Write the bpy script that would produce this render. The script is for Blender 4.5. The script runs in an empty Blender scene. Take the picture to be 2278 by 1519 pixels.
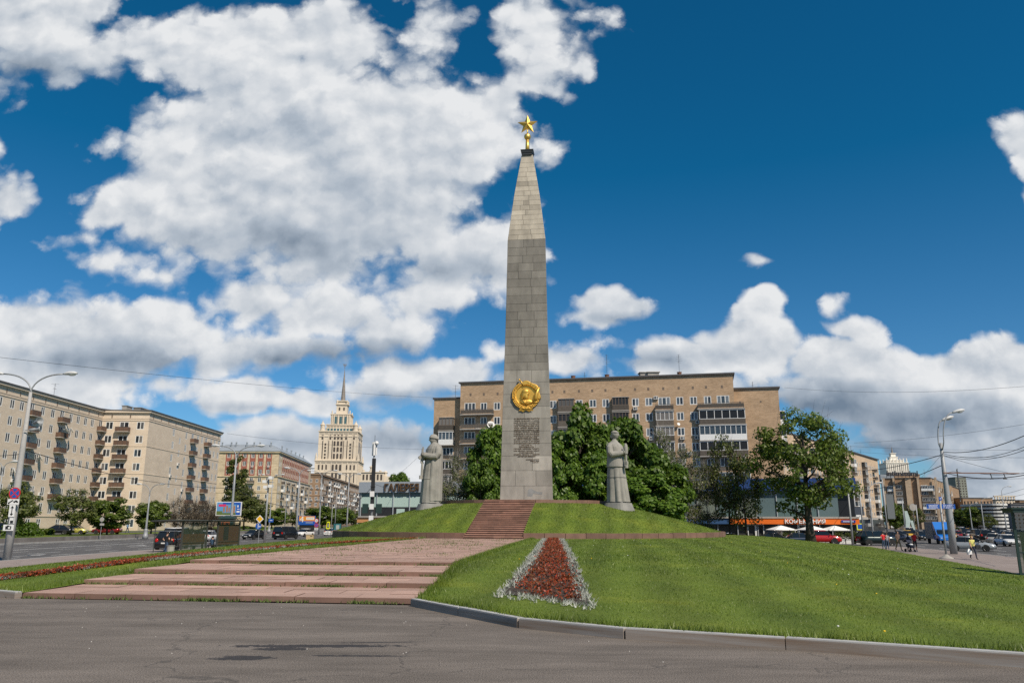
import bpy, bmesh, math, random
import numpy as np
from mathutils import Vector, Matrix, geometry
PI = math.pi; R = math.radians
sc = bpy.context.scene
COL = sc.collection
random.seed(7); RNG = np.random.default_rng(7)

# ------------------------------------------------------------------ camera
F = 1740.0; PITCH = R(13.0); ROLL = R(0.2); EYE = Vector((0, 0, 1.6))
cam_data = bpy.data.cameras.new('camera'); cam = bpy.data.objects.new('camera', cam_data); COL.objects.link(cam)
cam_data.sensor_width = 36.0; cam_data.lens = F / 2278 * 36.0; cam_data.clip_end = 8000; cam_data.clip_start = 0.1
cam.matrix_world = Matrix.Translation(EYE) @ Matrix.Rotation(PI / 2 + PITCH, 4, 'X') @ Matrix.Rotation(ROLL, 4, 'Z')
sc.camera = cam
CR = (Matrix.Rotation(PI / 2 + PITCH, 3, 'X') @ Matrix.Rotation(ROLL, 3, 'Z'))
def ray(px, py): return CR @ Vector(((px - 1139) / F, -(py - 759.5) / F, -1.0))
def G(px, py, z):
    d = ray(px, py); return EYE + d * ((z - EYE.z) / d.z)
def D(px, py, Y):
    d = ray(px, py); return EYE + d * (Y / d.y)
def XZ(px, py, Y):
    p = D(px, py, Y); return p.x, p.z

# ------------------------------------------------------------------ light
SUN_EL, SUN_AZ = R(46), R(36)          # azimuth measured to the right from straight behind the camera
sun_dir = Vector((math.sin(SUN_AZ) * math.cos(SUN_EL), -math.cos(SUN_AZ) * math.cos(SUN_EL), math.sin(SUN_EL)))
sl = bpy.data.lights.new('sun', 'SUN'); sl.energy = 5.0; sl.angle = R(0.5); sl.color = (1.0, 0.88, 0.735)
so = bpy.data.objects.new('sun', sl); COL.objects.link(so)
so.rotation_euler = sun_dir.to_track_quat('Z', 'Y').to_euler()
sc.view_settings.view_transform = 'Standard'; sc.view_settings.look = 'None'
sc.view_settings.gamma = 1; sc.view_settings.use_curve_mapping = False
sc.view_settings.exposure = 0.0
sc.cycles.max_bounces = 5; sc.cycles.diffuse_bounces = 2; sc.cycles.glossy_bounces = 2
sc.cycles.transmission_bounces = 3; sc.cycles.transparent_max_bounces = 6
sc.cycles.use_denoising = False; sc.cycles.caustics_reflective = False; sc.cycles.caustics_refractive = False; sc.cycles.sample_clamp_indirect = 4.0

# ------------------------------------------------------------------ world: Nishita sky with procedural cumulus
world = bpy.data.worlds.new('World'); sc.world = world; world.use_nodes = True
def build_world():
    nt = world.node_tree; nt.nodes.clear()
    N = nt.nodes.new; L = nt.links.new
    out = N('ShaderNodeOutputWorld'); bg = N('ShaderNodeBackground'); bg.inputs['Strength'].default_value = 0.1
    L(bg.outputs[0], out.inputs[0])
    sky = N('ShaderNodeTexSky'); sky.sky_type = 'NISHITA'; sky.sun_disc = False
    sky.sun_elevation = SUN_EL; sky.sun_rotation = PI - SUN_AZ
    sky.air_density = 1.0; sky.dust_density = 0.3; sky.ozone_density = 3.5
    # ---- cloud field as a node group over (u,v) = (x/y, z/y) of the view direction in the world
    grp = bpy.data.node_groups.new('cloud_field', 'ShaderNodeTree')
    grp.interface.new_socket('UV', in_out='INPUT', socket_type='NodeSocketVector')
    grp.interface.new_socket('Density', in_out='OUTPUT', socket_type='NodeSocketFloat')
    gn = grp.nodes.new; gl = grp.links.new
    gi = gn('NodeGroupInput'); go = gn('NodeGroupOutput')
    def uvp(px, py):
        d = ray(px, py); return d.x / d.y, d.z / d.y
    def field(blobs, uvsock, new, link):
        acc = None
        for (px, py, rx, ry, w) in blobs:
            u, v = uvp(px, py); u1, _ = uvp(px + rx, py); _, v1 = uvp(px, py - ry)
            s = new('ShaderNodeVectorMath'); s.operation = 'SUBTRACT'; link(uvsock, s.inputs[0]); s.inputs[1].default_value = (u, v, 0)
            m = new('ShaderNodeVectorMath'); m.operation = 'MULTIPLY'; link(s.outputs[0], m.inputs[0])
            m.inputs[1].default_value = (1 / abs(u1 - u), 1 / abs(v1 - v), 0)
            l = new('ShaderNodeVectorMath'); l.operation = 'LENGTH'; link(m.outputs[0], l.inputs[0])
            k = new('ShaderNodeMath'); k.operation = 'MULTIPLY_ADD'; link(l.outputs['Value'], k.inputs[0]); k.inputs[1].default_value = -w; k.inputs[2].default_value = w
            if acc is None: acc = k.outputs[0]
            else:
                mx = new('ShaderNodeMath'); mx.operation = 'SMOOTH_MAX'; mx.inputs[2].default_value = 0.18
                link(acc, mx.inputs[0]); link(k.outputs[0], mx.inputs[1]); acc = mx.outputs[0]
        return acc
    CLOUDS = [(60, 70, 330, 190, 1.05), (210, 110, 200, 120, .8), 
        (430, 120, 190, 140, .95), (560, 150, 270, 200, 1.25), (720, 110, 210, 150, 1.05), (640, 330, 430, 250, 1.5), (880, 300, 330, 220, 1.3), (1040, 300, 190, 170, 1.1), (800, 490, 400, 150, 1.2), (380, 440, 230, 115, 1.25), (490, 500, 260, 130, 1.2), (480, 300, 200, 150, 1.0),
        (1040, 560, 210, 150, 1.15), (760, 600, 330, 120, .9), (960, 650, 170, 90, .85), (850, 60, 200, 90, .3), (960, 40, 130, 90, .4), (1200, 50, 170, 120, .85), (1150, 110, 80, 80, .45), (1215, 185, 75, 75, .72), (1295, 165, 40, 40, .45), (1110, 250, 130, 120, .8),
        (570, 660, 170, 90, 1.05), (730, 690, 240, 110, 1.1), (840, 740, 200, 110, 1.05), (640, 780, 330, 90, .95), (420, 740, 200, 80, .8), (380, 700, 110, 55, .6),
        (60, 720, 240, 130, 1.1), (230, 780, 260, 120, 1.1), (120, 850, 340, 90, .95), (350, 840, 180, 70, .7), (270, 570, 130, 50, .5), (370, 610, 110, 45, .46), (60, 520, 200, 35, .36), (200, 520, 120, 30, .33), (-10, 440, 110, 80, .85), (-10, 310, 50, 70, .5),
        (930, 840, 220, 80, 1.0), (840, 870, 160, 70, .7), (1010, 900, 170, 55, .8), (550, 885, 140, 50, 1.1), (690, 905, 150, 36, .8), (600, 980, 280, 60, .95), (860, 1010, 320, 100, 1.1),
        (1395, 672, 160, 52, 1.35), (1340, 700, 130, 40, 1.0), (1500, 772, 230, 75, 1.25), (1690, 685, 80, 55, 1.25), (1660, 775, 130, 85, 1.25), (1440, 810, 260, 60, .8), (1683, 588, 85, 30, .9), (1850, 680, 42, 42, .5), (1255, 795, 90, 45, .85), (1110, 775, 60, 30, .5), (1915, 740, 80, 24, .5),
        (1950, 822, 290, 70, 1.35), (2180, 825, 270, 100, 1.4), (1880, 880, 280, 85, 1.25), (2100, 910, 350, 90, 1.3), (2240, 960, 230, 130, 1.3), (2080, 1010, 300, 75, 1.05), (2200, 1090, 340, 90, 1.2),
        (2285, 320, 95, 110, .95), (2300, 450, 60, 90, .8), (1830, 1060, 500, 45, .6), (900, 1120, 900, 50, .6)]
    def vec(op, a, v=None, sock=None, new=gn, link=gl):
        n = new('ShaderNodeVectorMath'); n.operation = op; link(a, n.inputs[0])
        if v is not None: n.inputs[1].default_value = v
        if sock is not None: link(sock, n.inputs[2 if op == 'MULTIPLY_ADD' else 1])
        return n.outputs[0]
    def mad(a, m, c, new=gn, link=gl):
        n = new('ShaderNodeMath'); n.operation = 'MULTIPLY_ADD'; link(a, n.inputs[0]); n.inputs[1].default_value = m
        if hasattr(c, 'links'): link(c, n.inputs[2])
        else: n.inputs[2].default_value = c
        return n.outputs[0]
    # broad warp of the outlines
    w1 = gn('ShaderNodeTexNoise'); w1.inputs['Scale'].default_value = 8; w1.inputs['Detail'].default_value = 3; gl(gi.outputs[0], w1.inputs['Vector'])
    wv = vec('MULTIPLY_ADD', w1.outputs['Color'], (.12, .08, 0), gi.outputs[0]); wv = vec('ADD', wv, (-.06, -.04, 0))
    acc = field(CLOUDS, wv, gn, gl)
    # billows: three octaves of rounded cells, warped by fine noise
    w2 = gn('ShaderNodeTexNoise'); w2.inputs['Scale'].default_value = 22; w2.inputs['Detail'].default_value = 6; w2.inputs['Roughness'].default_value = .65; gl(gi.outputs[0], w2.inputs['Vector'])
    bp_ = vec('MULTIPLY_ADD', w2.outputs['Color'], (.05, .04, 0), gi.outputs[0]); bp_ = vec('MULTIPLY', bp_, (1, 1.25, 1))
    bil = None
    for sc2, wt in ((9, .62), (20, .34), (44, .2)):
        v = gn('ShaderNodeTexVoronoi'); v.feature = 'SMOOTH_F1'; v.inputs['Scale'].default_value = sc2; v.inputs['Smoothness'].default_value = .35; gl(bp_, v.inputs['Vector'])
        bil = mad(v.outputs['Distance'], -wt * 1.25, bil if bil is not None else .5)
    n3 = gn('ShaderNodeTexNoise'); n3.inputs['Scale'].default_value = 5; n3.inputs['Detail'].default_value = 11; n3.inputs['Roughness'].default_value = .6; gl(bp_, n3.inputs['Vector'])
    tex = mad(n3.outputs['Fac'], 1.25, bil); tex = mad(tex, 1.0, -.42)
    cl = gn('ShaderNodeMath'); cl.operation = 'MINIMUM'; gl(acc, cl.inputs[0]); cl.inputs[1].default_value = .85
    e = gn('ShaderNodeMath'); e.operation = 'ADD'; gl(cl.outputs[0], e.inputs[0]); gl(tex, e.inputs[1])
    gl(e.outputs[0], go.inputs[0]); grp.interface.new_socket('Billow', in_out='OUTPUT', socket_type='NodeSocketFloat'); gl(tex, go.inputs[1])
    grp.interface.new_socket('Mass', in_out='OUTPUT', socket_type='NodeSocketFloat'); gl(acc, go.inputs[2])
    # ---- direction -> uv
    tc = N('ShaderNodeTexCoord'); sx = N('ShaderNodeSeparateXYZ'); L(tc.outputs['Generated'], sx.inputs[0])
    ab = N('ShaderNodeMath'); ab.operation = 'ABSOLUTE'; L(sx.outputs['Y'], ab.inputs[0])
    mxm = N('ShaderNodeMath'); mxm.operation = 'MAXIMUM'; L(ab.outputs[0], mxm.inputs[0]); mxm.inputs[1].default_value = .08
    du = N('ShaderNodeMath'); du.operation = 'DIVIDE'; L(sx.outputs['X'], du.inputs[0]); L(mxm.outputs[0], du.inputs[1])
    dv = N('ShaderNodeMath'); dv.operation = 'DIVIDE'; L(sx.outputs['Z'], dv.inputs[0]); L(mxm.outputs[0], dv.inputs[1])
    uv = N('ShaderNodeCombineXYZ'); L(du.outputs[0], uv.inputs[0]); L(dv.outputs[0], uv.inputs[1])
    g1 = N('ShaderNodeGroup'); g1.node_tree = grp; L(uv.outputs[0], g1.inputs[0])
    of = N('ShaderNodeVectorMath'); of.operation = 'ADD'; L(uv.outputs[0], of.inputs[0]); of.inputs[1].default_value = (.012, .020, 0)
    g2 = N('ShaderNodeGroup'); g2.node_tree = grp; L(of.outputs[0], g2.inputs[0])
    al = N('ShaderNodeMapRange'); al.interpolation_type = 'SMOOTHSTEP'; L(g1.outputs[0], al.inputs['Value'])
    al.inputs['From Min'].default_value = .06; al.inputs['From Max'].default_value = .46
    df = N('ShaderNodeMath'); df.operation = 'SUBTRACT'; L(g1.outputs[1], df.inputs[0]); L(g2.outputs[1], df.inputs[1])
    DARK = [(60, 165, 260, 70, .75), (680, 540, 360, 90, .55), (760, 420, 330, 100, .42), (600, 280, 250, 130, .25), (430, 520, 160, 50, .4), (760, 790, 260, 45, .95), (620, 800, 200, 40, .8), (250, 800, 260, 60, .8), (120, 800, 200, 60, .6), (1000, 600, 150, 50, .55),
            (930, 890, 200, 45, .6), (880, 985, 280, 60, .75), (1850, 905, 290, 70, 1.1), (2060, 935, 330, 75, 1.0), (1980, 1000, 330, 60, .7), (2220, 1010, 160, 80, .6), (2000, 1080, 300, 40, .5), (1480, 800, 190, 35, .75), (2130, 1050, 300, 60, .55), (1390, 712, 120, 22, .5), (560, 905, 110, 18, .5), (650, 985, 240, 35, .5)]
    dk = field(DARK, uv.outputs[0], N, L)
    dkc = N('ShaderNodeMath'); dkc.operation = 'MAXIMUM'; L(dk, dkc.inputs[0]); dkc.inputs[1].default_value = 0
    s1 = N('ShaderNodeMath'); s1.operation = 'MULTIPLY_ADD'; L(df.outputs[0], s1.inputs[0]); s1.inputs[1].default_value = .68; s1.inputs[2].default_value = .84
    s2 = N('ShaderNodeMath'); s2.operation = 'MULTIPLY_ADD'; L(dkc.outputs[0], s2.inputs[0]); s2.inputs[1].default_value = -.9; L(s1.outputs[0], s2.inputs[2])
    cr = N('ShaderNodeValToRGB'); L(s2.outputs[0], cr.inputs[0])
    K = 10.0
    e0 = cr.color_ramp.elements[0]; e0.position = 0.0; e0.color = (.17, .23, .31, 1)
    e1 = cr.color_ramp.elements[1]; e1.position = 1.0; e1.color = (.80, .815, .83, 1)
    em = cr.color_ramp.elements.new(.5); em.color = (.43, .49, .565, 1)
    kk = N('ShaderNodeVectorMath'); kk.operation = 'SCALE'; L(cr.outputs[0], kk.inputs[0]); kk.inputs['Scale'].default_value = K
    tint = N('ShaderNodeVectorMath'); tint.operation = 'MULTIPLY'; L(sky.outputs[0], tint.inputs[0]); pass
    tm_ = N('ShaderNodeMapRange'); L(sx.outputs['Z'], tm_.inputs['Value']); tm_.inputs['From Min'].default_value = .02; tm_.inputs['From Max'].default_value = .42
    tx = N('ShaderNodeMix'); tx.data_type = 'RGBA'; L(tm_.outputs[0], tx.inputs['Factor']); tx.inputs['A'].default_value = (.50, .76, 1.0, 1); tx.inputs['B'].default_value = (.05, .60, .80, 1); L(tx.outputs['Result'], tint.inputs[1])
    mix = N('ShaderNodeMix'); mix.data_type = 'RGBA'
    L(al.outputs[0], mix.inputs['Factor']); L(tint.outputs[0], mix.inputs['A']); L(kk.outputs[0], mix.inputs['B'])
    L(mix.outputs['Result'], bg.inputs['Color'])
build_world()
world.cycles.sampling_method = 'MANUAL'; world.cycles.sample_map_resolution = 512

# ------------------------------------------------------------------ materials
MATS = {}
def mat(name, col, rough=.7, metal=0.0, var=.0, vscale=1.0, bump=0.0, bscale=40.0, rand=0.0, spec=.4, col2=None, stretch=(1, 1, 1), alpha=None, attr=None, coat=0.0):
    """plain surface with noise mottling (world position), optional per-object tone and bump"""
    if name in MATS: return MATS[name]
    m = bpy.data.materials.new(name); m.use_nodes = True; MATS[name] = m
    nt = m.node_tree; N = nt.nodes.new; L = nt.links.new
    b = nt.nodes['Principled BSDF']; b.inputs['Roughness'].default_value = rough; b.inputs['Metallic'].default_value = metal
    b.inputs['Specular IOR Level'].default_value = spec
    if coat: b.inputs['Coat Weight'].default_value = coat; b.inputs['Coat Roughness'].default_value = .08
    c = N('ShaderNodeRGB'); c.outputs[0].default_value = (*col, 1); cur = c.outputs[0]
    geo = N('ShaderNodeNewGeometry')
    if attr:
        at = N('ShaderNodeAttribute'); at.attribute_name = attr
        mm = N('ShaderNodeMix'); mm.data_type = 'RGBA'; mm.blend_type = 'MULTIPLY'; mm.inputs['Factor'].default_value = 1
        L(cur, mm.inputs['A']); L(at.outputs['Color'], mm.inputs['B']); cur = mm.outputs['Result']
    if var > 0:
        mp = N('ShaderNodeMapping'); mp.inputs['Scale'].default_value = stretch; L(geo.outputs['Position'], mp.inputs['Vector'])
        nz = N('ShaderNodeTexNoise'); nz.inputs['Scale'].default_value = vscale; nz.inputs['Detail'].default_value = 6; nz.inputs['Roughness'].default_value = .65; L(mp.outputs[0], nz.inputs['Vector'])
        mr = N('ShaderNodeMapRange'); mr.inputs['From Min'].default_value = .25; mr.inputs['From Max'].default_value = .75
        L(nz.outputs['Fac'], mr.inputs['Value'])
        if col2 is None:
            mr.inputs['To Min'].default_value = 1 - var; mr.inputs['To Max'].default_value = 1 + var
            vm = N('ShaderNodeVectorMath'); vm.operation = 'SCALE'; L(cur, vm.inputs[0]); L(mr.outputs[0], vm.inputs['Scale']); cur = vm.outputs[0]
        else:
            mr.inputs['To Min'].default_value = 0; mr.inputs['To Max'].default_value = var
            mm = N('ShaderNodeMix'); mm.data_type = 'RGBA'; L(mr.outputs[0], mm.inputs['Factor']); L(cur, mm.inputs['A']); mm.inputs['B'].default_value = (*col2, 1); cur = mm.outputs['Result']
    if rand > 0:
        oi = N('ShaderNodeObjectInfo'); mr = N('ShaderNodeMapRange'); L(oi.outputs['Random'], mr.inputs['Value'])
        mr.inputs['To Min'].default_value = 1 - rand; mr.inputs['To Max'].default_value = 1 + rand
        vm = N('ShaderNodeVectorMath'); vm.operation = 'SCALE'; L(cur, vm.inputs[0]); L(mr.outputs[0], vm.inputs['Scale']); cur = vm.outputs[0]
    L(cur, b.inputs['Base Color'])
    if bump > 0:
        nz = N('ShaderNodeTexNoise'); nz.inputs['Scale'].default_value = bscale; nz.inputs['Detail'].default_value = 4; L(geo.outputs['Position'], nz.inputs['Vector'])
        bp = N('ShaderNodeBump'); bp.inputs['Strength'].default_value = bump; bp.inputs['Distance'].default_value = .02; L(nz.outputs['Fac'], bp.inputs['Height']); L(bp.outputs[0], b.inputs['Normal'])
    if alpha is not None: b.inputs['Alpha'].default_value = alpha
    return m

def brick_mat(name, c1, c2, mortar, bw=.5, bh=.15, big=.18):
    m = bpy.data.materials.new(name); m.use_nodes = True; MATS[name] = m
    nt = m.node_tree; N = nt.nodes.new; L = nt.links.new
    b = nt.nodes['Principled BSDF']; b.inputs['Roughness'].default_value = .85; b.inputs['Specular IOR Level'].default_value = .2
    uv = N('ShaderNodeUVMap'); bt = N('ShaderNodeTexBrick'); L(uv.outputs[0], bt.inputs['Vector'])
    bt.inputs['Color1'].default_value = (*c1, 1); bt.inputs['Color2'].default_value = (*c2, 1); bt.inputs['Mortar'].default_value = (*mortar, 1)
    bt.inputs['Scale'].default_value = 1; bt.inputs['Brick Width'].default_value = bw; bt.inputs['Row Height'].default_value = bh; bt.inputs['Mortar Size'].default_value = .012
    bt.inputs['Bias'].default_value = -.1
    mp = N('ShaderNodeMapping'); mp.inputs['Scale'].default_value = (.22, .5, 1); L(uv.outputs[0], mp.inputs['Vector'])
    nz = N('ShaderNodeTexNoise'); nz.inputs['Scale'].default_value = 1.0; nz.inputs['Detail'].default_value = 8; nz.inputs['Roughness'].default_value = .7; L(mp.outputs[0], nz.inputs['Vector'])
    mr = N('ShaderNodeMapRange'); mr.inputs['From Min'].default_value = .3; mr.inputs['From Max'].default_value = .7; mr.inputs['To Min'].default_value = 1 - big; mr.inputs['To Max'].default_value = 1 + big
    L(nz.outputs['Fac'], mr.inputs['Value'])
    vm = N('ShaderNodeVectorMath'); vm.operation = 'SCALE'; L(bt.outputs['Color'], vm.inputs[0]); L(mr.outputs[0], vm.inputs['Scale']); L(vm.outputs[0], b.inputs['Base Color'])
    return m

def glass_mat(name, cols, rough=.12):
    """window glass over rooms and curtains: tone differs from window to window"""
    m = bpy.data.materials.new(name); m.use_nodes = True; MATS[name] = m
    nt = m.node_tree; N = nt.nodes.new; L = nt.links.new
    b = nt.nodes['Principled BSDF']; b.inputs['Roughness'].default_value = rough; b.inputs['Specular IOR Level'].default_value = .18
    oi = N('ShaderNodeObjectInfo'); geo = N('ShaderNodeNewGeometry')
    ad = N('ShaderNodeMath'); ad.operation = 'ADD'; L(oi.outputs['Random'], ad.inputs[0]); L(geo.outputs['Random Per Island'], ad.inputs[1])
    fr = N('ShaderNodeMath'); fr.operation = 'FRACT'; L(ad.outputs[0], fr.inputs[0])
    cr = N('ShaderNodeValToRGB'); cr.color_ramp.interpolation = 'CONSTANT'; L(fr.outputs[0], cr.inputs[0])
    els = cr.color_ramp.elements
    while len(els) < len(cols): els.new(.5)
    for i, c in enumerate(cols): els[i].position = i / len(cols); els[i].color = (*c, 1)
    L(cr.outputs[0], b.inputs['Base Color'])
    return m

# ------------------------------------------------------------------ mesh helpers
class MB:
    def __init__(s): s.v = []; s.f = []; s.m = []
    def add(s, vs, fs, mi=0, M=None):
        o = len(s.v)
        if M is not None: vs = [M @ Vector(v) for v in vs]
        s.v.extend([tuple(v) for v in vs]); s.f.extend([tuple(i + o for i in f) for f in fs]); s.m.extend([mi] * len(fs)); return s
    def box(s, x0, x1, y0, y1, z0, z1, mi=0, M=None):
        vs = [(x0, y0, z0), (x1, y0, z0), (x1, y1, z0), (x0, y1, z0), (x0, y0, z1), (x1, y0, z1), (x1, y1, z1), (x0, y1, z1)]
        return s.add(vs, [(3, 2, 1, 0), (4, 5, 6, 7), (0, 1, 5, 4), (1, 2, 6, 5), (2, 3, 7, 6), (3, 0, 4, 7)], mi, M)
    def quad(s, a, b, c, d, mi=0, M=None): return s.add([a, b, c, d], [(0, 1, 2, 3)], mi, M)
    def tube(s, pts, rad, n=6, mi=0, M=None, cap=True):
        pts = [Vector(p) for p in pts]; k = len(pts)
        if not hasattr(rad, '__len__'): rad = [rad] * k
        rings = []; up = None
        for i, p in enumerate(pts):
            t = (pts[min(i + 1, k - 1)] - pts[max(i - 1, 0)])
            if t.length < 1e-9: t = Vector((0, 0, 1))
            t.normalize()
            if up is None: up = Vector((1, 0, 0)) if abs(t.x) < .9 else Vector((0, 1, 0))
            a = (up - t * up.dot(t)); 
            if a.length < 1e-6: a = t.orthogonal()
            a.normalize(); up = a; b = t.cross(a)
            rings.append([p + (a * math.cos(2 * PI * j / n) + b * math.sin(2 * PI * j / n)) * rad[i] for j in range(n)])
        vs = [v for r in rings for v in r]; fs = []
        for i in range(k - 1):
            for j in range(n):
                j2 = (j + 1) % n; fs.append((i * n + j, i * n + j2, (i + 1) * n + j2, (i + 1) * n + j))
        if cap: fs.append(tuple(range(n - 1, -1, -1))); fs.append(tuple((k - 1) * n + j for j in range(n)))
        return s.add(vs, fs, mi, M)
    def loft(s, rings, mi=0, M=None, cap=True, closed=True):
        n = len(rings[0]); vs = [v for r in rings for v in r]; fs = []
        for i in range(len(rings) - 1):
            for j in range(n if closed else n - 1):
                j2 = (j + 1) % n; fs.append((i * n + j, i * n + j2, (i + 1) * n + j2, (i + 1) * n + j))
        if cap: fs.append(tuple(range(n - 1, -1, -1))); fs.append(tuple((len(rings) - 1) * n + j for j in range(n)))
        return s.add(vs, fs, mi, M)
    def lathe(s, prof, n=16, mi=0, M=None, cap=True):
        return s.loft([[(r * math.cos(2 * PI * j / n), r * math.sin(2 * PI * j / n), z) for j in range(n)] for r, z in prof], mi, M, cap)
    def prism(s, poly, z0, z1, mi=0, M=None):
        n = len(poly); vs = [(x, y, z0) for x, y in poly] + [(x, y, z1) for x, y in poly]
        fs = [tuple(range(n - 1, -1, -1)), tuple(range(n, 2 * n))] + [(i, (i + 1) % n, n + (i + 1) % n, n + i) for i in range(n)]
        return s.add(vs, fs, mi, M)
    def ball(s, c, r, n=10, m=6, mi=0, M=None):
        if not hasattr(r, '__len__'): r = (r, r, r)
        rings = []
        for i in range(m + 1):
            a = -PI / 2 + PI * i / m; q = max(math.cos(a), .02)
            rings.append([(c[0] + r[0] * q * math.cos(2 * PI * j / n), c[1] + r[1] * q * math.sin(2 * PI * j / n), c[2] + r[2] * math.sin(a)) for j in range(n)])
        return s.loft(rings, mi, M)
    def mesh(s, name, mats, off=None, uv=False, smooth=False):
        me = bpy.data.meshes.new(name)
        vs = s.v if off is None else [(v[0] - off[0], v[1] - off[1], v[2] - off[2]) for v in s.v]
        me.from_pydata(vs, [], s.f)
        for m in (mats if isinstance(mats, (list, tuple)) else [mats]): me.materials.append(m)
        if any(s.m): me.polygons.foreach_set('material_index', s.m)
        if uv:
            ul = me.uv_layers.new(name='UVMap'); k = 0; buf = []
            for p in me.polygons:
                n = p.normal
                for vi in p.vertices:
                    c = s.v[vi]
                    if abs(n.z) > .7: buf += [c[0], c[1]]
                    else:
                        h = math.hypot(n.x, n.y) or 1; buf += [(-n.y * c[0] + n.x * c[1]) / h, c[2]]
            ul.data.foreach_set('uv', buf)
        if smooth: me.polygons.foreach_set('use_smooth', [True] * len(me.polygons))
        me.update(); return me
    def build(s, name, mats, parent=None, off=None, uv=False, smooth=False, **tags):
        return add(name, s.mesh(name, mats, off, uv, smooth), parent, **tags)

def tag(o, label=None, cat=None, group=None, kind=None):
    if label: o['label'] = label
    if cat: o['category'] = cat
    if group: o['group'] = group
    if kind: o['kind'] = kind
    return o
def add(name, me, parent=None, M=None, label=None, cat=None, group=None, kind=None):
    o = bpy.data.objects.new(name, me); COL.objects.link(o)
    if parent is not None: o.parent = parent
    if M is not None: o.matrix_local = M
    return tag(o, label, cat, group, kind)
def thing(name, label, cat, loc=(0, 0, 0), rz=0.0, group=None):
    o = bpy.data.objects.new(name, None); COL.objects.link(o); o.empty_display_size = .2
    o.location = loc; o.rotation_euler = (0, 0, rz); return tag(o, label, cat, group)
def kids(o): return [c for c in KID.get(o.name, [])]
def copy_tree(o, loc=None, rz=None, scale=None, label=None, group=None):
    c = o.copy(); COL.objects.link(c)
    for ch in o.children:
        d = ch.copy(); COL.objects.link(d); d.parent = c
        for g in ch.children:
            e = g.copy(); COL.objects.link(e); e.parent = d
    if loc is not None: c.location = loc
    if rz is not None: c.rotation_euler = (0, 0, rz)
    if scale is not None: c.scale = scale if hasattr(scale, '__len__') else (scale,) * 3
    if label: c['label'] = label
    if group: c['group'] = group
    return c
def frame(P, right):
    """matrix: x = right along the wall, y = up, z = out of the wall"""
    r = Vector((right[0], right[1], 0)).normalized(); n = Vector((r.y, -r.x, 0))
    M = Matrix(((r.x, 0, n.x, P[0]), (r.y, 0, n.y, P[1]), (0, 1, 0, P[2]), (0, 0, 0, 1))); return M
TXT = {}
def text_mesh(s, mats, height=None, width=None, ext=.03, align='CENTER', spacing=1.0, bold=0.0):
    cu = bpy.data.curves.new('lettering', 'FONT'); cu.body = s; cu.extrude = ext; cu.align_x = align; cu.space_line = spacing; cu.offset = bold
    cu.resolution_u = 3
    o = bpy.data.objects.new('tmp', cu); COL.objects.link(o)
    dg = bpy.context.evaluated_depsgraph_get(); dg.update()
    me = bpy.data.meshes.new_from_object(o.evaluated_get(dg)); bpy.data.objects.remove(o)
    me.name = 'lettering'; me.materials.clear(); me.materials.append(mats)
    co = np.array([v.co for v in me.vertices])
    sx = sy = 1.0
    lo, hi = co.min(0), co.max(0)
    if height: sy = height / (hi[1] - lo[1]); sx = sy
    if width:
        sx = width / (hi[0] - lo[0])
        if not height: sy = sx
    for v in me.vertices:
        v.co.x = (v.co.x - (lo[0] + hi[0]) / 2) * sx; v.co.y = (v.co.y - (lo[1] + hi[1]) / 2) * sy
    return me

# ---- facades with real openings
def facade(mb, P0, P1, z0, z1, wins, depth=.2, mi=0):
    P0 = Vector((P0[0], P0[1])); P1 = Vector((P1[0], P1[1])); Lr = (P1 - P0).length
    M = frame((P0.x, P0.y, z0), P1 - P0); H = z1 - z0
    ws = [(max(.02, u - w / 2), min(Lr - .02, u + w / 2), v, v + h) for (u, v, w, h) in wins if w / 2 < u < Lr - w / 2]
    us = sorted(set([0, Lr] + [round(a, 3) for w in ws for a in w[:2]])); vs = sorted(set([0, H] + [round(a, 3) for w in ws for a in w[2:]]))
    import bisect
    skip = set()
    for (a, b, c, d) in ws:
        for i in range(bisect.bisect_left(us, round(a, 3)), bisect.bisect_left(us, round(b, 3))):
            for j in range(bisect.bisect_left(vs, round(c, 3)), bisect.bisect_left(vs, round(d, 3))): skip.add((i, j))
    for i in range(len(us) - 1):
        j = 0
        while j < len(vs) - 1:
            if (i, j) in skip: j += 1; continue
            k = j
            while k < len(vs) - 1 and (i, k) not in skip: k += 1
            mb.quad((us[i], vs[j], 0), (us[i + 1], vs[j], 0), (us[i + 1], vs[k], 0), (us[i], vs[k], 0), mi, M); j = k
    for (a, b, c, d) in ws:
        mb.quad((a, c, 0), (a, c, -depth), (a, d, -depth), (a, d, 0), mi, M); mb.quad((b, c, -depth), (b, c, 0), (b, d, 0), (b, d, -depth), mi, M)
        mb.quad((a, d, 0), (a, d, -depth), (b, d, -depth), (b, d, 0), mi, M); mb.quad((a, c, -depth), (a, c, 0), (b, c, 0), (b, c, -depth), mi, M)
    return M
WM = {}
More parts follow.
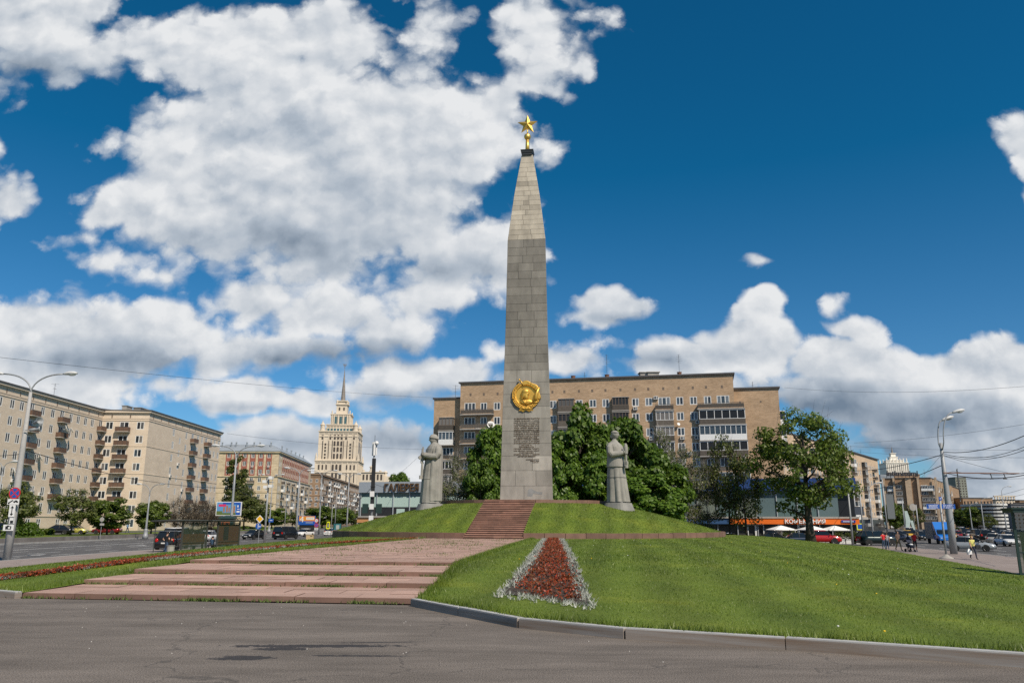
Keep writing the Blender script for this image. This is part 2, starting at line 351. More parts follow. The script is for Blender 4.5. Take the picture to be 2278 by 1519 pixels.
def window_meshes(w, h, fm, gm, mull=1, trans=False, fw=.13):
    k = (round(w, 2), round(h, 2), fm.name, gm.name, mull, trans)
    if k not in WM:
        f = MB(); z = -.07; t = .06
        f.box(-w / 2, w / 2, 0, fw, z, z + t); f.box(-w / 2, w / 2, h - fw, h, z, z + t)
        f.box(-w / 2, -w / 2 + fw, fw, h - fw, z, z + t); f.box(w / 2 - fw, w / 2, fw, h - fw, z, z + t)
        for i in range(mull):
            x = -w / 2 + w * (i + 1) / (mull + 1); f.box(x - fw * .6, x + fw * .6, fw, h - fw, z, z + t)
        if trans: f.box(-w / 2 + fw, w / 2 - fw, h * .7 - .04, h * .7 + .04, z + .001, z + t - .001)
        p = MB()
        for i in range(mull + 1):
            x0 = -w / 2 + fw * .7 + (w - 1.4 * fw) * i / (mull + 1); x1 = -w / 2 + fw * .7 + (w - 1.4 * fw) * (i + 1) / (mull + 1)
            p.quad((x0, .05, z + .02), (x1, .05, z + .02), (x1, h - .05, z + .02), (x0, h - .05, z + .02))
        both = MB(); both.add(f.v, f.f, 0); both.add(p.v, p.f, 1)
        WM[k] = (f.mesh('window', fm), p.mesh('pane', gm), both)
    return WM[k]
def put_windows(root, L0, items, split=True, most=100):
    """items: (matrix, w, h, frame material, glass material, mullions, transom); the nearest `most` become parts, the rest one stuff part"""
    items = sorted(items, key=lambda t: (t[0].translation - EYE).length / (t[1] * t[2]) ** .5)
    T = Matrix.Translation(-Vector(L0))
    for (M, w, h, fm, gm, mu, tr) in items[:most]:
        f, p, both = window_meshes(w, h, fm, gm, mu, tr)
        if split:
            o = add('window', f, root, T @ M); add('pane', p, o)
        else:
            k = ('b', round(w, 2), round(h, 2), fm.name, gm.name, mu, tr)
            if k not in WM: WM[k] = both.mesh('window', [fm, gm])
            add('window', WM[k], root, T @ M)
    rest = items[most:]
    if rest:
        mb = MB(); fm, gm = rest[0][3], rest[0][4]
        for (M, w, h, a, b, mu, tr) in rest:
            both = window_meshes(w, h, a, b, mu, tr)[2]; o = len(mb.v); MM = T @ M
            mb.v.extend([tuple(MM @ Vector(v)) for v in both.v]); mb.f.extend([tuple(i + o for i in f) for f in both.f]); mb.m.extend(both.m)
        mb.build('windows', [fm, gm], root, kind='stuff')
def col_u(px, P0, P1):
    """distance along wall P0->P1 where the sight line of picture column px meets it"""
    d = ray(px, 1000); P0 = Vector(P0); P1 = Vector(P1); e = (P1 - P0).normalized()
    den = d.x * e.y - d.y * e.x
    return (P0.y * d.x - P0.x * d.y) / (e.x * d.y - e.y * d.x)

# ------------------------------------------------------------------ ground, roads, island
ROADZ, PAVZ = -1.1, -0.98
OC = Vector((1.55, 75.2)); AX = R(7.0); RING = 17.8; PLAT = 3.45; RINGZ = .46
ua = Vector((math.cos(AX), -math.sin(AX))); va = Vector((math.sin(AX), math.cos(AX)))
def MON(u, v): p = OC + ua * u + va * v; return p.x, p.y

def lawn_tone(nt, sock):
    """mown grass: bands where the mower laid the blades over, drier and lusher patches"""
    N = nt.nodes.new; L = nt.links.new; geo = N('ShaderNodeNewGeometry'); sx = N('ShaderNodeSeparateXYZ'); L(geo.outputs['Position'], sx.inputs[0])
    n = N('ShaderNodeTexNoise'); n.inputs['Scale'].default_value = .35; n.inputs['Detail'].default_value = 6; n.inputs['Roughness'].default_value = .65; L(geo.outputs['Position'], n.inputs['Vector'])
    a = N('ShaderNodeMath'); a.operation = 'MULTIPLY'; L(sx.outputs['X'], a.inputs[0]); a.inputs[1].default_value = 3.4
    b = N('ShaderNodeMath'); b.operation = 'MULTIPLY_ADD'; L(sx.outputs['Y'], b.inputs[0]); b.inputs[1].default_value = -.45; L(a.outputs[0], b.inputs[2])
    c = N('ShaderNodeMath'); c.operation = 'MULTIPLY_ADD'; L(n.outputs['Fac'], c.inputs[0]); c.inputs[1].default_value = 2.2; L(b.outputs[0], c.inputs[2])
    d = N('ShaderNodeMath'); d.operation = 'SINE'; L(c.outputs[0], d.inputs[0])
    e = N('ShaderNodeMath'); e.operation = 'MULTIPLY_ADD'; L(d.outputs[0], e.inputs[0]); e.inputs[1].default_value = .13; e.inputs[2].default_value = .66
    f = N('ShaderNodeMath'); f.operation = 'MULTIPLY_ADD'; L(n.outputs['Fac'], f.inputs[0]); f.inputs[1].default_value = .75; L(e.outputs[0], f.inputs[2])
    v = N('ShaderNodeVectorMath'); v.operation = 'SCALE'; L(sock, v.inputs[0]); L(f.outputs[0], v.inputs['Scale'])
    r = N('ShaderNodeMapRange'); L(n.outputs['Fac'], r.inputs['Value']); r.inputs['From Min'].default_value = .52; r.inputs['From Max'].default_value = .75; r.inputs['To Max'].default_value = .55
    m = N('ShaderNodeMix'); m.data_type = 'RGBA'; m.blend_type = 'MULTIPLY'; L(r.outputs[0], m.inputs['Factor']); L(v.outputs[0], m.inputs['A']); m.inputs['B'].default_value = (1.5, 1.12, .9, 1)
    return m.outputs['Result']
def ground_mat(name, col, col2, scale, var, patch=None, crack=0.0, bump=.25, bscale=60, stretch=(1, 1, 1)):
    m = bpy.data.materials.new(name); m.use_nodes = True; nt = m.node_tree; N = nt.nodes.new; L = nt.links.new
    b = nt.nodes['Principled BSDF']; b.inputs['Roughness'].default_value = .9; b.inputs['Specular IOR Level'].default_value = .25
    geo = N('ShaderNodeNewGeometry'); mp = N('ShaderNodeMapping'); mp.inputs['Scale'].default_value = stretch; L(geo.outputs['Position'], mp.inputs['Vector'])
    n1 = N('ShaderNodeTexNoise'); n1.inputs['Scale'].default_value = scale; n1.inputs['Detail'].default_value = 9; n1.inputs['Roughness'].default_value = .7; L(mp.outputs[0], n1.inputs['Vector'])
    mr = N('ShaderNodeMapRange'); mr.inputs['From Min'].default_value = .32; mr.inputs['From Max'].default_value = .68; L(n1.outputs['Fac'], mr.inputs['Value'])
    mx = N('ShaderNodeMix'); mx.data_type = 'RGBA'; L(mr.outputs[0], mx.inputs['Factor']); mx.inputs['A'].default_value = (*col, 1); mx.inputs['B'].default_value = (*col2, 1)
    n2 = N('ShaderNodeTexNoise'); n2.inputs['Scale'].default_value = bscale; n2.inputs['Detail'].default_value = 3; L(geo.outputs['Position'], n2.inputs['Vector'])
    m2 = N('ShaderNodeMapRange'); m2.inputs['From Min'].default_value = .3; m2.inputs['From Max'].default_value = .7; m2.inputs['To Min'].default_value = 1 - var; m2.inputs['To Max'].default_value = 1 + var; L(n2.outputs['Fac'], m2.inputs['Value'])
    vm = N('ShaderNodeVectorMath'); vm.operation = 'SCALE'; L(mx.outputs['Result'], vm.inputs[0]); L(m2.outputs[0], vm.inputs['Scale']); cur = vm.outputs[0]
    if name == 'lawn': cur = lawn_tone(nt, cur)
    if patch:
        acc = None
        wn = N('ShaderNodeTexNoise'); wn.inputs['Scale'].default_value = 5.5; wn.inputs['Detail'].default_value = 8; wn.inputs['Roughness'].default_value = .75; L(geo.outputs['Position'], wn.inputs['Vector'])
        for (x, y, rx, ry, rot) in patch:
            s = N('ShaderNodeMapping'); s.vector_type = 'TEXTURE'; s.inputs['Location'].default_value = (x, y, 0); s.inputs['Rotation'].default_value = (0, 0, rot); s.inputs['Scale'].default_value = (rx, ry, 1000); L(geo.outputs['Position'], s.inputs['Vector'])
            l = N('ShaderNodeVectorMath'); l.operation = 'LENGTH'; L(s.outputs[0], l.inputs[0])
            if acc is None: acc = l.outputs['Value']
            else:
                mn = N('ShaderNodeMath'); mn.operation = 'MINIMUM'; L(acc, mn.inputs[0]); L(l.outputs['Value'], mn.inputs[1]); acc = mn.outputs[0]
        ad = N('ShaderNodeMath'); ad.operation = 'MULTIPLY_ADD'; L(wn.outputs['Fac'], ad.inputs[0]); ad.inputs[1].default_value = 2.6; L(acc, ad.inputs[2])
        pr = N('ShaderNodeMapRange'); L(ad.outputs[0], pr.inputs['Value']); pr.inputs['From Min'].default_value = 2.0; pr.inputs['From Max'].default_value = 2.08; pr.inputs['To Min'].default_value = .88; pr.inputs['To Max'].default_value = 0
        pm = N('ShaderNodeMix'); pm.data_type = 'RGBA'; L(pr.outputs[0], pm.inputs['Factor']); L(cur, pm.inputs['A']); pm.inputs['B'].default_value = (.03, .03, .034, 1); cur = pm.outputs['Result']
    if crack > 0:
        wn = N('ShaderNodeTexNoise'); wn.inputs['Scale'].default_value = 1.2; wn.inputs['Detail'].default_value = 5; L(geo.outputs['Position'], wn.inputs['Vector'])
        wa = N('ShaderNodeVectorMath'); wa.operation = 'MULTIPLY_ADD'; L(wn.outputs['Color'], wa.inputs[0]); wa.inputs[1].default_value = (1.6, 1.6, 0); L(geo.outputs['Position'], wa.inputs[2])
        vo = N('ShaderNodeTexVoronoi'); vo.feature = 'DISTANCE_TO_EDGE'; vo.inputs['Scale'].default_value = .17; L(wa.outputs[0], vo.inputs['Vector'])
        cm = N('ShaderNodeMapRange'); L(vo.outputs['Distance'], cm.inputs['Value']); cm.inputs['From Min'].default_value = .0; cm.inputs['From Max'].default_value = .004; cm.inputs['To Min'].default_value = crack; cm.inputs['To Max'].default_value = 0
        pm = N('ShaderNodeMix'); pm.data_type = 'RGBA'; L(cm.outputs[0], pm.inputs['Factor']); L(cur, pm.inputs['A']); pm.inputs['B'].default_value = (.05, .047, .044, 1); cur = pm.outputs['Result']
    L(cur, b.inputs['Base Color'])
    bp = N('ShaderNodeBump'); bp.inputs['Strength'].default_value = bump; bp.inputs['Distance'].default_value = .02; L(n2.outputs['Fac'], bp.inputs['Height']); L(bp.outputs[0], b.inputs['Normal'])
    return m

gp = [G(700, 1436, 0), G(540, 1462, 0), G(790, 1458, 0), G(840, 1428, 0), G(625, 1442, 0)]
patches = [(gp[0].x, gp[0].y, 1.5, .17, .03), (gp[1].x, gp[1].y, .5, .2, .0), (gp[2].x, gp[2].y, .75, .075, 0), (gp[3].x, gp[3].y, .7, .05, .1), (gp[4].x, gp[4].y, .45, .16, 0)]
M_ASPH = ground_mat('worn asphalt', (.106, .092, .079), (.212, .184, .16), .8, .6, patches, .6, bump=.6, bscale=60, stretch=(.4, 1.4, 1))
M_ROAD = ground_mat('road asphalt', (.088, .086, .086), (.12, .116, .113), .25, .05, None, .3, bump=0, bscale=25, stretch=(1, .25, 1))
M_PAVE = ground_mat('pavement asphalt', (.23, .19, .17), (.31, .26, .235), .5, .06, None, .5, bump=0)
M_FAR = ground_mat('far ground', (.10, .11, .075), (.16, .15, .12), .02, .2)
M_WHITE = mat('road paint', (.62, .62, .6), .7, var=.35, vscale=1.5)
M_LAWN = ground_mat('lawn', (.074, .116, .012), (.125, .166, .02), .5, .4, None, 0, bump=.5, bscale=34, stretch=(1, .5, 1))
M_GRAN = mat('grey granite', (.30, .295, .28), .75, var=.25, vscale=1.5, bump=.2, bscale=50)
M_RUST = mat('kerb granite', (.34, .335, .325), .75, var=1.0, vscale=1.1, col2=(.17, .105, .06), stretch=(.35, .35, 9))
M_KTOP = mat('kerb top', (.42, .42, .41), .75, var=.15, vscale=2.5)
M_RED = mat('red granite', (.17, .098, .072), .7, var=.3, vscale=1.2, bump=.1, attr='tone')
M_TUF = mat('weeds', (.09, .135, .028), .8, rand=.2)
M_SOIL = mat('soil', (.055, .042, .032), .95, var=.3, vscale=8)

mb = MB(); mb.quad((-6000, -400, ROADZ - .03), (6000, -400, ROADZ - .03), (6000, 7000, ROADZ - .03), (-6000, 7000, ROADZ - .03))
mb.build('ground', M_FAR, kind='structure')
mb = MB(); mb.quad((-150, -60, ROADZ), (190, -60, ROADZ), (330, 420, ROADZ), (-150, 900, ROADZ)); mb.build('road', M_ROAD, kind='structure')

def catmull(P, n=6, closed=False):
    out = []; k = len(P)
    for i in range(k if closed else k - 1):
        p = [Vector(P[(i + j) % k] if closed else P[min(max(i + j, 0), k - 1)]) for j in (-1, 0, 1, 2)]
        for t in range(n):
            t /= n; out.append(.5 * (2 * p[1] + (p[2] - p[0]) * t + (2 * p[0] - 5 * p[1] + 4 * p[2] - p[3]) * t * t + (3 * p[1] - p[0] - 3 * p[2] + p[3]) * t ** 3))
    if not closed: out.append(Vector(P[-1]))
    return out
island = [(-33.5, -40), (-33.5, 70), (-31, 86), (-20, 97), (0, 100), (30, 99.5), (41, 97.5), (44.5, 92), (43.5, 84), (39.6, 60), (34, 30), (27, 0), (24, -40)]
mb = MB(); mb.prism(list(reversed(island)) if False else island[::-1], ROADZ - .2, PAVZ); mb.build('pavement', M_PAVE, kind='structure')
def strip_kerb(name, pts, w, z0, z1, m):
    """kerb of single stones laid along a line, with open joints"""
    mb = MB(); pts = [Vector(p) for p in pts]; acc = []
    seg = []
    for a, b in zip(pts[:-1], pts[1:]):
        n = max(1, round((b - a).length / 2.4)); seg += [(a.lerp(b, i / n), a.lerp(b, (i + 1) / n)) for i in range(n)]
    for a, b in seg:
        d = (b - a); l = d.length; d.normalize(); nrm = Vector((-d.y, d.x)); j = random.uniform(-.006, .006)
        M = Matrix(((d.x, nrm.x, 0, a.x), (d.y, nrm.y, 0, a.y), (0, 0, 1, j), (0, 0, 0, 1)))
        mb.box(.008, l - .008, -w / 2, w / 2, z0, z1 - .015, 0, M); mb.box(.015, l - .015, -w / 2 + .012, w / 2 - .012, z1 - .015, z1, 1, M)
    return mb.build(name, m, kind='structure')
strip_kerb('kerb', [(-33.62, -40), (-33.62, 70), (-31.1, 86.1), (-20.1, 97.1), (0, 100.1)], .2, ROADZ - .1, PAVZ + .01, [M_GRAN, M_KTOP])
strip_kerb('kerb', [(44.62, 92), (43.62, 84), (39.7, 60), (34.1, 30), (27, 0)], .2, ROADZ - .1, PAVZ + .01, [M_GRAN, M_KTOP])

# raised lawn
PATH_L = [(-10.35, 17.45), (-10.25, 22), (-10.1, 25.5), (-8.2, 42), (-6.2, 59.05)]
PATH_R = [(-1.9, 16.35), (-1.85, 21), (-1.8, 24.5), (-.2, 42), (1.35, 57.35)]
RK = [(-1.9, 16.05), (.16, 12.9), (1.64, 11.75), (3.6, 10.85), (5.95, 9.6), (9, 8.7), (14, 7.6)]
LK = [(-10.4, 17.3), (-12.2, 18.3), (-16, 19.6), (-26.5, 21.5)]
RB = [(14, 7.6), (17, 14), (26.3, 41.8), (37.1, 79.6), (40.5, 91), (38, 94.5), (30, 96)]
LB = [(-26.5, 21.5), (-27.2, 40), (-27.3, 60), (-26.5, 74), (-21, 88), (-10, 95)]
def segd(p, line):
    best = 1e9
    for a, b in zip(line[:-1], line[1:]):
        ax, ay = a; bx, by = b; dx, dy = bx - ax, by - ay; t = max(0, min(1, ((p[0] - ax) * dx + (p[1] - ay) * dy) / (dx * dx + dy * dy)))
        best = min(best, math.hypot(p[0] - ax - t * dx, p[1] - ay - t * dy))
    return best
EDGE = [(-26.5, 21.5), (-27.2, 40), (-27.3, 60), (-26.5, 74), (-21, 88), (-10, 95), (1.55, 96.8), (30, 96), (38, 94.5), (40.5, 91), (37.1, 79.6), (26.3, 41.8), (17, 14), (15, 9)]
def lawn_z(x, y):
    zc = np.interp(y, [9, 16, 20, 26, 57, 100], [.115, .13, .2, .38, RINGZ, RINGZ])
    t = min(1, segd((x, y), EDGE) / 15.5); e = 1 - (1 - t) ** 1.15; e = e - .06 * math.sin(2 * PI * t)
    z = -.93 + (zc + .93) * e
    kf = min(1, min(segd((x, y), RK), segd((x, y), LK)) / 6.0)           # flush with the front kerbs
    if y < 26: z = .115 * (1 - kf) + max(z, .0 if x > -2 else -1) * kf
    return z
def dens(P, step):
    out = []
    for a, b in zip(P[:-1], P[1:]):
        a = Vector(a); b = Vector(b); n = max(1, int((b - a).length / step)); out += [a.lerp(b, i / n) for i in range(n)]
    return out
def arc(a0, a1, r=RING, n=40): return [(OC.x + r * math.cos(a0 + (a1 - a0) * i / n), OC.y + r * math.sin(a0 + (a1 - a0) * i / n)) for i in range(n + 1)]
def inside(p, poly):
    c = False; n = len(poly); j = n - 1
    for i in range(n):
        xi, yi = poly[i]; xj, yj = poly[j]
        if (yi > p[1]) != (yj > p[1]) and p[0] < (xj - xi) * (p[1] - yi) / (yj - yi) + xi: c = not c
        j = i
    return c
def area_mesh(loop, step, zf, name, m, uv=False, **t):
    loop = [Vector((p[0], p[1])) for p in loop]; P = dens(loop + [loop[0]], step); n = len(P); poly = [(p.x, p.y) for p in P]
    x0 = min(p.x for p in P); x1 = max(p.x for p in P); y0 = min(p.y for p in P); y1 = max(p.y for p in P)
    pts = list(P); y = y0 + step * .5; r = 0
    while y < y1:
        x = x0 + (step * .5 if r % 2 else 0)
        while x < x1:
            if inside((x, y), poly): pts.append(Vector((x, y)))
            x += step
        y += step * .87; r += 1
    res = geometry.delaunay_2d_cdt(pts, [(i, (i + 1) % n) for i in range(n)], [], 1, 1e-4)
    mb = MB(); mb.v = [(p.x, p.y, float(zf(p.x, p.y))) for p in res[0]]; mb.f = [tuple(f) for f in res[2]]; mb.m = [0] * len(mb.f)
    return mb.build(name, m, smooth=True, **t)
aR = math.atan2(57.35 - OC.y, 1.35 - OC.x); aL = math.atan2(59.05 - OC.y, -6.2 - OC.x) 
right_loop = PATH_R + arc(aR, PI / 2)[0:] + [(OC.x, 96.8)] + list(reversed(RB)) + list(reversed(RK))
left_loop = PATH_L + [p for p in arc(aL, PI / 2 - 2 * PI)] + [(OC.x, 96.8)] + list(reversed(LB)) + list(reversed(LK))
area_mesh(right_loop, .9, lawn_z, 'lawn', M_LAWN, kind='structure'); area_mesh(left_loop, .9, lawn_z, 'lawn', M_LAWN, kind='structure')
def GT(px, py):
    """where the sight line of a picture point meets the lawn"""
    d = ray(px, py); t = 5.0 / d.y
    while t * d.y < 110:
        p = EYE + d * t
        if p.z <= lawn_z(p.x, p.y): return p
        t += .05 / d.y
    return p
# front forecourt of worn asphalt, a slab whose edge follows the kerbs and the lowest step
fc = [(-26.5, 21.4)] + [(x, y - .02) for x, y in reversed(LK[:-1])] + [(-10.2, 17.3), (-1.9, 16.2)] + RK[1:] + [(20, 6), (24, -38), (-33, -38), (-33, 21.4)]
mb = MB(); mb.prism([(x, y) for x, y in fc][::-1], PAVZ - .05, 0.0); mb.build('forecourt', M_ASPH, kind='structure')
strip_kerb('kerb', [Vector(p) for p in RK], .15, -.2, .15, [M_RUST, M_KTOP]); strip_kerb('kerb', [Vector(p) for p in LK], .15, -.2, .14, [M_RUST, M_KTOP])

# ---- paved terraces: four broad steps, then the flat paved path
def slab_row(mb, tones, L, Rr, y0, y1, zf, thick, n, rows, cols=None):
    pass
def lerp2(a, b, t): return (a[0] + (b[0] - a[0]) * t, a[1] + (b[1] - a[1]) * t)
def path_edge(P, y):
    ys = [p[1] for p in P]; xs = [p[0] for p in P]; return float(np.interp(y, ys, xs))
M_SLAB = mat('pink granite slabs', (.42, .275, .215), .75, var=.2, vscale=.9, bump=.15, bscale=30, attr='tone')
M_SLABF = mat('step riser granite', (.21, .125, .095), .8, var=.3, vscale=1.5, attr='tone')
LV = [(17.42, 16.40, .0), (19.75, 18.95, .11), (22.2, 21.35, .21), (25.5, 24.45, .32), (58.3, 57.7, .42)]
path_mb = MB(); tones = []
def paving(mb, A, B, C, Dp, z0, z1, nu, nv, skirt, stagger=True):
    """slabs of one level between left/right edges A->D (left) and B->C (right); A,B front"""
    g = .009
    for j in range(nv):
        t0, t1 = j / nv, (j + 1) / nv
        cuts = [0.0]; k = nu; off = (j % 2) * .5 if stagger else 0
        cuts = sorted(set([0.0, 1.0] + [min(1, max(0, (i + off + random.uniform(-.12, .12)) / nu)) for i in range(1, nu)]))
        for u0, u1 in zip(cuts[:-1], cuts[1:]):
            q = [lerp2(lerp2(A, Dp, t), lerp2(B, C, t), u) for (u, t) in ((u0, t0), (u1, t0), (u1, t1), (u0, t1))]
            cx = sum(p[0] for p in q) / 4; cy = sum(p[1] for p in q) / 4
            q = [(p[0] + (cx - p[0]) / max(abs(cx - p[0]), 1e-3) * g, p[1] + (cy - p[1]) / max(abs(cy - p[1]), 1e-3) * g) for p in q]
            dz = random.uniform(-.006, .006); zz = [z0 + (z1 - z0) * t + dz for t in (t0, t0, t1, t1)]
            zb = (skirt if j == 0 else .06)
            vs = [(p[0], p[1], z) for p, z in zip(q, zz)] + [(p[0], p[1], z - zb) for p, z in zip(q, zz)]
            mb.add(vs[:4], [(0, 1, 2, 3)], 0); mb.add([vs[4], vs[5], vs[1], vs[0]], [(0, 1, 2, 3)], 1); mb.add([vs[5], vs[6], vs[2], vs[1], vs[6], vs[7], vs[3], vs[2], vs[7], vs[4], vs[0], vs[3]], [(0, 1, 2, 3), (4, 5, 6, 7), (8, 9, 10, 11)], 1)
            c = random.uniform(.86, 1.12); tones.extend([c] * (4 + 4 + 12))
for i in range(4):
    yl, yr, z = LV[i]; zt = LV[i + 1][2]
    yl2, yr2 = LV[i + 1][:2]
    if i < 3:
        A = (path_edge(PATH_L, yl) - .05, yl); B = (path_edge(PATH_R, yr) + .05, yr); C = (path_edge(PATH_R, yr2) + .05, yr2 + .05); Dp = (path_edge(PATH_L, yl2) - .05, yl2 + .05)
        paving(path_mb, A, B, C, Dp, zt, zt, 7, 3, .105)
    else:
        ys = np.linspace(0, 1, 8)
        for a, b in zip(ys[:-1], ys[1:]):
            l0, l1 = yl + (yl2 - yl) * a, yl + (yl2 - yl) * b; r0, r1 = yr + (yr2 - yr) * a, yr + (yr2 - yr) * b
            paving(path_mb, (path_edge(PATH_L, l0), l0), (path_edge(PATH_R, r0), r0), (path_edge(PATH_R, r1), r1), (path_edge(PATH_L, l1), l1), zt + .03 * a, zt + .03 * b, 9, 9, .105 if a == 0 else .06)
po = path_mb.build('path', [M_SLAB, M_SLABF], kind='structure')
ca = po.data.color_attributes.new('tone', 'FLOAT_COLOR', 'POINT'); ca.data.foreach_set('color', np.repeat(np.array(tones, 'f')[:, None], 4, 1).ravel())
# bed of soil under the open joints
mb = MB()
for i in range(4):
    yl, yr, z = LV[i]; zt = LV[i + 1][2]; yl2, yr2 = LV[i + 1][:2]
    mb.quad((path_edge(PATH_L, yl) + .05, yl + .06, zt - .02), (path_edge(PATH_R, yr) - .05, yr + .06, zt - .02), (path_edge(PATH_R, yr2) - .05, yr2 + .2, zt + (.02 if i == 3 else -.02)), (path_edge(PATH_L, yl2) + .05, yl2 + .2, zt + (.02 if i == 3 else -.02)))
    mb.quad((path_edge(PATH_L, yl) + .03, yl + .06, z - .05), (path_edge(PATH_R, yr) - .03, yr + .06, z - .05), (path_edge(PATH_R, yr) - .03, yr + .06, zt - .03), (path_edge(PATH_L, yl) + .03, yl + .06, zt - .03))
mb.build('soil', M_SOIL, kind='structure')

# ---- road markings
mb = MB()
def dash(x0, x1, y0, y1): mb.quad((x0, y0, ROADZ + .004), (x1, y0, ROADZ + .004), (x1, y1, ROADZ + .004), (x0, y1, ROADZ + .004))
for k, x in enumerate((-36.9, -40.2, -43.5, -50.3, -53.7)):
    y = 20 + k * 2.3
    while y < 330:
        if x < -45 or x > -45: dash(x - .08, x + .08, y, y + (5 if k % 2 else 3.4))
        y += 9 if k % 2 else 7.5
dash(-46.9, -46.75, 0, 330); dash(-46.5, -46.35, 0, 330); dash(-33.95, -33.85, 0, 66); dash(-57.3, -57.15, 0, 330)
for (X, y) in ((-38.4, 62), (-41.9, 88), (-38.5, 104)):                                  # arrows
    dash(X - .09, X + .09, y, y + 3.2); mb.add([(X - .45, y + 3.2, ROADZ + .004), (X + .45, y + 3.2, ROADZ + .004), (X, y + 5, ROADZ + .004)], [(0, 1, 2)])
e = Vector((math.sin(R(11)), math.cos(R(11)), 0)); nn = Vector((e.y, -e.x, 0))
for k in range(1, 9):
    o = Vector((43.2, 84, ROADZ + .004)) + nn * (3.4 * k + .5); s = -70 + 2 * k
    while s < 60:
        a = o + e * s; b = o + e * (s + 3.2); mb.quad(a - nn * .08, a + nn * .08, b + nn * .08, b - nn * .08); s += 8.2
mb.build('road_markings', M_WHITE, kind='structure')

# ------------------------------------------------------------------ mound, walls, stairs
def tone_attr(o, tones):
    ca = o.data.color_attributes.new('tone', 'FLOAT_COLOR', 'POINT'); t = np.array(tones, 'f')
    if t.ndim == 1: t = np.repeat(t[:, None], 3, 1)
    ca.data.foreach_set('color', np.concatenate([t, np.ones((len(t), 1), 'f')], 1).ravel())
SU0, SU1 = -2.8, 1.45                                     # stair flight between these, across the axis
def mound_z(x, y):
    r = math.hypot(x - OC.x, y - OC.y); s = min(1, max(0, (17.6 - r) / 9.6)); return .80 + 2.42 * s + .12 * math.sin(PI * s) + .012 * math.sin(x * 2.1) * math.cos(y * 1.7)
def ang(u, r): return -PI / 2 - AX + math.asin(u / r)      # position of offset u on a circle, seen from the axis front
aR0, aL0 = ang(SU1, 17.6), ang(SU0, 17.6) ; aR1, aL1 = ang(SU1, 8.0), ang(SU0, 8.0)
outer = arc(aR0, aL0 + 2 * PI, 17.6, 90); inner = arc(aL1 + 2 * PI, aR1, 8.0, 50)
area_mesh(outer + inner, .6, mound_z, 'mound', M_LAWN, kind='structure')
def ring_wall(name, r0, r1, z0, z1, u0, u1, label, seg):
    a0, a1 = ang(u1, r1), ang(u0, r1) + 2 * PI; n = max(8, int((a1 - a0) * r1 / seg)); mb = MB(); tones = []
    for i in range(n):
        b0 = a0 + (a1 - a0) * i / n + .0009; b1 = a0 + (a1 - a0) * (i + 1) / n - .0009; dz = random.uniform(-.012, .012); k = random.uniform(.8, 1.25)
        p = [(OC.x + r * math.cos(b), OC.y + r * math.sin(b)) for (r, b) in ((r0, b0), (r0, b1), (r1, b1), (r1, b0))]
        mb.prism(p[::-1], z0, z1 + dz); tones += [k] * 8
    o = mb.build(name, M_RED, label=label, cat='wall'); tone_attr(o, tones)
ring_wall('retaining_wall', 17.5, 17.85, .2, .85, SU0 - .02, SU1 + .02, 'low red granite wall around the foot of the grassy mound', 1.5)
ring_wall('retaining_wall', 7.8, 8.12, 2.9, 3.47, SU0 - .02, SU1 + .02, 'low red granite wall round the flat top of the mound beneath the obelisk', 1.2)
mb = MB(); mb.prism([(OC.x + 7.78 * math.cos(2 * PI * i / 48), OC.y + 7.78 * math.sin(2 * PI * i / 48)) for i in range(48)], 2.7, PLAT - .01); mb.build('terrace', M_SLABF, kind='structure')
tone_attr(COL.objects['terrace'], [1.0] * 96)
st = thing('staircase', 'straight flight of red granite steps climbing the grassy mound to the obelisk', 'staircase', (*MON(-.68, -17.9), RINGZ))
NST = 20
for i in range(NST):
    v0 = -18.0 + i * .505; z0 = RINGZ + i * (PLAT - RINGZ) / NST; z1 = RINGZ + (i + 1) * (PLAT - RINGZ) / NST
    mb = MB(); tones = []; us = sorted([SU0, SU1] + [random.uniform(SU0 + .8, SU1 - .8) for _ in range(2)])
    for a, b in zip(us[:-1], us[1:]):
        p = [MON(a + .006, v0), MON(b - .006, v0), MON(b - .006, v0 + .56), MON(a + .006, v0 + .56)]
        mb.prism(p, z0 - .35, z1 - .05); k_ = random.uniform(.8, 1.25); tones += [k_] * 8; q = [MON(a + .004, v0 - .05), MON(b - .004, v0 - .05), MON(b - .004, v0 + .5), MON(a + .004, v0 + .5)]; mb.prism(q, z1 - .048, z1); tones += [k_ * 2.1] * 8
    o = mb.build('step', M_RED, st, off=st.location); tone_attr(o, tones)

# ------------------------------------------------------------------ obelisk
M_CORE = mat('obelisk joints', (.10, .10, .095), .9)
M_BLOCK = mat('obelisk granite', (.31, .30, .285), .75, var=.30, vscale=.9, attr='tone', bump=.25, bscale=18, stretch=(1.2, 1.2, .5))
M_GOLD = mat('gilded metal', (.76, .47, .10), .5, metal=.8, var=.12, vscale=2)
M_GOLDP = mat('polished gilding', (.92, .6, .15), .42, metal=.85)
M_BRONZE = mat('bronze letters', (.14, .08, .032), .55, metal=.2)
M_CAP = mat('dark cap metal', (.05, .055, .06), .5, metal=.3)
WZ = [(3.45, 4.86), (11.02, 4.52), (20.8, 4.02), (29.2, 3.74), (34.15, 2.54), (38.75, 1.12)]
def ow(z): return float(np.interp(z, [a for a, b in WZ], [b for a, b in WZ]))
ob = thing('obelisk', 'tall tapering grey granite obelisk with a gold star on top', 'obelisk', (OC.x, OC.y, PLAT))
def tri(z, k=0.0):
    w = ow(z); return [(-w / 2 - k, -.29 * w - k), (w / 2 + k, -.29 * w - k), (0 + k * .6, .58 * w + k * .5), (0 - k * .6, .58 * w + k * .5)]
mb = MB(); mb.loft([[(*MON(*p), z) for p in tri(z)] for z in [a for a, b in WZ]]); mb.build('core', M_CORE, ob, off=ob.location)
zs = [3.45, 4.9, 6.3, 7.66]; 
while zs[-1] < 15.5: zs.append(zs[-1] + 1.17)
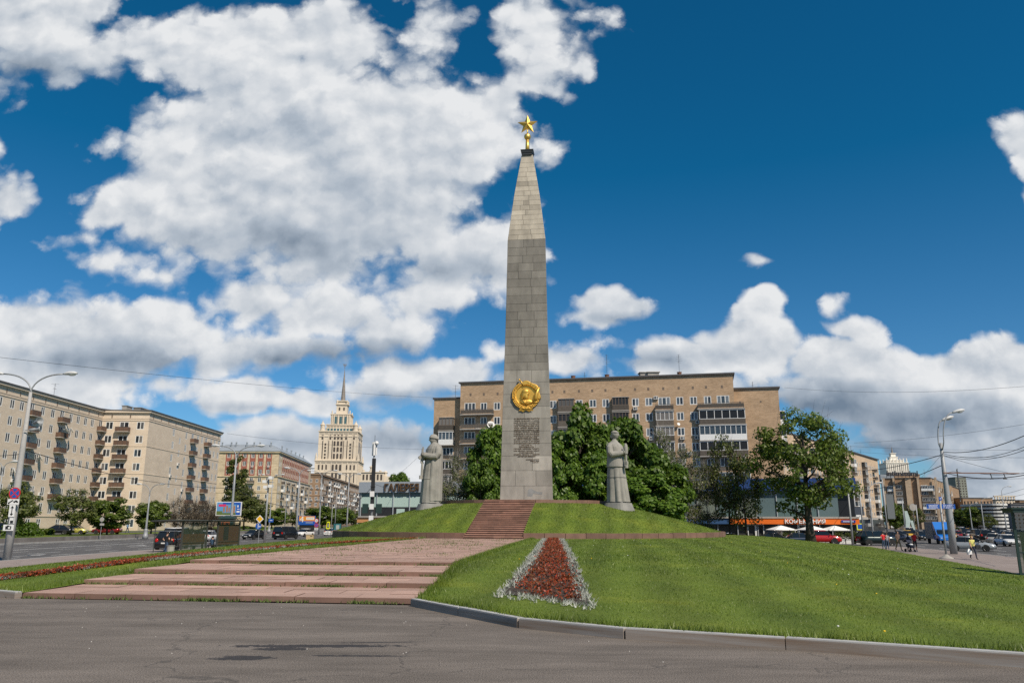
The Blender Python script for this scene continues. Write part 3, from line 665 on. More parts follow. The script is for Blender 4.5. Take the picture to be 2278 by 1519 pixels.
while zs[-1] < 28.6: zs.append(zs[-1] + random.choice((.78, .86, .95)))
zs[-1] = 29.2
while zs[-1] < 37.5: zs.append(zs[-1] + .54)
zs.append(38.75)
mb = MB(); tones = []; E_ = .03
for z0, z1 in zip(zs[:-1], zs[1:]):
    zm = (z0 + z1) / 2
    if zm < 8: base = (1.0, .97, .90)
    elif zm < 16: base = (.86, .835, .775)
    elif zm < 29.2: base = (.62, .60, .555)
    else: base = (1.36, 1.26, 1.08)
    for fc_ in range(3):
        n = random.choice((2, 3, 3)) if zm < 29 else random.choice((2, 2, 3))
        if zm > 37.5: n = 1
        cuts = [0] + sorted(min(.95, max(.05, (i + random.uniform(-.28, .28)) / n)) for i in range(1, n)) + [1]
        for t0, t1 in zip(cuts[:-1], cuts[1:]):
            def pt(t, z, e):
                T = tri(z); a = T[fc_ if fc_ < 2 else 3]; b = T[(1, 2, 0)[fc_]]
                dx, dy = b[0] - a[0], b[1] - a[1]; l = math.hypot(dx, dy); nx, ny = dy / l, -dx / l
                u = a[0] + dx * t + nx * e; v = a[1] + dy * t + ny * e; return (*MON(u, v), z)
            w = ow(zm); g = .013 / w; k = E_ + random.uniform(-.006, .006)
            ta = t0 + g if t0 > 0 else -.004; tb = t1 - g if t1 < 1 else 1.004
            q = [pt(ta, z0 + .012, k), pt(tb, z0 + .012, k), pt(tb, z1 - .012, k), pt(ta, z1 - .012, k)]
            r_ = [pt(ta, z0 + .012, -.01), pt(tb, z0 + .012, -.01), pt(tb, z1 - .012, -.01), pt(ta, z1 - .012, -.01)]
            mb.add(q + r_, [(0, 1, 2, 3), (4, 5, 1, 0), (5, 6, 2, 1), (6, 7, 3, 2), (7, 4, 0, 3)])
            j = random.gauss(1, .085) * (random.choice((.82, 1, 1, 1.08)) if random.random() < .5 else 1)
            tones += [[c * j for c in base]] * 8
# slanted inscription slab area keeps the same blocks
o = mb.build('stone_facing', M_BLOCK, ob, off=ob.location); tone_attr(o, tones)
# repaired patches low on the front, darker mortar coat
FW = lambda z: MON(0, -.29 * ow(z) - .036)
Mf = frame((*FW(4.2), 4.2), ua)
mb = MB(); mb.add([(.1, -.25, .003), (.55, -.3, .003), (.62, -.02, .003), (1.45, -.1, .003), (1.5, .12, .003), (.95, .18, .003), (.5, .42, .003), (.15, .35, .003)], [tuple(range(8))], 0, Mf)
mb.build('mortar_patch', mat('mortar patch', (.25, .255, .25), .9, var=.2, vscale=2), ob, off=ob.location)
# cap, pole, ball, star
topc = Vector((*MON(0, 0), 0))
def zt(py): return XZ(1178, py, OC.y)[1]
mb = MB(); z0 = 38.72
mb.loft([[(topc.x + sx * h * math.cos(AX) + sy * h * math.sin(AX), topc.y - sx * h * math.sin(AX) + sy * h * math.cos(AX), z) for sx, sy in ((-1, -1), (1, -1), (1, 1), (-1, 1))] for z, h in ((z0, .5), (z0 + .2, .52), (z0 + .22, .57), (z0 + .44, .62), (z0 + .46, .66), (z0 + .54, .67))])
mb.build('cap', M_CAP, ob, off=ob.location)
zc = zt(305); zp = z0 + .54; zst = zt(278)
mb = MB(); mb.lathe([(.24, zp), (.17, zc - .3)], 14, 0, Matrix.Translation((topc.x, topc.y, 0))); mb.build('pole', M_GOLDP, ob, off=ob.location, smooth=True)
mb = MB(); mb.ball((topc.x, topc.y, zc), .36, 16, 10); mb.lathe([(.06, zc + .3), (.06, zst - .5)], 8, 0, Matrix.Translation((topc.x, topc.y, 0))); mb.build('ball', M_GOLDP, ob, off=ob.location, smooth=True)
mb = MB(); Ms = frame((topc.x, topc.y, zst), ua); Rr = 1.12; pts = []
for i in range(10): a = PI / 2 + i * PI / 5; r = Rr if i % 2 == 0 else Rr * .42; pts.append((r * math.cos(a), r * math.sin(a), 0))
vs = pts + [(0, 0, .3), (0, 0, -.3)]
mb.add(vs, [(i, (i + 1) % 10, 10) for i in range(10)] + [((i + 1) % 10, i, 11) for i in range(10)], 0, Ms); mb.build('star', M_GOLDP, ob, off=ob.location)

# ---- gilded emblem
ez = XZ(1173, 880, MON(0, -1.3)[1])[1]
Me = frame((*FW(ez), ez), ua); Me = Me @ Matrix.Translation((-.02, 0, .0)) @ Matrix.Scale(.98, 4)
emb = thing('emblem', 'gilded round emblem with wreath, banner and profile head on the obelisk front', 'emblem', Me.translation)
eo = emb.location
def epart(name, mb, m=M_GOLD, smooth=True):
    t = MB(); t.add(mb.v, mb.f, 0, Me); t.m = mb.m; return t.build(name, m, emb, off=eo, smooth=smooth)
mb = MB(); mb.lathe([(1.22, 0), (1.2, .12), (1.0, .15), (.98, .1), (.95, .09), (.001, .09)], 40); epart('disc', mb, smooth=False)
mb = MB()
def grain(r, a, l, w, h, z, tilt):
    c = (r * math.cos(a), r * math.sin(a), z); d = a + tilt
    mb.ball((0, 0, 0), (l, w, h), 7, 5, 0, Matrix.Translation(c) @ Matrix.Rotation(d, 4, 'Z'))
for s in range(34):
    a = R(112) + R(150) * s / 33
    for k, r in enumerate((1.07, 1.2, 1.33)):
        grain(r + random.uniform(-.02, .02), a + k * .03, .11, .045, .07, .15 + .03 * (k == 1), PI / 2 + (k - 1) * -.6)
for s in range(20):
    a = R(-82) + R(88) * s / 19
    for k, r in enumerate((1.07, 1.2, 1.33)):
        grain(r + random.uniform(-.02, .02), a - k * .03, .11, .045, .07, .15 + .03 * (k == 1), PI / 2 + (k - 1) * .6)
epart('wreath', mb)
mb = MB()                                                # banner: pole on the left top, cloth over the top and down the right
outer_ = [(1.34 + .06 * math.sin(i * 1.1)) for i in range(16)]
ring1 = []; n_ = 17
for layer, (zz, sh) in enumerate(((.0, 0), (.24, .0), (.27, .05))):
    ring = []
    for i in range(n_):
        a = R(103) - R(118) * i / (n_ - 1); r = 1.40 + .07 * math.sin(i * .9) - sh
        ring.append((r * math.cos(a), r * math.sin(a), zz))
    for i in range(n_ - 1, -1, -1):
        a = R(103) - R(118) * i / (n_ - 1); r = 1.0 + .12 * max(0, math.sin((i - 9) * .35)) + sh; ring.append((r * math.cos(a), r * math.sin(a), zz))
    ring1.append(ring)
for i in range(n_ - 1):
    T_ = ring1[2]; mb.quad(T_[i], T_[2 * n_ - 1 - i], T_[2 * n_ - 2 - i], T_[i + 1])
mb.loft(ring1, cap=False)
mb.tube([(-.62, 1.52, .2), (-.42, 1.28, .24), (-.2, .93, .22)], .06, 8); mb.ball((-.64, 1.55, .2), .1, 8, 6)
mb.tube([(1.3, .75, .26), (1.05, .2, .3), (.95, -.3, .3), (1.0, -.55, .26)], [.1, .16, .2, .1], 8)
for k in range(3): mb.tube([(.62, -.55 - .1 * k, .2), (.85, -.47 - .1 * k, .27), (1.2, -.5 - .1 * k, .2)], .05, 6)
epart('banner', mb)
mb = MB()
for i, ch in enumerate('ЛЕНИН'):
    t_ = text_mesh(ch, M_GOLD, height=.2, ext=.03); a = R(80) - R(13.5) * i
    Mt = Matrix.Translation((1.2 * math.cos(a), 1.2 * math.sin(a), .285)) @ Matrix.Rotation(a - PI / 2, 4, 'Z')
    mb.add([v.co for v in t_.vertices], [tuple(p.vertices) for p in t_.polygons], 0, Mt); bpy.data.meshes.remove(t_)
epart('lettering', mb, smooth=False)
mb = MB()                                                # ribbon and star of the wreath foot
for sgn in (-1, 1):
    mb = MB()
    mb.add([(0, -1.15, .2), (sgn * .55, -1.28, .2), (sgn * .75, -1.5, .14), (sgn * .45, -1.5, .14), (sgn * .3, -1.62, .1), (0, -1.4, .2)], [(0, 1, 2, 3, 4, 5) if sgn > 0 else (5, 4, 3, 2, 1, 0)])
    mb.add([(sgn * .1, -1.4, .18), (sgn * .62, -1.3, .18), (sgn * .62, -1.3, 0), (sgn * .75, -1.5, 0), (sgn * .45, -1.5, 0), (sgn * .3, -1.62, 0)], [(0, 1, 2), (2, 3, 4), (2, 4, 5), (0, 2, 5)])
    epart('ribbon', mb, smooth=False)
mb = MB()
for k in range(5): mb.ball((-.3 + .15 * k, -1.24, .16), (.14, .1, .12), 8, 5)
epart('knot', mb); mb = MB()
vs = [((.19 if i % 2 == 0 else .08) * math.cos(PI / 2 + i * PI / 5) - 1.22, (.19 if i % 2 == 0 else .08) * math.sin(PI / 2 + i * PI / 5) - .3, .2) for i in range(10)] + [(-1.22, -.3, .32)]
mb.add(vs, [(i, (i + 1) % 10, 10) for i in range(10)]); epart('small_star', mb, smooth=False)
mb = MB()                                                # profile head and shoulders in high relief
prof = [(-.06, .66), (-.24, .62), (-.38, .5), (-.44, .34), (-.43, .22), (-.47, .1), (-.535, -.02), (-.45, -.05), (-.47, -.1), (-.44, -.13), (-.47, -.18), (-.44, -.24), (-.47, -.36), (-.40, -.38), (-.3, -.3), (-.16, -.3), (-.1, -.44), (.28, -.4), (.22, -.15), (.3, .05), (.36, .28), (.3, .48), (.14, .62)]
c = (-.06, .12)
def relief(sc_, z): return [(c[0] + (x - c[0]) * sc_, c[1] + (y - c[1]) * sc_, z) for x, y in prof]
mb.loft([relief(1, .08), relief(1, .18), relief(.95, .26), relief(.82, .33), relief(.6, .38), relief(.25, .4)])
mb.ball((-.05, .36, .28), (.36, .27, .16), 14, 8)                       # crown of the skull
mb.ball((.16, .1, .34), (.05, .1, .07), 8, 5)                           # ear
mb.ball((-.33, .14, .29), (.07, .035, .06), 8, 5); mb.ball((-.36, -.16, .27), (.09, .035, .07), 8, 5); mb.ball((-.37, -.29, .25), (.09, .1, .09), 8, 5)
sh_ = [(-.62, -.62), (-.42, -.45), (-.12, -.36), (.26, -.36), (.52, -.48), (.74, -.64), (.55, -.78), (.28, -.9), (0, -.94), (-.28, -.9), (-.5, -.78)]
def bust(s_, z): return [(0 + x * s_, -.65 + (y + .65) * s_, z) for x, y in sh_]
mb.loft([bust(1, .08), bust(1, .17), bust(.9, .24), bust(.6, .28), bust(.2, .29)])
mb.tube([(-.3, -.46, .28), (-.12, -.7, .3), (-.05, -.92, .2)], .05, 6); mb.tube([(.22, -.44, .28), (.1, -.7, .3), (-.02, -.92, .2)], .05, 6)
mb.tube([(-.05, -.5, .27), (-.02, -.9, .24)], .06, 6)
epart('profile_head', mb)

# ---- inscription in raised bronze letters
LINES = ['ЗА ВЫДАЮЩИЕСЯ ЗАСЛУГИ', 'ПЕРЕД РОДИНОЙ, МАССО-', 'ВЫЙ ГЕРОИЗМ, МУЖЕСТВО', 'И СТОЙКОСТЬ, ПРОЯВЛЕН-', 'НЫЕ ТРУДЯЩИМИСЯ СТО-', 'ЛИЦЫ СОЮЗА СОВЕТСКИХ', 'СОЦИАЛИСТИЧЕСКИХ РЕС-', 'ПУБЛИК ГОРОДА МОСКВЫ', 'В БОРЬБЕ С НЕМЕЦКО-ФА-', 'ШИСТСКИМИ ЗАХВАТЧИКАМИ,', 'И В ОЗНАМЕНОВАНИЕ', '20-ЛЕТИЯ ПОБЕДЫ СОВЕТ-', 'СКОГО НАРОДА В ВЕЛИКОЙ', 'ОТЕЧЕСТВЕННОЙ ВОЙНЕ', '1941-1945 гг.', 'ПРИСВОИТЬ', 'ГОРОДУ МОСКВЕ ПОЧЕТ-', 'НОЕ ЗВАНИЕ „ГОРОД-ГЕРОЙ"', 'С ВРУЧЕНИЕМ', 'ОРДЕНА ЛЕНИНА И МЕДАЛИ', '„ЗОЛОТАЯ ЗВЕЗДА"']
WID = [1, 1, 1, 1, 1, 1, 1, 1, 1, 1, .82, 1, 1, 1, .42, .57, 1, 1, .55, 1, .72]
yf = MON(0, -1.3)[1]; zi0 = XZ(1173, 931, yf)[1]; zi1 = XZ(1173, 1015, yf)[1]; FULL = 2.42
mb = MB()
def put_line(s, width, height, u, z):
    t_ = text_mesh(s, M_BRONZE, height=height, width=width, ext=.02); cx, cy = MON(u, -.29 * ow(z) - .05)
    Mt = frame((cx, cy, z), ua); Sh = Matrix.Identity(4); Sh[0][1] = .18
    mb.add([v.co for v in t_.vertices], [tuple(p.vertices) for p in t_.polygons], 0, Mt @ Sh); bpy.data.meshes.remove(t_)
for i, (s, w) in enumerate(zip(LINES, WID)): put_line(s, FULL * w, .105, .03, zi0 + (zi1 - zi0) * i / 20)
for i, (s, w) in enumerate((('УКАЗ ПРЕЗИДИУМА ВЕРХОВНОГО', 1.25), ('СОВЕТА СССР', .85), ('8 МАЯ 1965 г.', .62))): put_line(s, w, .07, 1.22 - w / 2, XZ(1173, 1022, yf)[1] - i * .13)
ins = mb.build('inscription', M_BRONZE, ob, off=ob.location)

# ------------------------------------------------------------------ statues
M_STAT = mat('statue granite', (.275, .264, .235), .85, var=.25, vscale=1.2, bump=.08, bscale=30)
M_STATP = mat('pedestal granite', (.235, .228, .21), .85, var=.25, vscale=1.0, bump=.2, bscale=30)
def head_rings(c, w, d, h, scarf=False, helm=False):
    """head with face towards +x: brow, eye sockets, nose, lips, chin, ears"""
    n, m = 28, 22; rings = []
    for i in range(m + 1):
        t = i / m; a = -PI / 2 + PI * t; z = math.sin(a); q = max(math.cos(a), .03) ** .85; ring = []
        for j in range(n):
            th = 2 * PI * j / n; fx, fy = math.cos(th), math.sin(th); r = 1.0
            if z < 0: r *= 1 - .10 * (-z) ** 1.5
            x = q * fx * r; y = q * fy * r * (.96 if z > -.2 else .96 - .22 * (-z - .2))
            if fx > .2:
                g = lambda cz, cy, sz, sy: math.exp(-((z - cz) / sz) ** 2 - ((y - cy) / sy) ** 2)
                x += .26 * g(-.17, 0, .17, .12) + .10 * g(.02, 0, .2, .1) + .06 * g(.2, 0, .09, .6) - .13 * (g(.05, .32, .1, .16) + g(.05, -.32, .1, .16)) + .08 * g(-.47, 0, .05, .2) + .09 * g(-.6, 0, .05, .2) - .05 * g(-.53, 0, .03, .25) + .13 * g(-.84, 0, .12, .26)
            ex = math.exp(-((z + .02) / .22) ** 2 - ((fx + .02) / .16) ** 2); y += .12 * ex * (1 if fy > 0 else -1)
            ring.append((c[0] + x * d, c[1] + y * w, c[2] + z * h))
        rings.append(ring)
    return rings
def oval(z, cx, rx, ry, n=24, p=2.2, cy=0.0, fold=0.0, k=9, ph=0.0):
    out = []
    for j in range(n):
        a = 2 * PI * j / n; c, s = math.cos(a), math.sin(a); f = 1 + fold * (abs(math.sin(k * a / 2 + ph)) - .6)
        out.append((cx + rx * f * abs(c) ** (2 / p) * (1 if c >= 0 else -1), cy + ry * f * abs(s) ** (2 / p) * (1 if s >= 0 else -1), z))
    return out
def fingers(mb, c, d, up, r=.055, n=4, l=.3, curl=1):
    """four bent fingers side by side around a held thing, and a thumb on the other side"""
    c = Vector(c); d = Vector(d).normalized(); up = Vector(up).normalized(); sd = d.cross(up)
    for i in range(n):
        o = c + up * (i - 1.5) * r * 1.9; L_ = l * (1, 1.08, 1.02, .85)[i]
        mb.tube([o, o + d * L_ * .45 + sd * .02, o + d * L_ * .75 + sd * L_ * .35 * curl, o + d * L_ * .55 + sd * L_ * .7 * curl], [r, r, r * .9, r * .7], 7)
    mb.tube([c - d * l * .3 + up * r * 3, c + up * r * 4 + sd * l * .3 * curl, c + d * l * .35 + up * r * 3.2 + sd * l * .5 * curl], [r * 1.15, r * 1.1, r * .8], 7)

def statue_frame(px, Y, d, zbase): 
    x = D(px, 1100, Y).x; return Vector((x, Y, zbase)), math.atan2(d[1], d[0])
# soldier
P, rz = statue_frame(957, 71.2, (-.92, -.39), 0); zb = XZ(957, 1119, 71.2)[1]
sol = thing('statue', 'grey granite statue of a helmeted soldier in long greatcoat and cape', 'statue', (P.x, P.y, zb), rz)
H_ = zb - 1.5
mb = MB(); mb.loft([oval(-1.5, 0, 1.5, 1.35, 24, 3.2), oval(-.62, -.02, 1.22, 1.14, 24, 3.2), oval(-.06, -.03, 1.02, .99, 24, 3.2), oval(-.04, -.03, .84, .76, 24, 3.2), oval(.02, -.03, .84, .76, 24, 3.2)]); mb.build('pedestal', M_STATP, sol)
mb = MB()
coat = [(.03, 0, .90, .82, .03), (.1, 0, .905, .82, .03), (1.0, -.03, .86, .80, .035), (2.05, -.06, .82, .78, .035), (3.0, -.13, .755, .74, .02), (3.78, -.18, .69, .70, .005), (3.84, -.19, .66, .68, 0), (3.9, -.19, .70, .71, 0), (4.4, -.2, .70, .78, 0), (4.8, -.25, .64, .86, 0), (5.05, -.3, .54, .80, 0), (5.2, -.32, .42, .6, 0), (5.3, -.3, .3, .34, 0), (5.42, -.26, .21, .22, 0)]
mb.loft([oval(z, cx, rx * 1.04, ry * 1.04, 14, 2.2, 0, f * .4, 7, .4) for z, cx, rx, ry, f in coat])
# collar
mb.loft([oval(5.16, -.3, .38, .42, 20), oval(5.34, -.27, .33, .36, 20), oval(5.36, -.27, .26, .29, 20)])
# arms
for s in (1, -1):
    mb.tube([(-.3, s * .68, 5.0), (-.36, s * .84, 4.7), (-.34, s * .93, 4.32), (-.16, s * .90, 4.1), (.25, s * .72, 4.08), (.72, s * .3 + .1, 4.2 if s > 0 else 4.02)], [.24, .33, .33, .32, .28, .23], 12)
    mb.tube([(.60, s * .38 + .08, 4.18 if s > 0 else 4.02), (.78, s * .26 + .1, 4.22 if s > 0 else 4.02)], [.265, .265], 12)
    h = Vector((.84, s * .17 + .1, 4.27 if s > 0 else 4.05)); mb.ball(h, (.15, .09, .13), 10, 7)
    fingers(mb, h + Vector((.04, 0, 0)), (.8, -s * .5, 0), (0, 0, 1), .042, 4, .24, s)
mb.build('figure', M_STAT, sol)
M_JNT = mat('statue joint', (.07, .068, .06), .9)
for z_, cx_, rx_, ry_ in ((2.07, -.06, .82, .78), (3.84, -.19, .68, .695)): mb = MB(); mb.loft([oval(z_ + d_, cx_, rx_ * 1.052, ry_ * 1.052, 14, 2.2, 0, 0, 7, .4) for d_ in (-.018, .018)]); mb.build('joint', M_JNT, sol)
mb = MB(); mb.loft(head_rings((-.18, 0, 5.66), .28, .36, .39)); mb.build('head', M_STAT, sol, smooth=True)
mb = MB(); mb.loft([[(x, y, z + (x + .25) * .14) for x, y, z in r_] for r_ in (oval(5.72, -.22, .44, .36, 24, 2), oval(5.755, -.22, .46, .38, 24, 2), oval(5.82, -.22, .42, .355, 24, 2), oval(5.96, -.23, .37, .32, 24, 2), oval(6.09, -.24, .26, .23, 24, 2), oval(6.15, -.25, .1, .09, 24, 2))]); mb.build('helmet', M_STAT, sol, smooth=True)
mb = MB()                                               # cape: a thick half shell round the back, with long folds
A0, A1, nn_ = R(62), R(298), 26
def shell(z, cx, rx, ry, t):
    o_, i_ = [], []
    for j in range(nn_ + 1):
        a = A0 + (A1 - A0) * j / nn_; f = 1 + .045 * math.sin(j * 1.9) * min(1, (5.2 - z) / 2); o_.append((cx + rx * f * math.cos(a), ry * f * math.sin(a), z)); i_.append((cx + (rx * f - t) * math.cos(a), (ry * f - t) * math.sin(a), z))
    return o_ + i_[::-1]
mb.loft([shell(.2, -.1, .95, .9, .1), shell(1.6, -.12, .93, .9, .1), shell(2.8, -.18, .88, .9, .1), shell(3.9, -.22, .83, .9, .1), shell(4.6, -.25, .78, .98, .1), shell(5.0, -.3, .64, .93, .1), shell(5.2, -.31, .5, .68, .1), shell(5.3, -.3, .38, .42, .1)])
mb.build('cape', M_STAT, sol)
mb = MB()                                               # gun held upright before the chest
mb.tube([(.86, .1, 3.7), (.80, .1, 4.95)], .06, 8); mb.tube([(.87, .1, 4.35), (.84, .1, 4.8)], .09, 8)
mb.box(.78, 1.0, .02, .18, 3.5, 4.3); mb.box(.86, 1.04, .03, .17, 2.4, 3.55, 0, Matrix.Rotation(R(-2), 4, 'Y')); mb.box(.8, 1.08, .02, .18, 2.1, 2.42)
mb.lathe([(.17, 0), (.17, .16)], 16, 0, Matrix.Translation((1.05, .02, 4.0)) @ Matrix.Rotation(-PI / 2, 4, 'X')); mb.build('gun', M_STAT, sol)
# woman
P, rz = statue_frame(1375, 69.3, (.80, -.60), 0); zb2 = XZ(1375, 1117, 69.3)[1]
wom = thing('statue', 'grey granite statue of a woman in jacket and long pleated skirt holding a shell', 'statue', (P.x, P.y, zb2), rz)
mb = MB(); mb.loft([oval(-1.6, .1, 1.5, 1.4, 24, 3.4), oval(-.6, .02, 1.22, 1.14, 24, 3.4), oval(-.06, 0, 1.03, 1.02, 24, 3.4), oval(-.04, 0, .82, .8, 24, 3.4), oval(.02, 0, .82, .8, 24, 3.4)]); mb.build('pedestal', M_STATP, wom)
mb = MB(); nn2 = 66
sk = [(.03, .03, .93, .9, .17), (.08, .03, .93, .9, .17), (.9, -.02, .87, .84, .14), (2.1, -.1, .80, .76, .09), (2.8, -.13, .74, .7, .045), (3.1, -.13, .7, .68, .0)]
mb.loft([oval(z, cx, rx, ry, nn2, 2.3, 0, f * 1.15, 9, .2) for z, cx, rx, ry, f in sk]); mb.build('skirt', M_STAT, wom)
mb = MB()
jk = [(3.02, -.13, .80, .76), (3.06, -.13, .81, .77), (3.45, -.15, .77, .74), (3.85, -.16, .715, .70), (3.9, -.16, .69, .68), (3.96, -.16, .72, .71), (4.4, -.17, .73, .76), (4.75, -.2, .66, .82), (5.0, -.24, .54, .78), (5.13, -.26, .42, .58), (5.25, -.25, .28, .32), (5.42, -.22, .19, .19), (5.52, -.2, .18, .18)]
mb.loft([oval(z, cx, rx, ry, 28, 2.3) for z, cx, rx, ry in jk])
for s in (1, -1):                                       # arms and lapels
    mb.tube([(-.24, s * .62, 4.98), (-.28, s * .80, 4.68), (-.2, s * .86, 4.25), (-.02, s * .8, 4.08), (.42, s * .5 - .08, 4.13), (.78, s * .2 - .12, 4.22)], [.22, .29, .30, .29, .24, .19], 12)
    h = Vector((.86, s * .14 - .12, 4.27 + (.1 if s > 0 else 0))); mb.ball(h, (.13, .08, .12), 10, 7); fingers(mb, h + Vector((.03, 0, 0)), (.8, -s * .55, 0), (0, 0, 1), .038, 4, .22, s)
    mb.add([(.14, s * .28, 5.14), (.36, s * .42, 4.85), (.57, s * .1, 4.35), (.46, s * .03, 4.7)], [(0, 1, 2, 3), (3, 2, 1, 0)])
mb.loft([oval(5.14, -.24, .38, .42, 18), oval(5.32, -.22, .27, .29, 18), oval(5.33, -.22, .2, .22, 18)])
mb.build('jacket', M_STAT, wom)
for z_, cx_, rx_, ry_ in ((2.11, -.1, .80, .76),): mb = MB(); mb.loft([oval(z_ + d_, cx_, rx_ * 1.04, ry_ * 1.04, nn2, 2.3, 0, .09, 9, .2) for d_ in (-.015, .015)]); mb.build('joint', M_JNT, wom)
mb = MB(); mb.loft(head_rings((-.12, 0, 5.86), .265, .32, .37)); mb.build('head', M_STAT, wom, smooth=True)
mb = MB(); mb.ball((-.2, 0, 5.95), (.315, .30, .30), 18, 10); mb.ball((-.43, 0, 5.72), (.2, .2, .2), 12, 8); mb.loft([oval(6.02, -.15, .345, .3, 20), oval(6.08, -.16, .345, .305, 20), oval(6.13, -.18, .30, .28, 20)]); mb.build('hair', M_STAT, wom, smooth=True)
mb = MB(); mb.lathe([(.05, 2.88), (.17, 2.9), (.19, 3.12), (.13, 3.16), (.13, 3.5), (.1, 3.55), (.1, 4.08), (.17, 4.12), (.19, 4.5), (.18, 4.7), (.13, 4.9), (.05, 5.04)], 16, 0, Matrix.Translation((.95, -.12, 0))); mb.box(.83, 1.09, -.26, .02, 3.2, 3.48); mb.build('shell', M_STAT, wom, smooth=False)

# ------------------------------------------------------------------ buildings
M_WFR = mat('white window frame', (.72, .72, .70), .5)
M_WFB = mat('dark window frame', (.16, .12, .09), .6)
M_GL = glass_mat('window glass', [(.03, .035, .04), (.045, .05, .055), (.02, .022, .026), (.10, .10, .10), (.05, .07, .09), (.028, .03, .035), (.17, .16, .15)])
M_GLB = glass_mat('bluish window glass', [(.05, .075, .1), (.03, .04, .055), (.16, .19, .22), (.07, .10, .13), (.09, .1, .11), (.035, .05, .07)])
M_GLD = glass_mat('dark glass', [(.018, .02, .024), (.03, .03, .034), (.045, .045, .045)])
M_ROOF = mat('dark roof metal', (.09, .088, .09), .6, var=.2, vscale=.3)
M_ROOFG = mat('zinc roof', (.27, .30, .33), .45, var=.15, vscale=.2)
M_CREAM = brick_mat('cream painted brick', (.67, .56, .44), (.60, .495, .385), (.55, .455, .35), .5, .14, .12)
M_TRIM = mat('cream trim', (.62, .515, .40), .8, var=.08, vscale=.5)
M_BRICK = brick_mat('tan brick', (.47, .325, .205), (.35, .235, .14), (.40, .315, .23), .52, .15, .2)
M_BRICKP = brick_mat('pale tan brick', (.56, .42, .29), (.46, .34, .23), (.45, .36, .26), .52, .15, .14)
M_STONE = brick_mat('buff facing', (.60, .49, .345), (.48, .385, .26), (.44, .35, .24), 1.1, .5, .2)
M_BROWN = brick_mat('brown brick', (.35, .235, .15), (.28, .185, .115), (.25, .18, .12), .5, .15, .2)
M_REDP = mat('red panel', (.31, .105, .075), .8, var=.15, vscale=.5)
M_BALC = mat('brown balcony panel', (.125, .074, .05), .75, var=.2, vscale=2, rand=.2)
M_RAIL = mat('dark balcony panel', (.095, .08, .065), .8, var=.3, vscale=3, rand=.3)
M_CONC = mat('concrete', (.34, .32, .29), .85, var=.2, vscale=1)
M_WPLA = mat('white plastic', (.74, .74, .72), .5)
M_ACU = mat('air conditioner casing', (.62, .62, .60), .5)
M_ACF = mat('dark fan grille', (.06, .06, .06), .6)
M_DISH = mat('dish paint', (.74, .74, .72), .5)
M_MET = mat('thin metal', (.10, .10, .10), .5, metal=.3)
M_RUSTP = mat('rusty vent', (.19, .09, .055), .8)

CACHE = {}
def ac_mesh():
    if 'ac' not in CACHE:
        mb = MB(); mb.box(-.42, .42, 0, .6, .02, .36); mb.lathe([(.22, .36), (.22, .372)], 12, 1, Matrix.Translation((-.12, .3, 0))); mb.box(.2, .36, .08, .52, .36, .366, 1); CACHE['ac'] = mb.mesh('air_conditioner', [M_ACU, M_ACF])
    return CACHE['ac']
def dish_mesh():
    if 'dish' not in CACHE:
        mb = MB(); T = Matrix.Translation((0, 0, .35)) @ Matrix.Rotation(R(-25), 4, 'X') @ Matrix.Rotation(R(25), 4, 'Y')
        mb.lathe([(.02, 0), (.3, .04), (.55, .15), (.6, .2), (.56, .19), (.3, .08), (.02, .04)], 16, 0, T); mb.tube([(0, 0, 0), (0, 0, .38)], .03, 5); mb.tube([(0, -.5, .3), (.05, .0, .85)], .015, 4); CACHE['dish'] = mb.mesh('satellite_dish', M_DISH, smooth=True)
    return CACHE['dish']
def antenna(root, p, h=3.0, n=5):
    mb = MB(); p = Vector(p) - root.location; mb.tube([p, p + Vector((0, 0, h))], .035, 5)
    for k in range(n):
        z = h * (.55 + .4 * k / max(1, n - 1)); l = .35 + .12 * ((k * 7) % 4); a = Vector((l, l * .25, 0)); mb.tube([p + Vector((0, 0, z)) - a, p + Vector((0, 0, z)) + a], .018, 4)
    for zz in (.6, .85): mb.tube([p + Vector((0, -.5, h * zz)), p + Vector((0, .5, h * zz))], .018, 4)
    mb.build('antenna', M_MET, root)
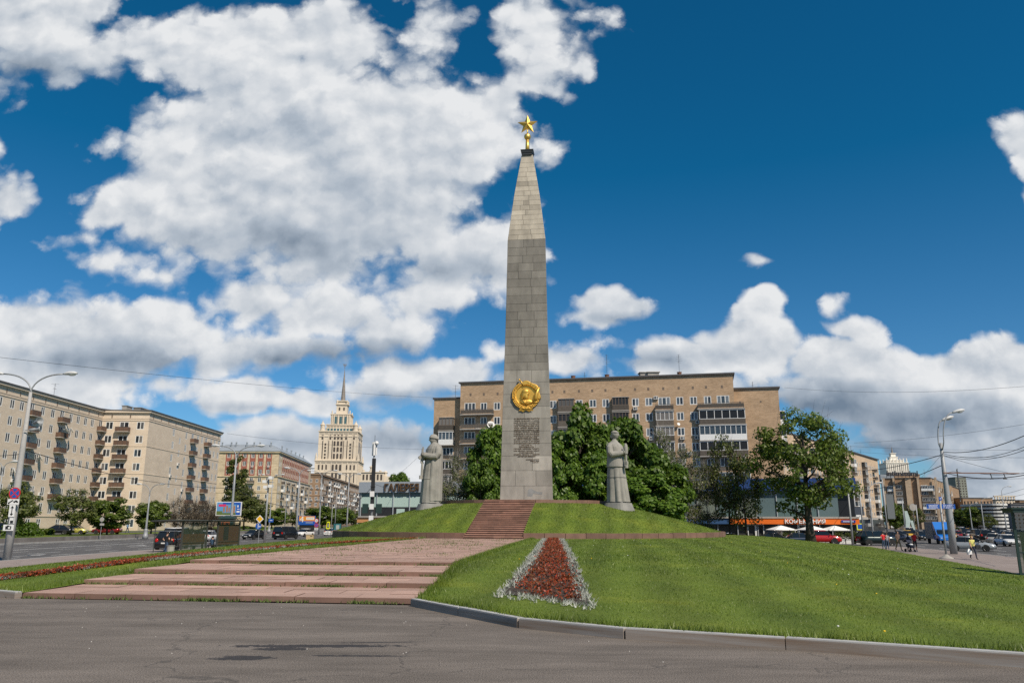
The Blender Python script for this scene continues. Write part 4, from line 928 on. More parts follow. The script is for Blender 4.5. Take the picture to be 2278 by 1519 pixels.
def balcony_mesh(kind, w, d=1.1, h=1.05, H=2.7, panes=4):
    k = ('balc', kind, round(w, 2), d, h, H, panes)
    if k in CACHE: return CACHE[k]
    mb = MB()
    if kind == 'panel':                       # slab with solid brown sheeting and a top rail
        mb.box(-w / 2 - .08, w / 2 + .08, -.14, 0, 0, d + .06, 1); mb.box(-w / 2, w / 2, .06, h - .06, d - .06, d - .01, 0); mb.box(-w / 2, -w / 2 + .05, .06, h - .06, 0, d - .06, 0); mb.box(w / 2 - .05, w / 2, .06, h - .06, 0, d - .06, 0)
        mb.box(-w / 2 - .02, w / 2 + .02, h - .06, h, d - .08, d + .02, 2)
        n = max(2, int(w / .9))
        for i in range(n + 1): x = -w / 2 + w * i / n; mb.box(x - .025, x + .025, 0, h, d - .012, d + .015, 2)
        m = [M_BALC, M_CONC, M_MET]
    elif kind == 'rail':
        mb.box(-w / 2 - .1, w / 2 + .1, -.2, 0, 0, d + .1, 1); mb.box(-w / 2, w / 2, h - .07, h, d - .06, d, 2); mb.box(-w / 2, w / 2, .12, .85, d - .04, d - .015, 0); mb.box(-w / 2, -w / 2 + .03, .12, .85, 0, d - .05, 0); mb.box(w / 2 - .03, w / 2, .12, .85, 0, d - .05, 0)
        n = max(2, int(w / .5))
        for i in range(n + 1): x = -w / 2 + w * i / n; mb.box(x - .02, x + .02, 0, h - .07, d - .045, d - .005, 2)
        m = [M_RAIL, M_CONC, M_MET]
    else:                                     # glazed loggia: parapet below, framed panes above
        mb.box(-w / 2 - .1, w / 2 + .1, -.18, 0, 0, d + .08, 1); mb.box(-w / 2, w / 2, 0, h, 0, d - .02, 0); mb.box(-w / 2 - .08, w / 2 + .08, H - .12, H, 0, d + .06, 3 if kind == 'white' else 1)
        mb.box(-w / 2 + .06, w / 2 - .06, h, H - .12, .05, d - .1, 2)
        for i in range(panes + 1): x = -w / 2 + w * i / panes; x = min(max(x, -w / 2 + .05), w / 2 - .05); mb.box(x - .05, x + .05, h, H - .12, d - .09, d - .03, 3)
        mb.box(-w / 2, w / 2, h, h + .08, d - .095, d - .025, 3); mb.box(-w / 2, w / 2, H - .22, H - .12, d - .095, d - .025, 3)
        m = [M_WPLA if kind == 'white' else M_RAIL, M_CONC, M_GLB if kind == 'white' else M_GL, M_WPLA if kind != 'dark' else M_WFB]
    CACHE[k] = mb.mesh('balcony', m); return CACHE[k]

class Bld:
    def __init__(s, name, label, L0, cat='building', rz=0):
        s.root = thing(name, label, cat, L0); s.L0 = Vector(L0); s.wall = MB(); s.items = []; s.T = Matrix.Translation(-s.L0)
    def face(s, P0, P1, z0, z1, wins=(), fm=None, gm=None, depth=.2, mi=0):
        fm = fm or M_WFR; gm = gm or M_GL
        M = facade(s.wall, P0, P1, z0, z1, [w[:4] for w in wins], depth, mi)
        Lr = math.hypot(P1[0] - P0[0], P1[1] - P0[1])
        for w in wins:
            if w[2] / 2 < w[0] < Lr - w[2] / 2:
                s.items.append((M @ Matrix.Translation((w[0], w[1], 0)), w[2], w[3], fm, gm, w[4] if len(w) > 4 else 1, w[5] if len(w) > 5 else False))
        return M
    def plain(s, P0, P1, z0, z1, mi=0): facade(s.wall, P0, P1, z0, z1, [], .1, mi)
    def part(s, name, me, M): return add(name, me, s.root, s.T @ M)
    def mpart(s, name, mb, m, **k): return mb.build(name, m, s.root, off=s.L0, **k)
    def band(s, mb, M, Lr, v0, v1, out, u0=0, mi=0): mb.box(u0 - (out if u0 == 0 else 0), Lr + out, v0, v1, -.05, out, mi, M)
    def done(s, wm, split=True, most=100):
        s.wall.build('wall', wm, s.root, off=s.L0, uv=True); put_windows(s.root, s.L0, s.items, split, most)
BZ = ROADZ + .1
def vofs(py, px, Y, z0): return XZ(px, py, Y)[1] - z0

# --- cream brick block on the left
A0 = D(-150, 1100, 118); A0 = (-94.0, 117.0); A1 = (-94.3, 180.0); F1 = (-83.7, 180.2); W1 = (-83.9, 226.0)
zr = XZ(0, 842, 140)[1]; b = Bld('apartment_building', 'long cream brick apartment block with brown balconies left of the road', (*A0, BZ))
zrow0 = XZ(34.8, 908, 146)[1]; FL = 3.13
rows = [zrow0 - FL * k - BZ for k in range(8)]
cols = [col_u(p, A0, A1) for p in (-62, -38, -16, 12.6, 34.8, 83.7, 106.8, 149, 166, 182.6, 198.4, 233.8)]; bcols = [col_u(p, A0, A1) for p in (-3, 58.5, 128, 217)][1:]
wins = [(u, v, 1.35, 1.75) for u in cols for v in rows[:7]] + [(u, rows[7] - 1.1, 1.5, 2.9, 1, True) for u in cols[:9]] + [(u, v, 1.5, 2.2 if k else 1.9) for u in bcols for k, v in enumerate([r - (.4 if i else 0) for i, r in enumerate(rows[:7])])]
MA = b.face(A0, A1, BZ, zr, wins)
for u in bcols:
    for k in range(0, 6): b.part('balcony', balcony_mesh('panel', 2.9), MA @ Matrix.Translation((u, rows[k] - .55 - (0 if k else 0), 0)))
LF = math.hypot(F1[0] - A1[0], F1[1] - A1[1])
fr = [(u, v, 1.7 if u != 5.0 else 2.1, 1.75) for u in (1.6, 5.0, 8.7) for v in rows[:7]] + [(u, rows[7], 1.7, 1.8) for u in (1.6, 8.7)]
MFr = b.face(A1, F1, BZ, zr, fr)
for k in range(0, 6): b.part('balcony', balcony_mesh('panel', 3.0), MFr @ Matrix.Translation((5.0, rows[k] - .55, 0)))
wc = [col_u(p, F1, W1) for p in (383, 412, 438, 448, 468.6, 476.5, 485, 493, 501)]; wb = [col_u(p, F1, W1) for p in (426, 457)]; wo = col_u(398, F1, W1)
wg = [(u, v, 1.15 if u > 12 else 1.3, 1.75) for u in wc for v in rows] + [(wo, v - 1.6, .95, 1.55) for v in rows[:7]] + [(u, v - .3, 1.4, 2.1) for u in wb for v in rows[:7]]
MW = b.face(F1, W1, BZ, zr, wg)
for u in wb:
    for k in range(0, 6): b.part('balcony', balcony_mesh('panel', 2.9), MW @ Matrix.Translation((u, rows[k] - .55, 0)))
b.plain(W1, (-105, 226), BZ, zr); b.plain((-105, 226), (-105, 117), BZ, zr); b.plain((-105, 117), A0, BZ, zr)
tr = MB(); LA, LW = 63.0, 45.8; HH = zr - BZ
for M, Lr in ((MA, LA - .4), (MFr, LF), (MW, LW)):
    b.band(tr, M, Lr, HH - 1.0, HH - .75, .16); b.band(tr, M, Lr, HH - .75, HH - .35, .45); b.band(tr, M, Lr, HH - 2.6, HH - 2.4, .1); b.band(tr, M, Lr, HH - 2.15, HH - 2.0, .08)
    b.band(tr, M, Lr, rows[7] + 2.15, rows[7] + 2.4, .1)
for M, Lr in ((MFr, LF), (MW, LW)): b.band(tr, M, Lr, rows[1] - .75, rows[1] - .6, .07); b.band(tr, M, Lr, rows[3] - .75, rows[3] - .6, .07)
b.mpart('cornice', tr, M_TRIM)
ve = MB()
for M, Lr in ((MA, LA), (MFr, LF), (MW, LW)):
    u = 2.0
    while u < Lr - 1: ve.box(u - .12, u + .12, HH - 1.95, HH - 1.2, .0, .06, 0, M); u += 4.2
b.mpart('roof_vents', ve, M_WFB, kind='stuff')
rf = MB(); rf.prism([(-93.4, 116.4), (-93.7, 179.6), (-83.1, 179.6), (-83.3, 226.6), (-105.6, 226.6), (-105.6, 116.4)], zr - .36, zr - .1); rf.loft([[(-93.5, 116.5, zr - .1), (-93.8, 179.5, zr - .1), (-83.2, 179.7, zr - .1), (-83.4, 226.5, zr - .1), (-105.5, 226.5, zr - .1), (-105.5, 116.5, zr - .1)], [(-99, 121, zr + .9), (-99, 181, zr + .9), (-94, 190, zr + .9), (-94, 221, zr + .9), (-100, 221, zr + .9), (-100, 121, zr + .9)]])
roof = b.mpart('roof', rf, M_ROOF)
for (x, y, s) in ((-92, 186, 1.4), (-90.5, 190, 2.2), (-92, 197, 1.2)):
    mb = MB(); mb.box(x - s * .4, x + s * .4, y - s, y + s, zr - .1, zr + 1.5); mb.box(x - s * .5, x + s * .5, y - s * 1.1, y + s * 1.1, zr + 1.5, zr + 1.65); mb.build('chimney', M_CONC, roof, off=b.L0)
for (px, py, sc_) in ((122, 955, 1.5), (137, 957, 1.0), (83, 1017, 1.5), (31, 1048, 1.2)):
    u = col_u(px, A0, A1); P = Vector(A0) + (Vector(A1) - Vector(A0)).normalized() * u; v = XZ(px, py, P.y)[1] - BZ
    b.part('satellite_dish', dish_mesh(), MA @ Matrix.Translation((u, v, 1.15 if px > 100 else .1)) @ Matrix.Scale(sc_, 4))
for (px, py) in ((100, 1102), (122, 1103), (83, 1098), (36, 1072)):
    u = col_u(px, A0, A1); P = Vector(A0) + (Vector(A1) - Vector(A0)).normalized() * u; b.part('air_conditioner', ac_mesh(), MA @ Matrix.Translation((u, XZ(px, py, P.y)[1] - BZ, 0)))
for (k, u) in ((1, wo), (3, wc[1]), (2, wc[0])): b.part('air_conditioner', ac_mesh(), MW @ Matrix.Translation((u, rows[k + 1] - .7, 0)))
antenna(b.root, (-94.6, 160, zr), 2.6, 2)
b.done(M_CREAM)

# --- buff block with red window panels
C0 = (-119.5, 318.0); C1 = (-93.8, 318.0); C2 = (-100.0, 394.0)
zr = XZ(640, 1004, 318)[1]; b = Bld('apartment_building', 'buff stone apartment block with red panels between its top floor windows', (*C0, BZ)); HH = zr - BZ
FL = 3.22; z0 = XZ(570, 1018, 318)[1] - BZ; rows = [z0 - FL * k for k in range(8)]
cols = [col_u(p, C0, C1) for p in (510.5, 528, 546, 564, 582, 600, 619.5)]
M1 = b.face(C0, C1, BZ, zr, [(u, v, 1.35, 1.8) for u in cols for v in rows], gm=M_GL)
scols = [2.2, 4.6] + [9 + 3.75 * k for k in range(17)]
M2 = b.face(C1, C2, BZ, zr, [(u, v, 1.25, 1.8) for u in scols for v in rows], gm=M_GLD)
b.plain(C2, (-122, 394), BZ, zr); b.plain((-122, 394), C0, BZ, zr)
tr = MB(); L2 = math.hypot(C2[0] - C1[0], C2[1] - C1[1])
for M, Lr in ((M1, 25.7), (M2, L2)):
    b.band(tr, M, Lr, HH - .5, HH, .55); b.band(tr, M, Lr, HH - .9, HH - .5, .25); b.band(tr, M, Lr, rows[2] - 1.1, rows[2] - .75, .3); b.band(tr, M, Lr, rows[4] - .95, rows[4] - .75, .12)
b.mpart('cornice', tr, M_STONE, uv=True)
for M, us in ((M1, cols[:6]), (M2, scols[2:])):
    for u in us:
        mb = MB()
        for (q0_, q1_) in ((rows[0] + 1.8, rows[0] + 2.5), (rows[1] + 1.8, rows[0]), (rows[2] + 1.8, rows[1]), (rows[2] - .6, rows[2])): mb.box(u - 1.15, u + 1.15, q0_ + .02, q1_ - .02, 0, .08)
        for v in rows[:3]: mb.box(u - 1.15, u - .72, v, v + 1.8, 0, .08); mb.box(u + .72, u + 1.15, v, v + 1.8, 0, .08)
        t = MB(); t.add(mb.v, mb.f, 0, M); b.mpart('red_panel', t, M_REDP)
for i, u in enumerate(cols):
    for k in ((3, 4) if i % 2 else (5, 6)):
        if i in (1, 3): b.part('balcony', balcony_mesh('rail', 2.6), M1 @ Matrix.Translation((u, rows[k] - .3, 0)))
for i, u in enumerate(scols[2:]):
    for k in (3, 4, 5, 6):
        if i % 3 == 0: b.part('balcony', balcony_mesh('rail' if (i + k) % 4 else 'white', 2.4), M2 @ Matrix.Translation((u, rows[k] - .3, 0)))
for i, u in enumerate(cols[1:]): b.part('air_conditioner', ac_mesh(), M1 @ Matrix.Translation((u, rows[1 + (i * 3) % 2] - .75, .08)))
rf = MB(); rf.loft([[(-120.2, 317.3, zr), (-93.1, 317.3, zr), (-99.3, 394.7, zr), (-122.7, 394.7, zr)], [(-120.2, 317.3, zr + .2), (-93.1, 317.3, zr + .2), (-99.3, 394.7, zr + .2), (-122.7, 394.7, zr + .2)], [(-117, 322, zr + 3.1), (-98.5, 322, zr + 3.1), (-103, 390, zr + 3.1), (-119, 390, zr + 3.1)]])
roof = b.mpart('roof', rf, M_ROOFG)
for k in range(7):
    x = -118 + 3.2 * k + .7 * math.sin(k * 2.3); mb = MB(); mb.box(x - .22, x + .22, 320, 320.6, zr + .5, zr + 3.4); mb.lathe([(.2, zr + 3.4), (.34, zr + 3.6), (.34, zr + 3.8), (.12, zr + 4.2)], 8, 0, Matrix.Translation((x, 320.5, 0))); mb.build('chimney', M_ROOFG, roof, off=b.L0)
for k in range(6):
    y = 330 + 10 * k; x = -95.5 - .08 * (y - 318); mb = MB(); mb.box(x - .2, x + .2, y, y + .6, zr + .3, zr + 3.0); mb.lathe([(.3, zr + 3), (.4, zr + 3.2), (.1, zr + 3.6)], 8, 0, Matrix.Translation((x, y + .5, 0))); mb.build('chimney', M_ROOFG, roof, off=b.L0)
for u in (.5, L2 - .6): mb = MB(); mb.tube([M2 @ Vector((u, .2, .12)), M2 @ Vector((u, HH - .9, .12))], .09, 6); b.mpart('downpipe', mb, M_CONC)
b.done(M_STONE, split=False)

# --- brown block beyond
C0 = (-111.5, 436.0); C1 = (-105.2, 436.0); C2 = (-115.5, 630.0)
zr = XZ(729, 1054, 436)[1]; b = Bld('apartment_building', 'plain brown brick apartment block crowded with white balconies below the spired tower', (*C0, BZ)); HH = zr - BZ; FL = 3.2
rows = [HH - 4.6 - FL * k for k in range(8)]
M1 = b.face(C0, C1, BZ, zr, [(u, v, 1.4, 1.8) for u in (1.3, 4.6) for v in rows]); L2 = math.hypot(C2[0] - C1[0], C2[1] - C1[1])
sc_ = [2 + 4.2 * k for k in range(45)]; M2 = b.face(C1, C2, BZ, zr, [(u, v, 1.6, 1.9) for u in sc_ for v in rows], gm=M_GLD)
b.plain(C2, (-135, 630), BZ, zr); b.plain((-135, 630), (-135, 436), BZ, zr); b.plain((-135, 436), C0, BZ, zr)
tr = MB()
for M, Lr in ((M1, 6.3), (M2, L2)): b.band(tr, M, Lr, HH - .5, HH, .7); b.band(tr, M, Lr, HH - 1.6, HH - 1.1, .2); b.band(tr, M, Lr, rows[2] - .9, rows[2] - .6, .15)
b.mpart('cornice', tr, M_BROWN, uv=True)
rf = MB(); rf.prism([(-135.6, 435.3), (-104.5, 435.3), (-114.8, 630.6), (-135.6, 630.6)], zr, zr + .35); b.mpart('roof', rf, M_ROOF)
n = 0
for k in range(0, 45, 2):
    for r in range(7):
        if random.random() < .62 and n < 95: b.part('balcony', balcony_mesh(random.choice(('white', 'rail', 'dark', 'white')), 2.6), M2 @ Matrix.Translation((sc_[k] + 2.1, rows[r] - .4, 0))); n += 1
for k in range(14): b.part('air_conditioner', ac_mesh(), M2 @ Matrix.Translation((sc_[k] + 1.1, rows[(k * 5) % 7] - .4, 0)))
for u in (1.3, 4.6):
    for r in (1, 3): b.part('air_conditioner', ac_mesh(), M1 @ Matrix.Translation((u + .9, rows[r] - .3, 0)) @ Matrix.Scale(1.4, 4))
b.done(M_BROWN, split=False)

# --- tan brick block behind the obelisk
def PX(px, Y): p = D(px, 1000, Y); return (p.x, p.y)
Bm0, Bm1 = PX(1022, 158), PX(1640, 146.5); Bl0, Bl1 = PX(963, 160.6), PX(1023, 159.4); Br0, Br1 = PX(1638, 148.6), PX(1741, 146.9)
zr = XZ(1640, 832, 146.5)[1]; zl = XZ(963, 888, 160.6)[1]; zw = XZ(1740, 863, 146.9)[1]
b = Bld('apartment_building', 'wide tan brick apartment block with varied balconies standing behind the obelisk', (*Bm0, BZ))
FL = 2.93; r0 = XZ(1448, 903, 150.2)[1] - BZ; rows = [r0 - FL * k for k in range(9)]
U = lambda p: col_u(p, Bm0, Bm1)
single = [1075, 1105, 1140, 1200, 1231, 1290, 1321, 1350, 1417, 1447, 1517, 1548, 1580]; wide = [1044, 1384, 1482, 1615]
wl = [(U(p), v, 1.35, 1.55) for p in single for v in rows] + [(U(p), v - (.0 if p != 1044 else .0), 2.3, 1.6, 2) for p in wide for v in rows]
wl += [(U(1384 - 122), v, 2.3, 1.6, 2) for v in rows]
vents = [1045, 1075, 1106, 1230, 1257, 1290, 1320, 1350, 1384, 1417, 1447, 1481, 1516, 1548, 1578, 1614]
M1 = b.face(Bm0, Bm1, BZ, zr, wl, gm=M_GLB)
ve = MB()
for p in vents: u = U(p); ve.box(u - .2, u + .2, r0 + 3.0, r0 + 3.55, -.1, .012, 0, M1)
b.mpart('attic_vents', ve, M_WFB, kind='stuff')
for k in range(4):
    b.part('balcony', balcony_mesh('rail', 6.6, 1.2), M1 @ Matrix.Translation((U(1073) - 1.0, rows[k] - .85, 0)))
for k in range(9):
    if k < 7: b.part('balcony', balcony_mesh('dark' if k < 2 else 'grey', 3.1, 1.2, 1.0, 2.6, 5), M1 @ Matrix.Translation((U(1384), rows[k] - .85, 0)))
    if k == 0: b.part('balcony', balcony_mesh('rail', 3.4, 1.2), M1 @ Matrix.Translation((U(1482), rows[0] - .95, 0)))
    elif k < 7: b.part('balcony', balcony_mesh('grey', 3.3, 1.2, 1.0, 2.75, 4), M1 @ Matrix.Translation((U(1482), rows[k] - 1.05, 0)))
    if k == 0: b.part('balcony', balcony_mesh('rail', 8.4, 1.3), M1 @ Matrix.Translation((U(1608), rows[0] - .95, 0)))
    elif k < 8: b.part('balcony', balcony_mesh(('grey', 'white', 'grey', 'rail', 'white', 'grey', 'grey')[k - 1], 8.2 + .15 * k, 1.3, 1.0, 2.8, 6 if k != 2 else 9), M1 @ Matrix.Translation((U(1610), rows[k] - 1.05, 0)))
    if k < 5: b.part('balcony', balcony_mesh('dark', 3.1, 1.2, 1.0, 2.6, 4), M1 @ Matrix.Translation((U(1262), rows[k] - .85, 0)))
for (p, k) in ((1060, 1), (1075, 2), (1060, 3), (1413, 0), (1460, -1), (1413, 2), (1552, 1), (1516, 2), (1548, 2), (1530, 3), (1447, 2)): b.part('air_conditioner', ac_mesh(), M1 @ Matrix.Translation((U(p) + .3, rows[max(k, 0)] - (.75 if k >= 0 else -1.2), 0)))
for (p, k) in ((1093, 1), (1512, 1), (1416, 1)): b.part('satellite_dish', dish_mesh(), M1 @ Matrix.Translation((U(p), rows[k] - .2 if p == 1093 else rows[k] - .8, .3)) @ Matrix.Scale(1.3 if p == 1093 else .5, 4))
# left wing, one floor lower, and right wing with few openings
Ml = b.face(Bl0, Bl1, BZ, zl, [(3.2, v - FL, 2.2, 1.6, 2) for v in rows], gm=M_GLB)
for k in range(7): b.part('balcony', balcony_mesh(('dark', 'white', 'rail', 'grey', 'grey', 'dark', 'white')[k], 3.0, 1.3, 1.0, 2.65, 4), Ml @ Matrix.Translation((3.0, rows[k + 1] - .2 if k > 5 else rows[k + 1] - .9, 0)))
b.plain((Bl0[0] + 1.5, Bl0[1] + 14), Bl0, BZ, zl)
lw = [(1.2, rows[k] - 2.1, .9, 1.5, 0) for k in range(1, 8)]
Mr = b.face(Br0, Br1, BZ, zw, lw)
ve = MB()
for u in (1.2, 5.0): ve.box(u - .16, u + .16, XZ(1662, 894, 147)[1] - BZ, XZ(1662, 890, 147)[1] - BZ, -.1, .012, 0, Mr)
b.mpart('wall_vents', ve, M_WFB)
bk = (Br1[0] + 3.5, Br1[1] + 14.5); b.plain(Br1, bk, BZ, zw); 
b.plain(Bm1, (Bm1[0] + 3.4, Bm1[1] + 14), BZ, zr); b.plain((Bm0[0] + 3.4, Bm0[1] + 14), Bm0, BZ, zr); b.plain(bk, (Bl0[0] + 1.5, Bl0[1] + 14), BZ, zl)
b.plain((Bm1[0] + 3.4, Bm1[1] + 14), (Bm0[0] + 3.4, Bm0[1] + 14), zl - 2, zr)
rf = MB()
def quadroof(P0, P1, z, dx=3.4, dy=14.2, o=.35):
    e = (Vector(P1) - Vector(P0)).normalized(); a = Vector(P0) - e * o; c = Vector(P1) + e * o; n_ = Vector((e.y, -e.x)) * o
    rf.prism([tuple(a + n_), tuple(c + n_), (c.x + dx, c.y + dy), (a.x + dx, a.y + dy)], z, z + .28)
quadroof(Bm0, Bm1, zr); quadroof(Bl0, Bl1, zl, 2, 14, .25); quadroof(Br0, Br1, zw, 3.4, 14, .3); roof = b.mpart('roof', rf, M_ROOF)
for p, k in ((1274, 'v'), (1352, 'va'), (1519, 'va'), (1440, 'h'), (1457, 'h')):
    u = U(p); P = M1 @ Vector((u, HH * 0, -2.2)); mb = MB()
    if k[0] == 'v': mb.lathe([(.42, zr + .2), (.42, zr + 1.0), (.5, zr + 1.05), (.5, zr + 1.15)], 10, 0, Matrix.Translation((P.x, P.y, 0))); mb.build('roof_vent', M_RUSTP, roof, off=b.L0)
    else: mb.box(P.x - 1.1, P.x + 1.1, P.y - 1, P.y + 1, zr + .2, zr + 1.1); mb.box(P.x - 1.3, P.x + 1.3, P.y - 1.2, P.y + 1.2, zr + 1.1, zr + 1.25); mb.build('roof_hatch', M_CONC, roof, off=b.L0)
    if k == 'va': antenna(b.root, (P.x, P.y, zr + 1.1), 4.2 if p < 1400 else 3.6, 5)
antenna(b.root, (*(M1 @ Vector((U(1302), 0, -1)))[:2], zr), 1.6, 1); antenna(b.root, (Bl0[0] + 4.3, Bl0[1] + 1, zl), 3.2, 3); antenna(b.root, (Br0[0] + 4.2, Br0[1] + 1, zw), 1.7, 1)
for k in range(3): b.part('balcony', balcony_mesh('white', 2.6, 1.0), frame((*Br1, BZ), (bk[0] - Br1[0], bk[1] - Br1[1])) @ Matrix.Translation((1.8, rows[1] - 1.0 - 3 * k, 0)))
b.done(M_BRICK)

# --- long brick block up the right hand street
Q0, Q1 = (66.0, 206.0), (148.0, 319.0); zr = XZ(1948, 1023, 319)[1]; b = Bld('apartment_building', 'long pale brick apartment block running up the right hand street past the big tree', (*Q0, BZ)); HH = zr - BZ
Lq = math.hypot(Q1[0] - Q0[0], Q1[1] - Q0[1]); FL = 2.95; rows = [HH - 4.7 - FL * k for k in range(8)]
cols = [2.5 + 3.4 * k for k in range(40)]
M1 = b.face(Q0, Q1, BZ, zr, [(u, v, 1.2 if i % 4 else 1.7, 1.6) for i, u in enumerate(cols) for v in rows], gm=M_GLD)
b.plain(Q1, (138, 330), BZ, zr); b.plain((138, 330), (56, 217), BZ, zr); b.plain((56, 217), Q0, BZ, zr)
n = 0
for i, u in enumerate(cols):
    if i % 5 == 2:
        for r in range(8):
            if n < 90: b.part('balcony', balcony_mesh(random.choice(('rail', 'grey', 'white', 'grey')), 3.4, 1.3), M1 @ Matrix.Translation((u + 1.2, rows[r] - .6, 0))); n += 1
rf = MB(); rf.prism([(65.6, 205.3), (148.8, 319.1), (138, 330.8), (55.3, 217)], zr, zr + .35); b.mpart('roof', rf, M_ROOF)
sh = MB(); sh.box(0, Lq, 0, 4.0, .02, .25, 0, M1); b.mpart('shop_front', sh, M_GLD); sh = MB(); sh.box(0, Lq, 4.0, 4.9, 0, .5, 0, M1); b.mpart('shop_fascia', sh, M_CONC)
for k in range(8): antenna(b.root, (70 + 9 * k, 213 + 12.4 * k, zr + .3), 2.2, 3)
for k in range(20): b.part('air_conditioner', ac_mesh(), M1 @ Matrix.Translation((cols[(k * 3 + 5) % 40] - 1.2, rows[(k * 5) % 8], 0)))
b.done(M_BRICKP, split=False)

# --- brown block with ribs and rooftop letters
R0, R1, R2 = PX(1956, 405), PX(2060, 396), PX(2122, 520); zr = XZ(2050, 1063, 396)[1]
b = Bld('apartment_building', 'brown brick block with projecting ribs and large rooftop letters', (*R0, BZ)); HH = zr - BZ
L1 = math.hypot(R1[0] - R0[0], R1[1] - R0[1]); L2 = math.hypot(R2[0] - R1[0], R2[1] - R1[1]); rows = [HH - 5.2 - 3.0 * k for k in range(7)]
M1 = b.face(R0, R1, BZ, zr, [(u, v, 2.9, 1.8, 3) for u in (3.2, 7.2, 18.6, 21.6) for v in rows], depth=.9, gm=M_GLD)
M2 = b.face(R1, R2, BZ, zr, [(u, v, 1.5, 1.7) for u in [4 + 5.2 * k for k in range(20)] for v in rows], gm=M_GLD)
e = (Vector(R2) - Vector(R1)); b.plain(R2, (R2[0] - 26, R2[1] + 6), BZ, zr); b.plain((R2[0] - 26, R2[1] + 6), R0, BZ, zr)
for u, w in ((5.1, .9), (11.6, 2.6), (16.1, 1.0), (23.9, 1.0), (.6, 1.0)): mb = MB(); mb.box(u - w / 2, u + w / 2, 0, HH + .3, .02, 1.3, 0, M1); b.mpart('rib', mb, M_BRICKP, uv=True)
for k in range(13): mb = MB(); mb.box(1.0 + 8 * k, 2.4 + 8 * k, 0, HH - .2, .02, .8, 0, M2); b.mpart('rib', mb, M_BRICKP, uv=True)
for u in (3.2, 7.2, 18.6, 21.6):
    for k, v in enumerate(rows): b.part('balcony', balcony_mesh(('white', 'rail', 'grey')[(k + int(u)) % 3], 2.9, .8, 1.0, 2.5, 4), M1 @ Matrix.Translation((u, v - 1.0, 0)))
for k in range(12):
    for r in range(6): b.part('balcony', balcony_mesh(('grey', 'white', 'rail', 'dark')[(k * 3 + r) % 4], 2.4, .8), M2 @ Matrix.Translation((6.6 + 8 * k, rows[r] - .9, 0)))
rf = MB(); rf.prism([(R0[0], R0[1] - .4), (R1[0] + .4, R1[1] - .4), (R2[0] + .4, R2[1]), (R2[0] - 26, R2[1] + 6)], zr, zr + .4); roof = b.mpart('roof', rf, M_ROOF)
mb = MB(); mb.box(R1[0] - 1, R1[0] + 17, R1[1] + 42, R1[1] + 60, zr, zr + 4.6); mb.build('penthouse', M_BROWN, roof, off=b.L0, uv=True)
mb = MB(); mb.box(R0[0] + 2, R0[0] + 9, R0[1] + 6, R0[1] + 12, zr, zr + 2.6); mb.build('penthouse', M_ROOFG, roof, off=b.L0)
lx0, lx1 = D(1973, 1052, 398), D(2041, 1052, 398); tm = text_mesh('intimissimi', mat('sign letters dark', (.03, .03, .035), .5), width=(lx1 - lx0).length, ext=.25, bold=.03)
h_ = max(v.co.y for v in tm.vertices)
add('lettering', tm, b.root, b.T @ frame(((lx0.x + lx1.x) / 2, 398, XZ(2007, 1053, 398)[1]), (1, -.05)))
fr = MB()
for k in range(9): x = lx0.x + (lx1.x - lx0.x) * k / 8; fr.tube([(x, 398.6, zr + .2), (x, 398.6, XZ(2007, 1053, 398)[1])], .12, 4)
fr.tube([(lx0.x, 398.6, XZ(2007, 1058, 398)[1]), (lx1.x, 398.6, XZ(2007, 1058, 398)[1])], .12, 4); b.mpart('sign_frame', fr, M_MET)
for k in range(4): antenna(b.root, (R1[0] + 2 + 4.5 * k, R1[1] + 8 + 20 * k, zr), 5, 4)
b.done(M_BROWN, split=False)

# --- low glass gallery
g0, g1 = PX(808, 132), PX(1890, 115); gv = Vector(g1) - Vector(g0); Lg = gv.length
zt_ = XZ(1890, 1063, 115)[1]; zf = XZ(1890, 1090, 115)[1]; zo1 = XZ(1890, 1153, 115)[1]; zo0 = XZ(1890, 1166, 115)[1]
b = Bld('gallery_building', 'low two storey glass gallery with a grey and blue fascia and cafe sign', (*g0, BZ)); Hh = zt_ - BZ
M1 = frame((*g0, BZ), gv); zf -= BZ; zo1 -= BZ; zo0 -= BZ
M_FG = mat('grey fascia', (.30, .335, .375), .5, var=.06, vscale=.3); M_FB = mat('blue fascia sheet', (.012, .05, .19), .6, var=.25, vscale=.25); M_OR = mat('orange fascia', (.80, .16, .015), .5, var=.06, vscale=1); M_ORP = mat('pale orange fascia', (.55, .27, .11), .6)
M_BLUE2 = mat('dull blue fascia', (.03, .085, .2), .6); M_BLIND = mat('pale green blinds', (.43, .56, .50), .35); M_GTEAL = glass_mat('teal glazing', [(.10, .155, .155), (.13, .19, .185), (.17, .2, .17), (.11, .16, .17)], .04); M_ALU = mat('aluminium mullion', (.45, .48, .5), .4, metal=.3)
split_u = Lg * .42
mb = MB(); mb.box(-.3, split_u, zf, Hh, -16, .35, 0, M1); b.mpart('fascia', mb, M_FG)
mb = MB(); mb.box(split_u + .01, Lg + .3, zf, Hh, -16, .6, 0, M1); b.mpart('fascia', mb, M_FB)
mb = MB(); mb.box(0, Lg, 0, zf - .02, -15.5, -.35, 0, M1); b.mpart('wall', mb, M_GLD)
k = 0; pw = 2.85; n = int(Lg / pw)
